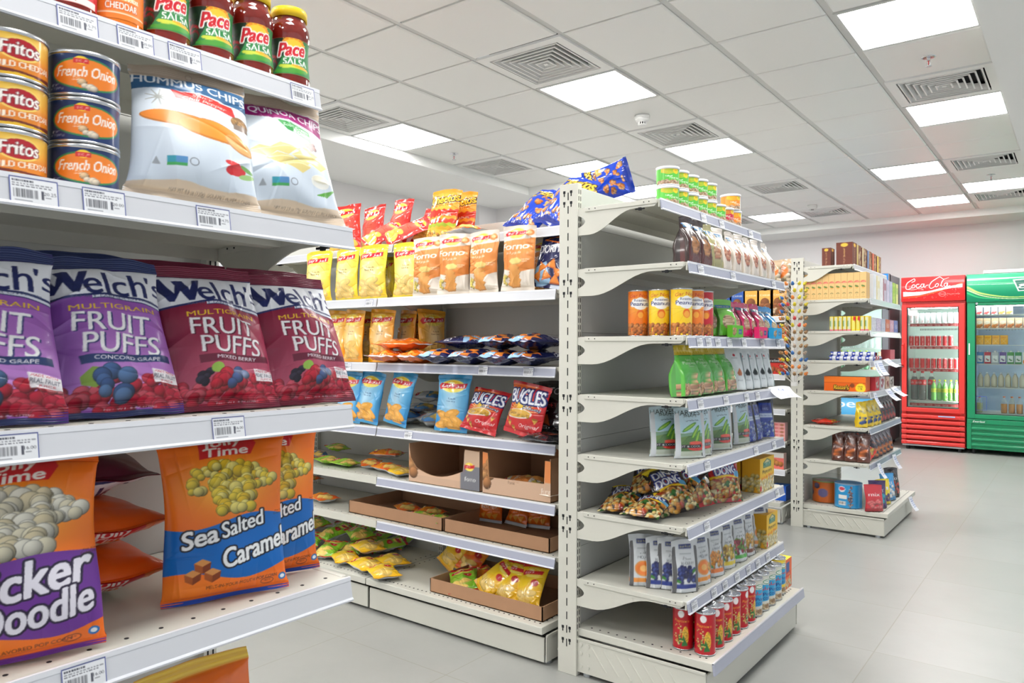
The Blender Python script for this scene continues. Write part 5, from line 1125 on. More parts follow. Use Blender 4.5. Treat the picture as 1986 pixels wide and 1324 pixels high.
# third shelf: peanut cans and small nut bags
def cv_peanut(bg, bg2):
    c = Cv(150, 1.45, bg); c.glow(.5, .35, .3, .3, bg2, .8)
    for a in range(10): c.brush([(.5,.42),(.5+.5*math.cos(a*.63),.42+.42*math.sin(a*.63))], .004, tuple(int(q*.9) for q in bg), .008)
    c.text('Gar Nicha', .5, .10, .07, .36, c=(200,30,40), bold=.03, arc=.03, shear=.1); 
    for (x, y, r) in ((.42,.24,.09),(.5,.22,.10),(.58,.24,.09),(.38,.30,.08),(.62,.30,.08),(.5,.30,.16)): c.ell(x, y, r*.72, r*.75, (250,250,252))
    c.text('Roasted', .5, .21, .055, .20, c=(30,34,90), bold=.03); c.text('Peanuts', .5, .29, .085, .34, c=(26,40,110), bold=.05)
    c.ell(.5, .52, .06, .10, (236,110,30)); c.ell(.5, .54, .045, .07, (248,170,60)); c.text('Smoke Flavour', .64, .44, .03, .14, c=(200,40,30))
    c.lumps(150, .0, .76, 1.0, .97, .045, [(216,130,60),(232,150,80),(196,108,44)], 2); c.rect(.0, .1, .12, .7, (240,240,236)); 
    for k in range(14): c.rect(.015, .13+.04*k, .105, .14+.04*k, (150,150,150))
    return c.done()
for key, a, b2 in (('pko', (238,120,30), (250,190,80)), ('pky', (246,200,30), (252,232,100)), ('pkr', (200,30,50), (230,80,80))):
    D[key] = Proto('peanut_can', can('peanut_can', .0365, .165, cv_peanut(a, b2), 110, 90, lid='tinm', top='ring', u0=0), 'can')
g = 'tall peanut cans'
for ky, x, y, r, lb in (('pko', -1.272, 2.415, -50, 'orange tall peanut can leftmost at the shelf end'), ('pky', -1.19, 2.415, -52, 'yellow tall peanut can in the middle of the front three'), ('pky', -1.106, 2.415, -36, 'yellow tall peanut can turned so its small print shows'), ('pko', -1.10, 2.50, -50, 'orange tall peanut can behind the turned yellow one'), ('pkr', -1.10, 2.585, -50, 'red tall peanut can last in the row')):
    Y5(ky, x, y, 1.244, lb, g, r)
mkbag('npg', cv_nutbag((120,196,80), (90,170,50), nb), (90,150,60), .10, .148, .062, 211, side=lin((60,120,40)), **kw)
mkbag('npp', cv_nutbag((216,20,100), (200,16,90), nn), (190,20,90), .09, .150, .066, 212, side=lin((110,14,50)), **kw)
mkbag('npb', cv_nutbag((30,150,216), (26,140,206), [(236,210,160),(220,190,140)]), (30,140,200), .09, .145, .062, 213, side=lin((20,60,130)), **kw)
for k, (ky, y, x, lb, gg) in enumerate((('npg', 2.70, -1.13, 'bright green nut bag in shade behind its twin', 'green nut bags in a tray'), ('npg', 2.745, -1.085, 'bright green nut bag in front, standing in the green tray', 'green nut bags in a tray'),
        ('npp', 2.85, -1.10, 'magenta nut bag, first beside the green ones', 'magenta nut bags'), ('npp', 2.945, -1.095, 'magenta nut bag, second', 'magenta nut bags'), ('npp', 3.035, -1.10, 'magenta nut bag, third, behind the patterned tray', 'magenta nut bags'), ('npp', 3.12, -1.095, 'magenta nut bag, last before the blue ones', 'magenta nut bags'),
        ('npb', 3.205, -1.10, 'sky blue nut bag beside the magenta ones', 'sky blue nut bags'), ('npb', 3.285, -1.095, 'sky blue nut bag at the far end of the shelf', 'sky blue nut bags'))):
    Y5(ky, x, y, 1.244 if ky != 'npg' else 1.246, lb, gg, [-40, -25, -8, -4, 3, -6, -10, -6][k], RX(-5), sc=.95)
def lowtray(key, bg, bg2, seed):
    c = Cv(44, 2., bg); c.lumps(14, .1, .3, .38, .75, .12, [(226,190,140),(200,150,100)], seed); c.rect(.58, .3, .88, .72, bg2); c.text('best', .73, .5, .2, .2, c=(240,220,120)); D[key] = Proto('display_tray', carton('display_tray', .11, .02, .045, c.done(), lin(bg), lin(bg), res=.0025), 'cardboard tray')
lowtray('tg', (96,186,40), (30,90,150), 1); lowtray('tm', (226,40,110), (40,50,130), 2); lowtray('tb', (30,160,216), (20,110,180), 3)
Y5('tg', -1.042, 2.75, 1.244, 'low green display tray front holding the green nut bags'); Y5('tm', -1.042, 3.03, 1.244, 'low pink and navy display tray front before the magenta bags', sc=(.9,1,1)); Y5('tb', -1.042, 3.21, 1.244, 'low sky blue display tray front before the blue nut bags')
# fourth shelf
def cv_pist():
    c = Cv(90, .72, (90,184,84)); c.vgrad(.15, .8, (112,196,100), (70,164,66)); c.rect(0, 0, 1, .20, (206,176,50)); 
    for k in range(7): c.brush([(.05+.15*k,.06),(.12+.15*k,.16),(.2+.14*k,.05)], .018, (240,214,90), .008)
    c.rect(0, .2, 1, .215, (60,140,60)); c.text('Salted', .55, .30, .04, .3, c=(236,246,232)); c.text('Pistachios', .52, .36, .055, .62, c=(244,250,240), bold=.02); c.text('Premium', .55, .42, .03, .3, c=(236,246,232))
    for (x, y, r) in ((.55,.55,50),(.65,.62,-40),(.5,.66,80),(.6,.72,20)): c.ell(x, y, .12, .035, (190,136,90), r); c.ell(x, y-.008, .10, .022, (226,180,130), r)
    c.lumps(60, .0, .80, 1, .97, .042, [(196,150,110),(216,172,130),(170,120,84)], 5, 1.3); return c.done()
mkbag('pis', cv_pist(), (80,160,70), .105, .178, .075, 221, side=lin((96,190,70)), kind='gusset', nu=80, nv=90, seal=.016, wr=.003, ncr=24, nm='pistachio_bag', cat='nut bag')
g = 'green pistachio bags with gold tops'
for k, y in enumerate((2.44, 2.555, 2.67, 2.79)): Y5('pis', -1.10, y, 1.033, 'green and gold pistachio bag, %s' % ['largest, at the shelf end, its green side panel visible', 'second from the shelf end', 'third from the shelf end', 'last one, next to the white bags'][k], g, -12+k*4, RX(-5-k))
def cv_whitebag(acc):
    c = Cv(90, .62, (226,232,236)); c.text('\u2736', .5, .2, .06, c=(190,30,50)); c.ell(.5, .2, .06, .03, (190,30,50)); c.rect(.36, .26, .64, .27, (150,156,164))
    for k in range(9): c.brush([(.2+.04*math.sin(k),.36+.06*k),(.26+.04*math.sin(k),.345+.06*k)], .014, acc, .004); 
    c.poly([(.5,.62),(.62,.5),(.78,.62),(.7,.68),(.55,.68)], (190,110,70) if acc[0] > 100 else (50,56,60)); c.text('Black', .6, .78, .03, .25, c=(110,120,130)); c.rect(.1, .84, .16, .94, (190,30,50)); return c.done()
kwp = dict(kind='pouch', nu=56, nv=60, seal=.012, wr=.0026, ncr=20, crimp=.0003, nm='stand_up_pouch', cat='pouch', mt='satin')
mkbag('wb1', cv_whitebag((120,130,150)), (206,214,220), .125, .185, .06, 231, side=lin((120,134,140)), **kwp); mkbag('wb2', cv_whitebag((30,150,170)), (206,214,220), .12, .168, .06, 232, side=lin((120,134,140)), **kwp)
g = 'white stand-up pouches'
for k, (y, ky) in enumerate(((2.90, 'wb1'), (2.99, 'wb2'), (3.08, 'wb2'), (3.17, 'wb2'), (3.26, 'wb2'))): Y5(ky, -1.095, y, 1.033, 'white stand-up pouch, %s' % ['tallest, with a brown nut picture, beside the pistachios', 'second, leaning back', 'third, with teal leaves', 'fourth in the row', 'last, at the far shelf end above the paper sign'][k], g, -30+k*3, RX(-10), sc=(.85,.75,.94 if k == 0 else 1))
# paper sign hanging over the rail
c = Cv(60, 1.5, (240,241,244)); c.text('SUPER', .5, .3, .16, .42, c=(90,110,180), rot=4); c.text('SAVE', .3, .55, .1, .15, c=(120,130,190)); c.text('% OFF', .55, .75, .16, .36, c=(90,110,180), rot=3)
def paper_sign(x, y, z, w_, h, img, label, rz, tilt, group=None):
    u, v = np.meshgrid(np.linspace(0, 1, 30), np.linspace(0, 1, 16)); P = np.stack([(u-.5)*w_, -.012*np.sin(u*3)-.03*(1-v)**2, (v-1)*h], -1); Pb = P+np.array([0, .0006, 0])
    o = bpy.data.objects.new('paper_sign', patches_mesh('paper_sign', [(P, sample(img, u, 1-v)), (Pb[:, ::-1], lin((232,233,238)))], 'paper')); COL.objects.link(o); o.location = (x, y, z); o.rotation_euler = (math.radians(tilt), 0, rz); return tag(o, label, 'paper sign', group)
paper_sign(-1.03, 3.22, 1.038, .13, .075, c.done(), 'white paper offer sign sticking out over the rail under the white pouches', FR-.4, -35)
# fifth shelf
def cv_pea():
    c = Cv(110, .60, (190,214,226)); c.vgrad(0, .5, (200,220,230), (170,206,220)); c.text('HARVEST', .5, .12, .10, .9, c=(30,36,34), bold=.03); c.text('SNAPS', .5, .18, .05, .4, c=(60,70,66)); c.text('\uFEB2\uFE92\uFEA8\uFEBC\uFEE4', .55, .27, .05, .4, c=(50,60,80))
    c.vgrad(.52, .95, (110,150,80), (60,80,40)); 
    for k in range(12): c.brush([(.5,.50),(-.1+.1*k*1.1,.95)], .006, (60,100,50), .014)
    c.wave(.52, .02, .2, (120,160,130), 1, 0, .58, .02)
    for (x, y, r) in ((.45,.40,-35),(.62,.50,-60),(.68,.60,-70)): c.ell(x, y, .26, .035, (70,140,40), r); c.ell(x, y, .20, .02, (150,196,70), r)
    c.ell(.66, .78, .32, .075, (206,50,40)); c.ell(.62, .70, .2, .03, (230,90,70)); c.rect(0, .735, .8, .80, (24,24,26)); c.text('HOT & COOL', .42, .768, .035, .7, c=(240,240,240), bold=.02); c.rect(.02, .86, .98, 1, (216,220,214), .75); c.rect(.82, .90, .95, .96, (30,30,30)); return c.done()
mkbag('pea', cv_pea(), (190,196,200), .125, .222, .055, 241, side=lin((200,205,210)), **{**kwp, 'nu': 72, 'nv': 110, 'mt': 'foil'})
g = 'pea crisps pouches with black bands'
for k, (u, x, r, s_) in enumerate(((1290, -1.20, -36, 1), (1338, -1.11, -36, 1), (1360, -1.10, -14, .98), (1396, -1.11, -26, 1), (1438, -1.11, -10, 1))): P5('pea', u, x, .815, 'pale blue pea crisps pouch, %s' % ['in shade, set back from the others', 'frontmost, nearest the camera', 'tucked behind the frontmost one', 'with a bright slanted glare', 'last one, beside the blue salt pouches'][k], g, r, RX(-2), sc=(s_,.8,.81))
def cv_blue():
    c = Cv(80, .55, (30,60,160)); c.rect(0, .0, 1, .16, (60,64,76)); c.rect(.25, .22, .75, .36, (20,40,130)); c.text('1KG', .5, .31, .05, .3, c=(220,230,250)); c.rect(.1, .42, .9, .52, (200,214,236)); c.text('Delicious', .5, .47, .04, .7, c=(30,60,150)); c.lumps(60, .1, .6, .9, .95, .03, [(190,206,236),(120,150,210),(60,90,190)], 3); return c.done()
mkbag('blu', cv_blue(), (40,60,130), .10, .19, .05, 242, side=lin((24,26,40)), **{**kwp, 'mt': 'foil'})
g = 'dark blue pouches'
for k, (y, r) in enumerate(((3.07, -6), (3.16, 2), (3.265, -40))): Y5('blu', -1.10, y, .815, 'dark blue pouch, %s' % ['first beside the pea crisps', 'second, mostly hidden', 'last, turned toward the camera'][k], g, r, RX(-6), sc=(.9,.8,.93))
# sixth shelf: mixed nuts bags and popcorn cartons
def cv_ding(bg):
    c = Cv(90, .74, bg); c.rect(0, .0, 1, .06, (230,200,40)); c.glow(.5, .4, .4, .2, (230,90,30), .8)
    for t, y in (('DING', .20), ('DONG', .38)): c.text(t, .5, y, .15, .62, c=(250,250,252), out=(30,50,140), ow=.022, bold=.06, rot=-6)
    c.poly([(.0,.02),(.25,.02),(.1,.16)], (246,220,40)); c.poly([(0,.5),(.5,.46),(1,.52),(1,.56),(.5,.50),(0,.56)], (246,206,40)); c.lumps(110, .0, .56, 1, .97, .045, [(226,170,80),(206,130,50),(236,206,130),(60,120,50),(190,60,30),(240,226,170)], 7); c.ell(.84, .46, .11, .06, (90,170,220)); return c.done()
mkbag('ddk', cv_ding((28,24,26)), (34,28,28), .16, .205, .07, 251, nm='mixed_nuts_bag'); mkbag('ddr', cv_ding((190,24,36)), (180,28,34), .16, .205, .07, 252, nm='mixed_nuts_bag')
z6 = .605
g = 'black and red mixed nuts bags heaped on the sixth shelf'
for (ky, x, y, z, rz, rot, lb) in (('ddk', -1.35, 2.46, 0, 0, RY(-20) @ flat(-80, h=.205), 'black mixed nuts bag lying leftmost, flattest'), ('ddk', -1.23, 2.43, 0, 0, RY(-14) @ flat(-88, h=.205), 'black mixed nuts bag lying in front at the bottom of the heap'), ('ddk', -1.28, 2.53, .06, 0, RY(-34) @ flat(-72, h=.205), 'black mixed nuts bag lying on top of two others, front'),
        ('ddk', -1.19, 2.62, .05, 0, RY(-30) @ flat(-95, h=.205), 'black mixed nuts bag half buried behind the top ones'), ('ddk', -1.13, 2.47, 0, -52, RX(-40) @ RY(-16), 'black mixed nuts bag sliding down to the shelf front'), ('ddr', -1.12, 2.60, 0, -46, RX(-30) @ RY(-12), 'red mixed nuts bag with a slanted name, right of the sliding black one'),
        ('ddk', -1.26, 2.72, .0, 0, flat(60, h=.205), 'black mixed nuts bag in shade behind the heap'), ('ddr', -1.18, 2.84, .0, 10, flat(40, h=.205), 'red and gold mixed nuts bag lying behind the standing red one'), ('ddr', -1.10, 2.82, 0, -34, RX(-14), 'red mixed nuts bag standing upright, name facing the camera')):
    Y5(ky, x, y, z6+z, lb, g, rz, rot, sc=(.92,.75,.95))
def cv_pop(H=80):
    c = Cv(H, 1.25, (240,190,50)); c.glow(.5, .3, .5, .3, (250,220,110), .8); c.poly([(.22,.30),(.22,.14),(.5,.04),(.78,.14),(.78,.30)], (30,110,90)); c.poly([(.25,.28),(.25,.16),(.5,.07),(.75,.16),(.75,.28)], (230,220,170)); c.rect(.24, .15, .76, .26, (40,130,110)); c.text('AMERICAN', .5, .205, .06, .4, c=(240,240,220)); c.text('Popcorn', .5, .42, .14, .62, c=(40,30,30), bold=.04)
    c.lumps(110, 0, .62, 1, .98, .06, [(250,240,196),(240,222,150),(252,246,220)], 3); c.text('Hot & Spicy', .5, .58, .12, .8, c=(220,60,30), bold=.04, shear=.2, rot=-4); c.rect(.02, .80, .12, .95, (200,30,50)); return c.done()
c = Cv(60, .55, (232,170,40)); c.lumps(60, 0, .5, 1, .98, .06, [(250,236,180),(236,210,120)], 3); sd_ = c.done(); im_pop = cv_pop()
D['pbx'] = Proto('popcorn_carton', carton('popcorn_carton', .175, .075, .14, im_pop, sd_, lin((236,180,50))), 'carton')
g = 'yellow popcorn cartons'
Y5('pbx', -1.10, 3.17, z6, 'yellow popcorn carton in front on the sixth shelf, letters facing out', g); Y5('pbx', -1.185, 3.17, z6, 'yellow popcorn carton behind the front one on the sixth shelf', g); Y5('pbx', -1.10, 3.235, .359, 'yellow popcorn carton on the seventh shelf beside the melon pouch', g, sc=(.8,1,1))
Y5('sb', -1.2, 3.0, z6, 'small bag in shade left of the popcorn cartons', None, 20, RX(-30), sc=.8)
# seventh shelf: silver dried fruit pouches
def cv_fruit(name, cols, band, ar):
    c = Cv(90, .66, (206,210,214)); c.rect(.28, .10, .72, .19, (26,44,110)); c.text('Best Fruit', .5, .145, .035, .38, c=(240,220,120)); c.rect(.3, .27, .7, .285, (120,126,134)); c.text(ar, .55, .36, .06, .3, c=(50,54,60)); c.text(name, .55, .45, .04, .45, c=(60,64,70), bold=.02)
    if name == 'MELON': c.ell(.5, .66, .30, .15, (222,150,70)); c.ell(.5, .66, .26, .125, (240,130,50)); c.ell(.5, .66, .12, .06, (250,190,110)); c.lumps(8, .7, .6, .95, .75, .04, [(246,180,80)], 3)
    else: c.lumps(40, .2, .52, .85, .80, .05, cols, 4); c.ell(.2, .78, .12, .03, (60,130,50), 20); c.ell(.8, .6, .1, .03, (60,130,50), -30)
    c.rect(.0, .84, 1, .92, band); return c.done()
for key, nm, cols, band, ar, sd in (('fb', 'BLUEBERRY', [(50,60,130),(70,86,160),(36,40,96)], (30,50,130), '\uFE94\uFEA8\uFEB4', 261), ('fm', 'MELON', [(240,150,60)], (236,150,60), '\uFEE5\uFEC4', 262), ('fa', 'APRICOT', [(240,150,50),(246,180,90)], (230,120,40), '\uFEB6\uFEE4', 263),
        ('fp', 'PINEAPPLE', [(210,160,40),(160,120,30),(240,210,90)], (220,196,60), '\uFEB1\uFEEE', 264), ('ff', 'FIG', [(160,40,60),(200,80,90),(110,150,60)], (80,170,70), '\uFEE5\uFEF4', 265), ('fd', 'DATE', [(230,170,70),(240,200,120)], (120,60,40), '\uFEAE\uFEE4', 266)):
    mkbag(key, cv_fruit(nm, cols, band, ar), (170,174,178), .118, .185, .045, sd, side=lin((90,90,92)), **{**kwp, 'mt': 'foil', 'wr': .0035})
z7 = .359; g = 'silver dried fruit pouches'
for k, (ky, u, x, r, lb) in enumerate((('fm', 1248, -1.25, -50, 'silver melon pouch in shade, leftmost of all'), ('fb', 1281, -1.19, -50, 'silver blueberry pouch, left one, set back'), ('fb', 1304, -1.15, -60, 'silver blueberry pouch squeezed behind the front one'), ('fb', 1330, -1.10, -40, 'silver blueberry pouch in front at the shelf edge'),
        ('fm', 1362, -1.09, -18, 'silver pouch with a melon half, right of the front blueberry pouch'), ('fa', 1388, -1.09, -20, 'silver apricot pouch with an orange band'), ('fp', 1411, -1.09, -16, 'silver pineapple pouch with a yellow band'), ('ff', 1433, -1.09, -20, 'silver fig pouch with a green band'), ('fd', 1452, -1.09, -14, 'silver pouch with a brown band beside the big melon pouch'), ('fm', 1474, -1.10, -34, 'big silver melon pouch last in the row, beside the popcorn carton'))):
    P5(ky, u, x, z7, lb, g, r, RX(-3), sc=(.86,.75,.97))
# lowest deck: popcorn cans
def cv_pcan(kind):
    bg = {'r': (186,20,36), 'w': (214,214,204), 'y': (236,206,60)}[kind]; c = Cv(100, 1.7, bg)
    if kind == 'r':
        c.ell(.55, .12, .05, .09, (240,236,236)); c.text('Popcorn', .56, .30, .09, .24, c=(246,200,50), bold=.03, shear=.1)
        c.ell(.62, .66, .05, .24, (240,190,60)); c.lumps(60, .59, .45, .65, .88, .02, [(250,210,80),(236,180,50)], 3); c.poly([(.58,.62),(.66,.9),(.56,.92)], (40,110,50)); c.poly([(.50,.62),(.58,.75),(.52,.9)], (40,110,50)); c.lumps(26, .42, .38, .58, .9, .022, [(250,230,160),(246,214,110)], 6); c.lumps(10, .8, .5, .9, .9, .022, [(250,230,160)], 7)
        for k in range(9): c.rect(.08, .12+.045*k, .26, .13+.045*k, (220,120,120))
        c.rect(.11, .70, .23, .94, (236,232,230)); [c.rect(.115+.012*k, .72, .119+.012*k, .90, (40,40,40)) for k in range(9)]
    else:
        c.poly([(.40,.30),(.45,.26),(.72,.28),(.76,.70),(.42,.74),(.38,.6)], (50,160,210)); c.ell(.56, .18, .11, .08, (240,244,240)); c.put(c.ellm(.56, .18, .105, .07) & ~c.ellm(.56, .18, .09, .05), (30,120,70)); c.text('coop', .56, .18, .06, .12, c=(30,110,70)); c.text('\uFEAD\uFE8E\uFEB4\uFED3', .56, .38, .12, .26, c=(206,40,50), bold=.05); c.text('Pop', .56, .55, .12, .20, c=(30,60,140), bold=.05); c.text('corn', .56, .66, .08, .20, c=(30,60,140), bold=.04)
        c.lumps(80, .3, .80, .85, .98, .04, [(214,190,150),(236,220,190),(180,140,100)], 3); c.rect(.05, .2, .3, .9, (236,206,60) if kind == 'y' else (224,200,120))
    return c.done()
for key, kd in (('pcr', 'r'), ('pcw', 'w'), ('pcy', 'y')): D[key] = Proto('popcorn_can', can('popcorn_can', .0345, .142, cv_pcan(kd), 90, 70, lid='tinm', top='ring', pull=True), 'can')
zb = .1735; g = 'popcorn cans in two rows on the lowest deck'
for k in range(10):
    ky = 'pcr' if k < 6 else 'pcw'
    Y5(ky, -1.022, 2.425+.0775*k, zb, '%s popcorn can, %s in the outer row' % ('red' if k < 6 else 'white and blue', ['first, its bar code facing the camera', 'second', 'third', 'fourth', 'fifth, with a big corn cob', 'sixth and last red one', 'first after the red ones', 'second after the red ones', 'third after the red ones', 'last before the gap'][k]), g, [-95, -70, -62, -55, -24, -48, -42, -36, -40, -36][k])
    ky = 'pcr' if k < 6 else 'pcy'
    Y5(ky, -1.102, 2.425+.0775*k, zb, '%s popcorn can, %s in the inner row' % ('red' if k < 6 else 'yellow', ['first, beside the bar code can', 'second', 'third', 'fourth', 'fifth', 'sixth and last red one', 'first yellow', 'second yellow', 'third yellow', 'last yellow'][k]), g, [-95, -60, -50, -50, -40, -50, -40, -40, -40, -40][k])
Y5('pcy', -1.035, 3.21, zb, 'yellow popcorn can standing apart between the rows and the yellow carton', None, -40, sc=1.04)
c = Cv(70, .8, (238,110,60)); c.rect(.25, .12, .7, .45, (60,100,160)); c.rect(.15, .45, .8, .6, (200,60,50)); c.text('POPCORN', .48, .53, .08, .5, c=(240,220,180)); c.lumps(40, .1, .65, .9, .96, .05, [(246,236,196),(236,220,160)], 3)
D['ybx'] = Proto('popcorn_carton', carton('popcorn_carton', .10, .055, .125, c.done(), lin((240,222,40)), lin((244,226,50))), 'carton'); Y5('ybx', -1.04, 3.29, zb, 'yellow carton with an orange front at the far end of the lowest deck', None, 0)
# ------------------------------------------------------------------ far end unit (fronts face +x), back plane x = -1.50
X2 = -1.09
def plain(name, w_, d, h, front, side=None, top=None, cat='box'):
    return Proto(name, carton(name, w_, d, h, front, lin(side) if not isinstance(side, np.ndarray) else side, lin(top or (230,228,224)), res=.005), cat)
def boxf(H, a, bg, fn=None):
    c = Cv(H, a, bg); 
    if fn: fn(c)
    return c.done()
def fchoc(c): c.ell(.5, .12, .22, .08, (236,190,70)); c.text('galaxia', .5, .45, .09, .5, c=(230,190,110), rot=90, shear=.2); c.text('Coffee', .5, .75, .08, .5, c=(200,160,120), rot=90)
imc = boxf(60, .75, (110,56,44), fchoc)
D['choc'] = Proto('chocolate_box', carton('chocolate_box', .12, .10, .15, imc, imc, lin((120,64,52))), 'box')
g = 'brown boxes on the far top shelf'; zt = 1.748
Y5('choc', -1.25, 5.29, zt, 'wide dark brown box with gold sign at the near end of the far top shelf', g)
D['chocs'] = Proto('chocolate_box', carton('chocolate_box', .10, .055, .12, imc, imc, lin((120,64,52))), 'box'); Y5('chocs', -1.36, 5.27, zt, 'thin dark brown box left of the wide one on the far top shelf', g)
for k, (c1, c2, nm) in enumerate((((200,176,110), (110,60,40), 'gold edged'), ((206,190,150), (90,50,44), 'cream edged'), ((100,130,170), (140,90,60), 'blue striped'), ((214,110,80), (130,80,60), 'orange striped'), ((226,196,90), (140,90,66), 'yellow striped'))):
    c = Cv(56, .72, c2); c.rect(0, 0, .36, 1, c1); c.lumps(16, .5, .1, .9, .9, .09, [(216,186,150),(190,150,110)], k); p = plain('biscuit_box', .13, .05, .145-.004*k, c.done(), (110,60,48), (236,232,226)); p.put((-1.225, 5.41+.155*k, zt), '%s biscuit box on the far top shelf' % nm, 'brown boxes on the far top shelf', FR)
# second shelf: tan cartons facing the aisle end, mixed cartons facing the shopper
c = Cv(80, .26, (228,190,128)); c.ell(.5, .38, .42, .07, (220,110,90)); c.rect(.05, .39, .95, .46, (228,190,128)); c.text('\uFEAE\uFEE4\uFE97', .5, .36, .04, .5, c=(240,220,200), bold=.03); c.lumps(5, .3, .5, .7, .54, .03, [(110,150,70)], 2); c.ell(.5, .58, .2, .03, (240,170,90)); c.brush([(.5,.88),(.5,.78)], .012, (60,80,50)); c.brush([(.3,.78),(.5,.75),(.7,.78)], .02, (60,90,50)); c.rect(.2, .92, .8, .93, (150,120,80))
D['tan'] = Proto('date_carton', carton('date_carton', .0375, .10, .172, c.done(), lin((222,184,124)), lin((232,200,140)), res=.003), 'carton'); g = 'tan cartons in a row facing the camera'
for k in range(10): D['tan'].put((-1.478+.0385*k, 5.262, 1.524), 'tan carton with a red arch and palm, %s' % ('rightmost, at the shelf corner' if k == 9 else '%s from the metal post' % ORD[k]), g)
for k, (a, b2, nm) in enumerate((((222,226,232), (236,238,242), 'silver white'), ((226,206,130), (240,236,220), 'cream with a gold edge'), ((230,228,232), (240,240,242), 'pale white'), ((150,50,70), (200,190,206), 'maroon edged'), ((190,182,206), (214,206,226), 'lilac'), ((180,190,214), (206,204,226), 'pale blue lilac'), ((150,190,60), (190,214,110), 'lime green'), ((120,180,70), (236,230,150), 'green and yellow'))):
    c = Cv(50, .6, b2); c.rect(0, 0, .2, 1, a); c.noise(.08, 3, k); c.rect(.3, .2, .9, .5, a, .5); plain('tea_carton', .098, .06, .165-.002*k, c.done(), a, b2).put((X2-.035, 5.375+.104*k, 1.524), '%s carton on the second far shelf facing the aisle' % nm, 'mixed cartons facing the aisle on the second far shelf', FR)
# third shelf
c = Cv(40, .3, (240,216,60)); c.rect(.2, .08, .8, .9, (210,214,190)); c.rect(.1, .3, .3, .7, (60,140,80)); c.rect(.0, .9, 1, 1, (220,90,120)); im = c.done(); c = Cv(40, .3, (240,210,40)); c.ell(.75, .2, .3, .2, (206,30,50)); c.rect(.2, .3, .8, .9, (226,220,120)); im2 = c.done()
g = 'small yellow boxes facing the camera'
for j, imx in ((0, im), (1, im2)): D['gum%d' % j] = Proto('gum_box', carton('gum_box', .023, .07, .094, imx, lin((236,206,60)), lin((240,220,90)), res=.003), 'box')
for k in range(9): D['gum1' if k in (5, 6) else 'gum0'].put((-1.322+.0268*k, 5.24, 1.317), 'small yellow box on the third far shelf, %s from the left' % ORD[k], g)
for k, (a, nm) in enumerate((((214,216,226), 'silver'), ((206,196,216), 'lilac'), ((190,196,214), 'grey blue'), ((210,120,90), 'orange red'), ((214,170,190), 'pink'), ((120,130,190), 'violet blue'))):
    c = Cv(36, 1.3, a); c.noise(.18, 3, k+5); c.text('PLUS', .5, .5, .3, .6, c=(240,236,240), shear=.2); plain('gum_carton', .13, .05, .088, c.done(), a, (236,232,236)).put((X2-.03, 5.35+.145*k, 1.317), '%s small carton on the third far shelf facing the aisle' % nm, 'small cartons facing the aisle on the third far shelf', FR)
# fourth shelf: wrapped bars
c = Cv(24, 2., (30,60,170)); c.rect(.45, 0, .85, 1, (226,230,240)); c.rect(.1, .3, .35, .6, (240,240,250)); im = c.done(); mkbag('bar', im, (60,90,180), .05, .03, .022, 301, nm='wafer_bar', cat='chocolate bar', nu=16, nv=14, seal=.004, wr=.001, ncr=6)
c = Cv(24, 2., (200,40,60)); c.rect(.3, 0, .7, 1, (230,232,238)); mkbag('barr', c.done(), (200,60,70), .05, .03, .022, 302, nm='wafer_bar', cat='chocolate bar', nu=16, nv=14, seal=.004, wr=.001, ncr=6)
g = 'blue and white wrapped bars in two layers'
for l in range(2):
    for k in range(6): D['bar'].put((-1.32+.045*k+.008*l, 5.23, 1.123+.027*l), 'blue and white wrapped bar, %s layer, %s from the left' % (['lower', 'upper'][l], ORD[k]), g, .1*(k % 3-1))
for k in range(7): D['barr' if k % 3 else 'bar'].put((X2-.03, 5.30+.06*k, 1.123+.0*k), '%s wrapped bar on the shelf edge, %s from the near corner' % ('red' if k % 3 else 'blue', ORD[k]), 'mixed wrapped bars along the shelf edge', FR)
plain('wafer_box', .16, .06, .07, boxf(30, 2, (214,110,120)), (200,90,100), (220,140,150)).put((X2-.035, 5.95, 1.1235), 'pink red box at the far end of the wrapped bar shelf', None, FR)
plain('display_box', .30, .12, .05, boxf(20, 4, (120,24,40)), (110,20,34), (140,40,54)).put((-1.22, 5.62, 1.123), 'low dark red display box behind the wrapped bars', None, FR)
# fifth shelf
c = Cv(60, 2.6, (236,104,20)); c.rect(0, 0, 1, .42, (244,120,30)); c.rect(0, .42, 1, .45, (200,80,10)); c.text("Reese's", .42, .72, .30, .36, c=(250,200,40), out=(60,30,20), ow=.04, bold=.04, shear=.2); c.rect(.25, .92, .6, .95, (60,30,20)); c.ell(.88, .75, .12, .3, (250,220,50)); c.text('KING', .87, .66, .12, .1, c=(40,30,20), bold=.05); c.text('SIZE', .87, .82, .12, .1, c=(40,30,20), bold=.05); c.ell(.68, .60, .06, .14, (140,70,30))
plain('candy_display_box', .255, .12, .095, c.done(), (228,100,24), (90,60,44)).put((-1.245, 5.28, .922), 'orange candy box with yellow lettering on the fifth far shelf')
for k, (a, b2, nm, y, w_) in enumerate((((206,60,70), (236,220,210), 'red box with a white pattern', 5.45, .12), ((230,226,228), (200,60,80), 'white and pink box', 5.62, .12), ((220,190,170), (170,60,50), 'beige and red box', 5.78, .11), ((214,206,200), (90,70,60), 'pale box with dark pieces', 5.93, .12))):
    c = Cv(40, 1.2, a); c.lumps(14, .2, .2, .8, .8, .1, [b2], k); plain('candy_box', w_, .06, .09-.004*k, c.done(), a, b2).put((X2-.035, y, .922), nm+' on the fifth far shelf edge', None, FR)
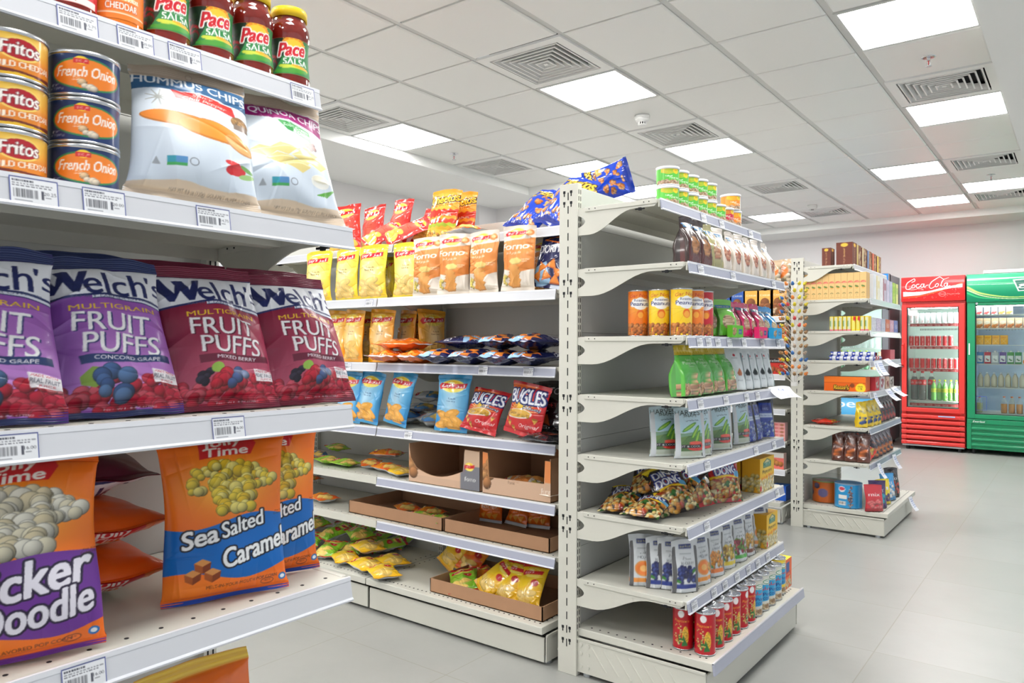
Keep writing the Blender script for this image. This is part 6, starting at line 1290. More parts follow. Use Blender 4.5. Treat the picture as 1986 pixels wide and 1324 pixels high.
# sixth and seventh: foil bags
def foilbag(bg, acc, seed):
    c = Cv(50, .5, bg); c.glow(.6, .3, .3, .2, (240,240,244), .6); c.lumps(8, .2, .6, .8, .9, .06, [acc], seed); c.text('mini', .5, .4, .1, .6, c=acc, shear=.3, rot=20); c.brush([(.3,.1),(.7,.5)], .03, (236,236,240), .01); return c.done()
kwf = dict(kind='gusset', nu=40, nv=44, seal=.012, wr=.004, ncr=26, nm='candy_bag', cat='candy bag')
mkbag('fy', foilbag((240,206,40), (60,90,160), 1), (236,200,40), .07, .165, .05, 311, side=lin((236,196,30)), **kwf); mkbag('fk', foilbag((50,36,40), (206,60,50), 2), (46,36,40), .075, .165, .05, 312, side=lin((40,26,30)), **kwf); mkbag('fbr', foilbag((96,54,44), (226,120,60), 3), (90,52,40), .08, .185, .055, 313, side=lin((80,44,34)), **kwf); mkbag('fpu', foilbag((52,36,52), (236,130,60), 4), (50,36,50), .085, .17, .055, 314, side=lin((40,28,40)), **kwf)
z = .691
for k, (x, y) in enumerate(((-1.145, 5.235), (-1.13, 5.33), (-1.125, 5.44), (-1.12, 5.53))): Y5('fy', x, y, z, 'yellow foil candy bag, %s' % ['nearest the camera', 'second', 'third', 'last before the dark ones'][k], 'yellow foil candy bags', -50+k*8, RX(-3))
for k in range(5): Y5('fk', X2-.04, 5.63+.105*k, z, 'dark foil candy bag behind the yellow ones, %s' % ORD[k], 'dark foil candy bags', -20, RX(-3))
mkbag('rw', foilbag((226,60,40), (250,200,60), 5), (220,60,40), .12, .17, .035, 315, nu=30, nv=40, nm='candy_bag', cat='candy bag'); D['rw'].put((-1.39, 5.30, z), 'small red and yellow wrapper lying alone on an empty far shelf', None, 0, flat(85, h=.17))
z = .462
for k, x in enumerate((-1.29, -1.212, -1.135)): Y5('fbr', x, 5.25, z, 'brown foil bag on the seventh far shelf, %s' % ['left one', 'middle one', 'right one'][k], 'brown foil bags', -78, RX(-4))
Y5('rw', -1.10, 5.36, z, 'red and silver bag tipped over beside the brown foil bags', None, -30, RX(-30) @ RY(-35))
for k in range(5): Y5('fpu', X2-.045, 5.50+.12*k, z, 'purple black foil bag with orange picture, %s' % ORD[k], 'purple black foil bags', -20, RX(-3))
# deck: tubs and pouches
c = Cv(60, 3.2, (220,110,40)); c.rect(0, 0, 1, .06, (120,170,60)); c.lumps(8, .1, .2, .9, .9, .12, [(236,140,60),(120,110,150)], 4); c.ell(.5, .55, .06, .2, (112,104,150)); im = c.done()
D['tub'] = Proto('candy_tub', can('candy_tub', .088, .15, im, 64, 40, lid='clear', top='snap', mt='tin', botrim=False), 'tub'); q = MB(); q.lathe([(.0885,.148),(.094,.178),(.096,.18),(.090,.178)], 'clear', 40); D['tub'].parts.append(('clear_rim', q.mesh('clear_rim')))
D['tub'].put((-1.405, 5.40, .157), 'clear bucket with an orange printed sleeve on the lowest far deck', None, 0)
c = Cv(80, 3.2, (40,150,210)); c.ell(.46, .22, .04, .12, (236,230,236)); c.ell(.46, .2, .035, .07, (200,60,80)); c.rect(.42, .46, .52, .62, (240,236,232)); c.rect(.42, .72, .51, .88, (236,236,236)); [c.rect(.425+.007*k, .74, .428+.007*k, .84, (40,40,40)) for k in range(11)]; c.lumps(60, .54, .1, .58, .96, .03, [(150,100,90),(206,190,180),(90,60,60)], 3)
D['tubb'] = Proto('candy_tub', can('candy_tub', .085, .162, c.done(), 80, 50, lid='clear', top='snap', mt='foil', botrim=False), 'tub'); D['tubb'].put((-1.24, 5.30, .157), 'round bright blue candy tub with bar code on the lowest far deck', None, 0)
for k, (bg, acc, y, s_, nm, w2) in enumerate((((196,50,60), (236,120,120), 5.24, 1., 'red', ''), ((70,50,110), (40,170,200), 5.36, 1.05, 'purple and blue', 'DAIRY'), ((240,214,40), (90,60,110), 5.52, .98, 'yellow', 'fl'), ((60,150,210), (230,236,240), 5.68, 1.08, 'blue and white', 'MILK'), ((52,48,52), (206,70,50), 5.84, 1.2, 'black', ''))):
    c = Cv(60, .6, bg); c.lumps(16, .15, .5, .85, .9, .07, [acc], k); c.rect(0, .88, 1, 1, tuple(int(q_*.8) for q_ in bg)); c.text(w2 or 'mix', .5, .38, .12, .6, c=(240,240,240), bold=.03)
    mkbag('dp%d' % k, c.done(), bg, .12, .17, .05, 321+k, **{**kwp, 'mt': 'foil', 'nm': 'candy_pouch', 'cat': 'candy pouch'}); Y5('dp%d' % k, -1.07, y, .157, '%s candy pouch standing on the lowest far deck' % nm, None, -50+k*6, RX(-6), sc=s_)
# paper notes hanging from the far rails
c = Cv(40, .8, (236,238,246)); [c.rect(.15, .2+.13*k, .8-.07*(k % 2), .23+.13*k, (130,150,200)) for k in range(5)]; imn = c.done()
for k, (y, z, r, t) in enumerate(((5.23, 1.12, .2, -8), (5.38, 1.12, -.2, -12), (5.62, 1.125, -.3, -45), (5.24, .92, .1, -8), (5.66, .92, -.2, -30), (5.86, .925, -.2, -40), (5.36, .455, .1, -8), (5.86, .455, 0, -8))):
    paper_sign(X2+.018, y, z, .09, .10, imn, 'white handwritten price note hanging from the %s, %s' % (['far fourth shelf rail', 'far fifth shelf rail', 'far seventh shelf rail'][(0, 0, 0, 1, 1, 1, 2, 2)[k]], ['nearest', 'middle', 'curled, farthest', 'nearest', 'middle', 'farthest', 'nearest', 'farthest'][k]), FR+r*1., t, 'handwritten price notes')
paper_sign(-.985, 5.95, .155, .09, .10, imn, 'white handwritten price note on the corner of the lowest far deck', FR, -10, 'handwritten price notes')
# lollipop stand on the post
T = empty('lollipop_stand', (-1.533, 5.105, .955), 0, 'tall white lollipop stand hanging on the far metal post', 'display stand')
q = MB(); q.cyl((0,0,0), (0,0,.67), .020, 'white', 16); q.build('pole', T); q = MB(); q.cyl((0,0,-.004), (0,0,.018), .022, 'white', 16); q.build('bottom_cap', T)
q = MB(); q.box(-.008, .008, .015, .085, .60, .61, 'white'); q.build('hook', T)
M['stick'] = mat('white_paper_stick', (240,238,230), .5)
lc = {'yellow': (226,206,50), 'blue': (50,110,180), 'red': (206,60,66), 'orange': (240,140,60), 'brown gold': (166,128,84), 'silver brown': (176,156,136)}
lm = {}
for nm, col in lc.items():
    me_c = MB(); mt_ = mat('lolly_wrapper_'+nm.replace(' ', '_'), col, .2, coat=.5, vary=.5, vscale=70)
    me_c.cyl((0,0,0), (0,0,.088), .0019, 'stick', 6); prof = [(0,.084)]+[(.0125*math.sin(math.pi*k/10), .0975-.0125*math.cos(math.pi*k/10)) for k in range(1, 10)]+[(.004,.1105),(.0085,.114),(.007,.1155),(0,.112)]; me_c.lathe(prof, mt_, 12); lm[nm] = me_c.mesh('lollipop')
rows_ = ['yyoby', 'snsyyy', 'ybnoy', 'rbrysy', 'obnyyn', 'onyrnn', 'bysyro', 'nnnnnn', 'snynnn', 'ynbsnn', 'nnobns', 'oyynbb', 'rnooos', 'ybbnno']
kmap = {'y': 'yellow', 'b': 'blue', 'r': 'red', 'o': 'orange', 'n': 'brown gold', 's': 'silver brown'}
angs = [200, 228, 256, 284, 312, 340]; side = ['far left', 'left', 'front left', 'front right', 'right', 'far right']
for r_, rw in enumerate(rows_):
    for k in range(6):
        nm = kmap[rw[k % len(rw)]]; a = math.radians(angs[k]+(r_ % 2)*8-4); z = .955+.02+.0455*(13-r_)
        o = bpy.data.objects.new('lollipop', lm[nm]); COL.objects.link(o)
        mw = Matrix.Translation((-1.533+.015*math.cos(a), 5.105+.015*math.sin(a), z)) @ Matrix.Rotation(a, 4, 'Z') @ Matrix.Rotation(math.radians(50), 4, 'Y') @ Matrix.Scale(.93, 4); o.matrix_world = mw
        tag(o, '%s wrapped lollipop on the stand, ring %d from the top, %s' % (nm, r_+1, side[k]), 'lollipop', 'lollipops on the stand')
# ------------------------------------------------------------------ far row behind the middle unit (fronts face -y)
def P6(key, u, y, z, label, group=None, rz=0., rot=None, **k): x = ony(u, 700, y)[0]-.022; return D[key].put((x, y, z), label, group, math.radians(rz), rot, **k)
c = Cv(50, .8, (206,180,150)); c.lumps(20, .1, .1, .9, .9, .1, [(230,214,190),(120,80,60),(210,190,150)], 2); c.ell(.5, .55, .3, .3, (240,130,60), 50); c.text('mini', .5, .55, .2, .6, c=(236,236,240), rot=-60, bold=.05); mkbag('mb', c.done(), (150,120,96), .15, .17, .06, 331, nu=36, nv=44, nm='candy_bag', cat='candy bag')
P6('mb', 1500, 5.36, 1.661, 'brown and orange candy bag on the top of the far row', 'candy bags on top of the far row', 10, RX(-12)); P6('mb', 1520, 5.42, 1.661, 'beige brown candy bag behind the far metal post', 'candy bags on top of the far row', -10, RX(-10), sc=1.05); P6('mb', 1491, 5.44, 1.661, 'dark candy bag left behind the orange one', 'candy bags on top of the far row', 20, RX(-6))
def cook(bg, H=64):
    c = Cv(H, .62, bg); c.rect(0, 0, .04, 1, (240,240,240)); c.text('Cookies', .5, .18, .08, .6, c=(250,240,220), shear=.2); c.lumps(7, .2, .45, .8, .8, .17, [(150,90,50),(170,104,60)], 5); c.lumps(8, .1, .7, .4, .85, .05, [(236,206,170)], 3); c.text('\uFE95\uFEEE\uFEBC', .5, .92, .05, .4, c=(250,240,220)); return c.done()
for k, (u, bg, nm) in enumerate(((1412, (40,80,160), 'blue, leftmost'), (1438, (44,86,166), 'blue, second'), (1465, (236,176,80), 'orange, first'), (1492, (240,180,90), 'orange, second'), (1518, (236,170,80), 'orange, beside the lollipop stand'))):
    D['ck%d' % k] = Proto('cookie_box', carton('cookie_box', .112, .05, .185, cook(bg), lin((236,230,220)), lin((236,230,220))), 'box'); P6('ck%d' % k, u, 5.28, 1.421, 'tall cookie box with round cookies, %s' % nm, 'cookie boxes on the far row')
imo = boxf(40, 1.6, (240,140,50), lambda c: (c.lumps(8, .1, .3, .9, .8, .15, [(226,90,60),(250,200,110)], 2), c.rect(0, .8, 1, 1, (206,50,40))))
D['oc'] = Proto('biscuit_pack', carton('biscuit_pack', .11, .06, .065, imo, lin((236,130,50)), lin((240,160,70))), 'biscuit pack')
for k, (u, zz) in enumerate(((1518, 0), (1518, .066), (1490, 0))): P6('oc', u, 5.28, 1.236+zz, 'orange biscuit pack %s' % ['at the bottom beside the lollipops', 'stacked on top beside the lollipops', 'to the left behind the blue nut bags'][k], 'orange biscuit packs')
imr = boxf(40, 1.7, (206,50,40), lambda c: (c.rect(0, 0, 1, .3, (30,24,26)), c.text('Sandwich', .5, .15, .16, .8, c=(240,240,240)), c.lumps(7, .1, .5, .9, .85, .17, [(214,120,70),(190,90,50)], 2)))
D['rc'] = Proto('biscuit_pack', carton('biscuit_pack', .14, .06, .11, imr, lin((180,40,40)), lin((190,60,50))), 'biscuit pack')
P6('rc', 1512, 5.28, 1.021, 'red sandwich biscuit pack left of the lollipop stand', 'red biscuit packs'); P6('rc', 1446, 5.28, 1.021, 'red sandwich biscuit pack seen between the white pouches', 'red biscuit packs', sc=(1,1,1.25))
imp = boxf(50, 1.1, (240,180,180), lambda c: [(c.rect(.02, .05+.19*k, .98, .2+.19*k, (230,150,150)), c.text('WAFER', .4, .12+.19*k, .08, .4, c=(200,60,70)), c.ell(.82, .13+.19*k, .1, .06, (180,120,90))) for k in range(5)])
D['pw'] = Proto('wafer_pack', carton('wafer_pack', .125, .06, .125, imp, lin((236,190,190)), lin((240,200,200))), 'wafer pack')
P6('pw', 1514, 5.28, .561, 'pink wafer pack stack nearest the far post', 'pink wafer packs'); P6('pw', 1488, 5.28, .561, 'pink wafer pack stack behind the dark blue pouches', 'pink wafer packs')
imq = boxf(36, 1.5, (236,120,110), lambda c: (c.rect(0, 0, 1, .3, (236,232,226)), c.lumps(7, .1, .4, .9, .7, .2, [(226,150,80),(214,136,66)], 2)))
D['qk'] = Proto('biscuit_pack', carton('biscuit_pack', .15, .06, .11, imq, lin((236,200,190)), lin((236,220,210))), 'biscuit pack'); P6('qk', 1508, 5.28, .366, 'biscuit pack with big golden biscuits above the yellow carton')
D['bb'] = Proto('carton_box', carton('carton_box', .10, .12, .10, boxf(30, 1, (36,90,190), lambda c: c.ell(.4, .6, .3, .2, (236,150,90))), lin((30,80,170)), lin((50,110,200))), 'box'); P6('bb', 1522, 5.3, .151, 'bright blue box on the lowest deck of the far row, by the post')
# ------------------------------------------------------------------ drink coolers along the far wall
M['cred'] = mat('cooler_red', (226,58,54), .3, coat=.3); M['cgreen'] = mat('cooler_green', (24,142,96), .3, coat=.3); M['cin'] = mat('cooler_inside', (214,226,220), .5); M['cgrey'] = mat('cooler_grey_side', (120,124,132), .45)
M['cinb'] = mat('cooler_inside_blue', (196,208,226), .5); M['lamp'] = mat('cooler_lamp', (240,250,250), .5, emit=48)
def panelmesh(name, w_, h, img, parent, loc, bulge=0., mt='foil', n=None, emit=None):
    nx = n or 160; ny = max(8, int(nx*h/w_)); u, v = np.meshgrid(np.linspace(0, 1, nx), np.linspace(0, 1, ny)); P = np.stack([(u-.5)*w_, -bulge*np.sin(math.pi*np.clip(v, 0, 1)), v*h], -1)
    o = bpy.data.objects.new(name, patches_mesh(name, [(P, sample(img, u, 1-v))], mt)); COL.objects.link(o); o.parent = parent; o.location = loc; return o
def lightprint(name, strength):
    mt = print_mat(name, .3, .3); nt = mt.node_tree; b = nt.nodes['Principled BSDF']; a = [n for n in nt.nodes if n.type == 'VERTEX_COLOR'][0]; nt.links.new(a.outputs['Color'], b.inputs['Emission Color']); b.inputs['Emission Strength'].default_value = strength; return mt
M['sign'] = lightprint('backlit_cooler_sign', .15)
def cooler(label, x0, x1, yf, d, ztop, skin, inner, gx0, gx1, gz0, gz1, hz0, shelves, header, handle=None, grille=None, name='drinks_cooler', dark=False):
    T = empty(name, ((x0+x1)/2, yf, 0), 0, label, 'drinks cooler'); c0 = (x0+x1)/2; X0, X1 = x0-c0, x1-c0; g0, g1 = gx0-c0, gx1-c0; t = .045
    q = MB()
    q.box(X0, X0+t, .03, d, .05, ztop-.01, skin, .004); q.box(X1-t, X1, .03, d, .05, ztop-.01, skin, .004); q.box(X0+t, X1-t, d-t, d, .05, ztop-.01, skin); q.box(X0+t, X1-t, .03, d-t, gz1+.01, ztop-.01, skin); q.box(X0+t, X1-t, .06, d-t, .05, gz0-.02, skin)
    q.build('cabinet', T)
    q = MB(); q.box(X0+t, X1-t, d-t-.012, d-t-.002, gz0-.02, gz1+.01, inner); q.box(X0+t, X0+t+.008, .05, d-t, gz0-.02, gz1+.01, inner); q.box(X1-t-.008, X1-t, .05, d-t, gz0-.02, gz1+.01, inner); q.box(X0+t, X1-t, .05, d-t, gz0-.02, gz0-.012, inner); q.box(X0+t, X1-t, .05, d-t, gz1+.0, gz1+.01, inner)
    for k in range(30): xx = g0+.05+k*(g1-g0-.1)/30; q.box(xx, xx+.006, d-t-.0135, d-t-.012, gz0+(gz1-gz0)*.78, gz0+(gz1-gz0)*.80, 'dark')
    q.build('inner_lining', T)
    q = MB(); q.box(X1-t-.03, X1-t-.01, .055, .075, gz0, gz1, 'lamp'); q.box(X0+t+.05, X1-t-.05, .06, .10, gz1-.012, gz1-.002, 'lamp'); q.build('lamp_tube', T)
    for z in shelves:
        q = MB(); 
        for k in range(16): yy = .09+k*(d-t-.12)/16; q.cyl((X0+t+.01, yy, z-.006), (X1-t-.01, yy, z-.006), .0025, 'white', 6)
        q.box(X0+t+.008, X1-t-.008, .075, .085, z-.012, z-.0035, 'white'); q.build('wire_shelf', T)
    q = MB(); f = .03
    q.box(X0+.004, g0, -.02, f, gz0-.05, gz1+.035, skin, .008); q.box(g1, X1-.004, -.02, f, gz0-.05, gz1+.035, skin, .008); q.box(g0-.004, g1+.004, -.018, f, gz0-.05, gz0, skin, .006); q.box(g0-.004, g1+.004, -.018, f, gz1, gz1+.035, skin, .006)
    q.box(g0-.001, g0+.008, -.004, f, gz0, gz1, 'black'); q.box(g1-.008, g1+.001, -.004, f, gz0, gz1, 'black'); q.box(g0, g1, -.004, f, gz0-.001, gz0+.006, 'black'); q.box(g0, g1, -.004, f, gz1-.006, gz1+.001, 'black')
    Dd = q.build('door', T)
    q = MB(); q.box(g0+.006, g1-.006, .008, .012, gz0+.004, gz1-.004, 'glass'); q.build('glass_pane', Dd)
    if handle is not None:
        q = MB(); hx = handle[0]-c0; pr = [(hx, -.02, handle[1]), (hx, -.055, handle[1]+.03), (hx, -.06, (handle[1]+handle[2])/2), (hx, -.055, handle[2]-.03), (hx, -.02, handle[2])]
        for a, b2 in zip(pr, pr[1:]): q.cyl(a, b2, .013, skin, 12)
        q.build('handle', Dd)
    q = MB()
    for xx in (X0+.06, X1-.06):
        for yy in (.06, d-.08): q.cyl((xx, yy, 0), (xx, yy, .055), .02, 'black', 12)
    q.build('foot', T)
    H_ = header; q = MB(); q.box(X0, X1, -.03, .10, hz0, ztop, skin, .006); hb = q.build('header', T); panelmesh('header_sign', X1-X0-.012, ztop-hz0-.014, H_, hb, (0, -.0315, hz0+.007), .018, 'sign', 300)
    return T, c0
def coke_header():
    c = Cv(150, 2.1, (214,36,38)); c.vgrad(0, .6, (220,40,42), (206,30,34)); W = (250,248,246)
    c.poly([(.03,.60),(.2,.62),(.45,.60),(.7,.46),(.97,.34),(.97,.48),(.8,.50),(.55,.62),(.3,.76),(.03,.80)], (244,240,238)); c.brush([(.03,.86),(.3,.80),(.6,.62),(.97,.30)], .012, (226,170,70))
    rg = random.Random(2)
    for k in range(60): c.ell(rg.uniform(.05,.95), rg.uniform(.45,.9), .003, .006, W)
    # flowing script of the sign
    C1 = [(.17,.10),(.10,.22),(.075,.40),(.10,.50),(.17,.44)]; c.brush(C1, .028, W, .018); c.brush([(.17,.10),(.21,.05),(.22,.14),(.17,.20)], .018, W)
    c.brush([(.20,.30),(.175,.36),(.18,.44),(.215,.42),(.225,.33),(.20,.30)], .020, W); c.brush([(.29,.29),(.255,.30),(.245,.40),(.275,.44),(.31,.38)], .020, W); c.brush([(.37,.29),(.33,.30),(.32,.40),(.35,.43),(.37,.30),(.375,.43),(.40,.40)], .020, W); c.brush([(.40,.36),(.44,.34)], .018, W)
    c.brush([(.56,.09),(.49,.22),(.455,.40),(.485,.49),(.54,.42)], .028, W, .018); c.brush([(.56,.09),(.62,.02),(.68,.12),(.76,.06)], .022, W, .010)
    c.brush([(.575,.29),(.55,.36),(.56,.43),(.59,.40),(.60,.32),(.575,.29)], .020, W); c.brush([(.63,.40),(.66,.22),(.68,.13),(.65,.24),(.645,.40),(.67,.42)], .018, W); c.brush([(.74,.29),(.70,.30),(.69,.40),(.72,.43),(.74,.30),(.745,.43),(.78,.40)], .020, W)
    c.brush([(.10,.50),(.2,.52),(.3,.47),(.36,.54),(.28,.52)], .016, W, .006)
    c.put(c.ellm(.66, .74, .055, .10) & ~c.ellm(.66, .74, .05, .09), (240,200,196)); c.text('Coca-Cola', .66, .74, .05, .08, c=W, shear=.3); c.text('The real taste', .83, .74, .04, .2, c=(240,190,186)); return c.done()
def rabie_header():
    c = Cv(150, 2.6, (20,150,104)); c.vgrad(0, 1, (36,170,120), (10,120,84)); 
    for (y, a, w_, col) in ((.18,-.02,.06,(170,226,196)), (.36,.02,.015,(190,236,210)), (.30,.04,.02,(120,206,150))): c.brush([(0,y),(.5,y+a),(1,y-.05)], w_, col, w_*.4)
    c.brush([(0,.45),(.12,.7),(.35,.86),(.6,.8)], .07, (190,226,120), .01); c.brush([(0,.55),(.14,.8),(.35,.92),(.55,.88)], .03, (230,240,180), .01); c.brush([(0,.66),(.1,.84),(.25,.92)], .05, (60,190,120), .02)
    c.poly([(.36,.24),(.64,.18),(.70,.60),(.40,.66)], (240,244,240)); c.poly([(.372,.27),(.632,.21),(.69,.57),(.407,.63)], (20,96,80)); c.text('\uFECA\uFEF4\uFE91\uFEAE\uFEDF\uFE8D', .53, .43, .20, .26, c=(245,248,245), bold=.04, rot=-5); c.brush([(.50,.36),(.57,.24),(.60,.30)], .03, (245,248,245), .01)
    c.text('\uFEB4\uFEC4\uFE95 \uFEB2\uFEE4', .55, .74, .05, .2, c=(230,240,234), rot=-5); return c.done()
YC = 10.0
CK, ck0 = cooler('red glass-door drinks cooler with a script logo header, standing left of the green one', -1.742, -1.082, YC, .66, 2.045, 'cred', 'cin', -1.684, -1.146, .50, 1.685, 1.755, (1.496, 1.228, .962, .583), coke_header(), handle=(-1.722, .98, 1.26))
q = MB(); x0, x1 = -1.742-ck0, -1.082-ck0
for k in range(6): z = .065+.062*k; q.box(x0+.002, x1-.002, -.02, .035, z, z+.044, 'cred', .014); q.box(x0+.001, x0+.06, -.025, .035, z-.002, z+.047, 'cred', .012); q.box(x1-.06, x1-.001, -.025, .035, z-.002, z+.047, 'cred', .012)
q.build('grille', CK); q = MB(); q.box(x1-.27, x1-.10, -.0225, -.0195, .40, .415, mat('pale_blue_strip', (170,190,226), .5)); q.build('warning_strip', CK); q = MB(); q.box(x0+.01, x1-.01, .0, .5, .045, .06, 'steel'); q.build('plinth', CK)
st = boxf(16, 22., (176,44,48), lambda c: [c.text('Coca-Cola', .09+.163*k, .5, .62, .11, c=(240,224,222), shear=.3) for k in range(6)])
for z in (1.496, 1.228, .962, .552): panelmesh('shelf_strip', .50, .032, st, CK, (0, .068, z-.034), 0, 'paper', 260)
q = MB(); q.box(-.25, -.16, .0055, .007, 1.59, 1.66, 'white'); q.build('door_sticker', CK)
GK, gk0 = cooler('green glass-door juice cooler with an Arabic logo, cut by the right edge of the photo', -1.068, .16, YC, .70, 2.045, 'cgreen', 'cinb', -.985, .077, .455, 1.692, 1.725, (1.592, 1.434, 1.247, 1.03, .763, .47), rabie_header())
q = MB(); x0, x1 = -1.068-gk0, .16-gk0
q.box(x0+.002, x1-.002, -.015, .03, .345, .40, 'cgreen', .006)
for k in range(4): z = .09+.062*k; q.box(x0+.045, x1-.04, -.022, .03, z, z+.034, 'cgreen', .012)
q.box(x0+.002, x0+.045, -.015, .03, .06, .345, 'cgreen'); q.box(x0+.045, x1-.04, .0, .03, .06, .345, 'cgreen'); q.build('grille', GK)
ev = boxf(40, 4.2, (20,128,84), lambda c: c.text('Everlast', .5, .5, .6, .8, c=(240,244,240), shear=.3, bold=.03)); panelmesh('maker_badge', .15, .036, ev, GK, (x0+.12, -.0165, .355), 0, 'paper', 80)
q = MB(); q.box(-.45, .6, -.02, .04, 2.05, 2.085, 'white', .003); q.build('top_strip', GK)
q = MB(); q.box(x0+.02, x0+.032, -.022, -.019, 1.13, 1.26, 'white'); q.cyl((x0+.10, -.02, 1.712), (x0+.10, -.026, 1.712), .012, 'chrome', 12); q.build('door_lock', GK)
# grey box standing between the blue and the red cooler, and the blue cooler itself
PH = boxf(60, 3.6, (40,120,200), lambda c: c.text('pepsi', .5, .5, .4, .4, c=(245,248,250)))
BK, bk0 = cooler('blue and grey drinks cooler seen through the far shelf unit', -2.72, -1.90, YC+.12, .66, 2.12, 'cgrey', 'cin', -2.66, -1.975, .62, 1.78, 1.84, (1.45, 1.20, .93, .66), PH)
pp = boxf(80, 2.6, (70,160,214), lambda c: (c.glow(.5, .4, .5, .5, (140,206,240), .6), c.text('pepsi', .56, .45, .46, .62, c=(250,252,252), bold=.02))); panelmesh('lower_sign', .78, .26, pp, BK, (0, -.012, .34), 0, 'sign', 160)
q = MB(); q.box(-.40, .40, 0, .05, .08, .32, 'black', .004); q.build('grille', BK)
# --- drinks
def cv_cc(sl):
    c = Cv(50, 3., (224,226,230) if sl else (206,36,44)); 
    for k in range(3): c.text('Coca-Cola', .17+.33*k, .5, .16, .24, c=(206,36,44) if sl else (245,240,240), rot=90, shear=.3, bold=.03)
    return c.done()
D['cs'] = Proto('soda_can', [('soda_can', None)], 'soda can')
def one_can(key, r, h, img, cat='soda can', nm='soda_can'):
    th = np.linspace(0, 2*math.pi, 25); prof = [(r*.8,0),(r,.006),(r,h-.014),(r*.86,h-.003),(r*.86,h),(0,h-.003)]; z = np.array([p[1] for p in prof]); rr = np.array([p[0] for p in prof])
    zz = np.concatenate([[0], np.linspace(.006, h-.014, 18), [h-.003, h, h-.003]]); r2 = np.concatenate([[r*.8], np.full(18, r), [r*.86, r*.86, 0]])
    P = np.stack([r2[:, None]*np.cos(th), r2[:, None]*np.sin(th), zz[:, None]+0*th], -1); u = ((th+math.pi/2+math.pi) % (2*math.pi))/(2*math.pi); C = sample(img, u[None]+0*zz[:, None], 1-np.clip(zz/h, 0, 1)[:, None]+0*th); C[-3:] = lin((190,192,196)); C[0] = lin((190,192,196))
    D[key] = Proto(nm, [(nm, patches_mesh(nm, [(P, C)], 'tin'))], cat)
one_can('cs', .0265, .125, cv_cc(True)); one_can('cr', .0265, .125, cv_cc(False))
for k in range(9): D['cs'].put((-1.655+.0585*k, YC+.12, 1.497), 'silver soda can on the top shelf of the red cooler, %s from the left' % ORD[k], 'silver soda cans', .1*k)
for k in range(8): D['cr'].put((-1.655+.0585*k, YC+.12, 1.229), 'red soda can on the second shelf of the red cooler, %s from the left' % ORD[k], 'red soda cans', .15*k)
for k in range(9): D['cr'].put((-1.655+.0585*k, YC+.12, .963), 'red soda can on the third shelf of the red cooler, %s from the left' % ORD[k], 'red soda cans', .2*k+1)
def bottle(key, r, h, liq, cap, img=None, lz=(.4, .6), fill=.85, nm='soda_bottle', cat='bottle', clear=True, body='clear'):
    pr = [(0,.002),(r*.8,0),(r,.012),(r,h*.60),(r*.96,h*.66),(r*.55,h*.82),(r*.32,h*.9),(r*.32,h*.94)]
    q = MB(); q.lathe(pr, body, 20); b_ = q.mesh('bottle_body'); parts = [('bottle_body', b_)]
    pl = [(0,.004)]+[(x*.965, z) for x, z in pr[1:] if z < h*fill]; rl = np.interp(h*fill, [p[1] for p in pr[1:]], [p[0] for p in pr[1:]])*.965; pl += [(rl, h*fill), (0, h*fill)]
    q = MB(); q.lathe(pl, liq, 18); parts.append(('drink', q.mesh('drink')))
    q = MB(); q.lathe([(r*.36,h*.93),(r*.40,h*.935),(r*.40,h-.001),(r*.36,h),(0,h)], cap, 16); parts.append(('cap', q.mesh('cap')))
    if img is not None:
        th = np.linspace(0, 2*math.pi, 33); zz = np.linspace(h*lz[0], h*lz[1], 14); u = ((th+math.pi/2+math.pi) % (2*math.pi))/(2*math.pi); P = np.stack([(r+.0008)*np.cos(th)[None]+0*zz[:, None], (r+.0008)*np.sin(th)[None]+0*zz[:, None], zz[:, None]+0*th], -1)
        parts.append(('label', patches_mesh('label', [(P, sample(img, u[None]+0*zz[:, None], 1-((zz-zz[0])/(zz[-1]-zz[0]))[:, None]+0*th))], 'paper')))
    D[key] = Proto(nm, parts, cat)
M['cola'] = mat('dark_cola', (34,16,12), .1); M['lime'] = mat('lime_drink', (110,220,40), .15); M['orj'] = mat('orange_juice', (240,160,60), .2); M['milk'] = mat('cream_drink', (236,222,196), .25); M['gdr'] = mat('green_drink', (70,170,90), .15); M['yel'] = mat('pale_yellow_drink', (226,224,130), .2)
M['capr'] = mat('red_cap', (200,40,40), .4); M['capg'] = mat('lime_cap', (200,226,60), .4); M['capo'] = mat('orange_cap', (240,120,80), .4)
lb = boxf(24, 4, (200,34,40), lambda c: [c.text('Coca-Cola', .25+.5*k, .5, .5, .4, c=(245,240,240), shear=.3, bold=.03) for k in range(2)]); ll = boxf(24, 4, (200,220,70), lambda c: [c.text('\uFEEE\uFED4\uFEB4', .25+.5*k, .5, .5, .3, c=(30,110,60), bold=.03) for k in range(2)])
bottle('bc', .042, .345, 'cola', 'capr', lb, (.52, .70), .8); bottle('bl', .028, .245, 'lime', 'capg', ll, (.40, .58), .88)
for k in range(3): D['bc'].put((-1.625+.085*k, YC+.14+.09*(k == 2), .585), 'large dark cola bottle in the red cooler, %s' % ['left', 'middle', 'right, set back'][k], 'large cola bottles', .2)
for k in range(5): D['bl'].put((-1.42+.0585*k, YC+.13+.02*(k % 2), .585), 'small lime green drink bottle in the red cooler, %s from the left' % ORD[k], 'lime drink bottles', .2*k)
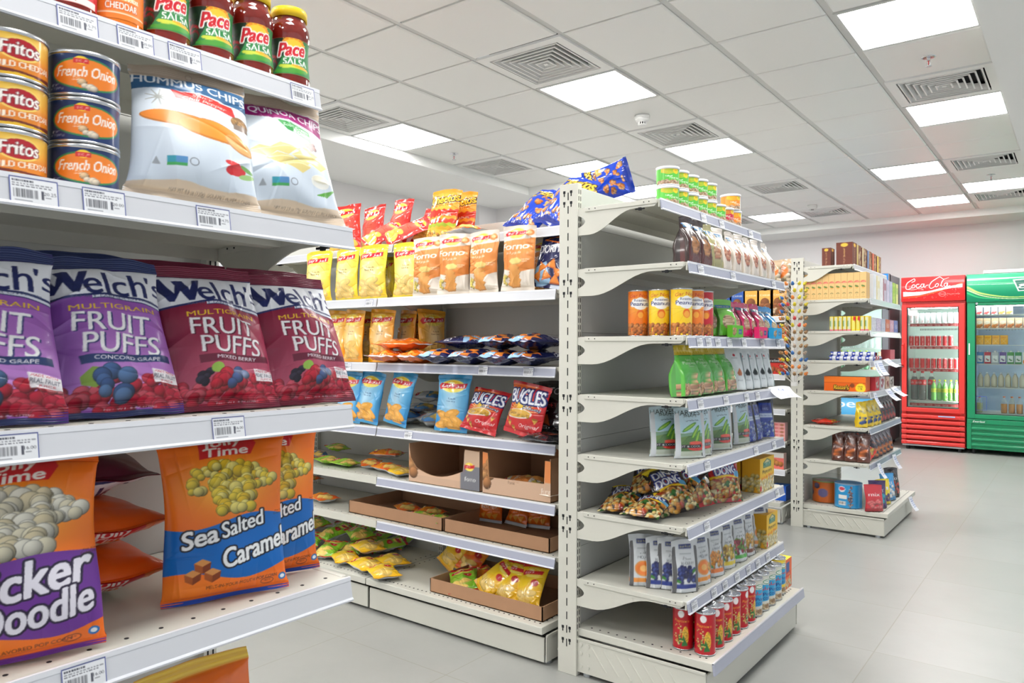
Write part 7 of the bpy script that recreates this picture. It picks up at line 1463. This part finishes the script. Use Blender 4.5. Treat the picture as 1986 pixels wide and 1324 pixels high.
# green cooler
def jc(key, bg, acc, w_, h, fn=None, nm='juice_carton', cap=None):
    c = Cv(40, w_/h, bg); (fn or (lambda c: (c.ell(.5, .42, .36, .14, (240,232,220)), c.text('juice', .5, .42, .09, .5, c=acc), c.lumps(6, .15, .7, .85, .92, .1, [acc], 3))))(c); p = carton(nm, w_, .045, h, c.done(), lin(tuple(int(q_*.85) for q_ in bg)), lin(bg), res=.004)
    if cap: q = MB(); q.cyl((0,0,h), (0,0,h+.016), .013, cap, 12); p = [('carton_body', p[0][1]), ('cap', q.mesh('cap'))]
    D[key] = Proto(nm, p, 'drink carton')
jc('j1', (236,196,160), (236,130,60), .062, .115); jc('j0', (206,206,206), (206,60,60), .058, .115); jc('j3', (250,180,50), (240,130,30), .072, .105, lambda c: (c.text('juice', .4, .25, .2, .6, c=(220,110,30), bold=.04), c.brush([(.1,.9),(.9,.3)], .02, (250,236,200)), c.brush([(.2,.4),(.8,.95)], .02, (250,236,200))))
xs = -1.0
for k in range(15):
    if k in (5, 6): continue
    D['j0' if k < 3 else 'j1'].put((-.955+.072*k, YC+.14, 1.593), '%s carton on the top shelf of the green cooler, place %s' % ('grey' if k < 3 else 'orange', (ORD+['eleventh', 'twelfth', 'thirteenth', 'fourteenth', 'fifteenth'])[k]), 'small cartons on the top shelf of the green cooler', sc=(1,1,.80))
for k in range(14): D['j1'].put((-.955+.075*k, YC+.14, 1.435), 'orange juice carton on the second shelf of the green cooler, %s from the left' % (ORD+['eleventh', 'twelfth', 'thirteenth', 'fourteenth'])[k], 'orange juice cartons', sc=(1.1,1,1))
for k in range(4): D['j3'].put((-.95+.077*k, YC+.14, 1.248), 'bright yellow orange carton on the third shelf, %s from the left' % ORD[k], 'yellow orange cartons')
for k, (col, nm) in enumerate((((70,140,200), 'blue'), ((206,60,80), 'red'), ((200,204,210), 'white'), ((110,80,160), 'purple'), ((90,160,90), 'green, left'), ((60,150,90), 'green, right'), ((240,236,226), 'white and orange, left'), ((240,236,226), 'white and orange, right'))):
    def fn(c, col=col, k=k):
        c.rect(.1, .3, .9, .85, (240,242,244)) if k < 6 else c.ell(.5, .8, .5, .22, (240,150,60)); c.lumps(4, .35, .6, .65, .7, .05, [col], 2) if k < 6 else c.text('pulp', .5, .45, .1, .5, c=(60,130,90))
    jc('m%d' % k, col, col, .062, .13, fn, 'milk_carton', 'white'); D['m%d' % k].put((-.95+.073*k, YC+.14, 1.031), '%s capped drink carton on the fourth shelf of the green cooler' % nm, 'capped cartons in the green cooler')
bottle('mk', .031, .165, 'milk', 'whitelid', None, fill=.9); bottle('oj', .032, .19, 'orj', 'capo', None, fill=.55); bottle('yl', .03, .18, 'yel', 'capo', None, fill=.6)
for k in range(7): D['mk'].put((-.95+.067*k, YC+.15, .764), 'cream coloured drink bottle on the fifth shelf of the green cooler, %s from the left' % ORD[k], 'cream drink bottles')
one_can('lb2', .032, .115, boxf(40, 2, (150,190,226), lambda c: (c.ell(.5, .7, .2, .14, (110,190,90)), c.ell(.5, .2, .2, .1, (200,40,60)))), 'drink can', 'drink_can')
for k in range(2): D['lb2'].put((-.47, YC+.15, .764+.1155*k), 'pale blue drink can with green fruit, %s' % ['lower one', 'upper one'][k], 'pale blue drink cans')
for k in range(8): D['oj'].put((-.72+.073*k, YC+.15, .471), 'half full orange juice bottle with orange cap, %s from the left' % ORD[k], 'orange juice bottles')
D['yl'].put((-.955, YC+.13, .471), 'single pale yellow drink bottle at the lower left of the green cooler')
q = MB()
for a, b2, c_, d_ in ((-.99-gk0+.012, -.875-gk0, .655, .66), (-.99-gk0+.012, -.875-gk0, .50, .503), (-.978-gk0, -.975-gk0, .5, .66), (-.878-gk0, -.875-gk0, .5, .66), (-.925-gk0, -.923-gk0, .5, .64)): q.box(a, b2, .0065, .0078, c_, d_, mat('blue_ink', (60,90,190), .5))
q.build('blue_door_sticker', GK)
# blue cooler contents
bottle('gb', .033, .24, 'gdr', 'capg', None, fill=.88); bottle('ob', .033, .22, 'orj', 'capo', None, fill=.88); bottle('wb_', .033, .22, 'clear', 'white', None, fill=.5)
for k in range(6): D['gb'].put((-2.56+.074*k, YC+.27, .931), 'green drink bottle in the blue cooler, %s from the left' % ORD[k], 'green drink bottles')
for k in range(2): D['ob'].put((-2.11+.074*k, YC+.27, .931), 'orange drink bottle in the blue cooler, %s' % ['left', 'right'][k], 'orange drink bottles')
for k in range(8): D['gb' if k < 2 else 'wb_'].put((-2.58+.074*k, YC+.27, 1.201), 'bottle on the second shelf of the blue cooler, %s from the left' % ORD[k], 'bottles on the second shelf of the blue cooler')
D['pk'] = Proto('drink_pack', carton('drink_pack', .13, .08, .12, boxf(40, 1.1, (236,240,246), lambda c: (c.ell(.5, .5, .22, .2, (200,40,60)), c.put(c.ellm(.5, .5, .22, .2) & (c.Y > .5), (40,90,180)))), lin((226,230,238)), lin((236,240,246))), 'drink pack')
for k in range(2): D['pk'].put((-2.16+.14*k, YC+.25, 1.60-.149), 'white drink pack with a round red and blue mark, %s' % ['left', 'right'][k], 'white drink packs')
bpy.data.objects.remove(_to, do_unlink=True)
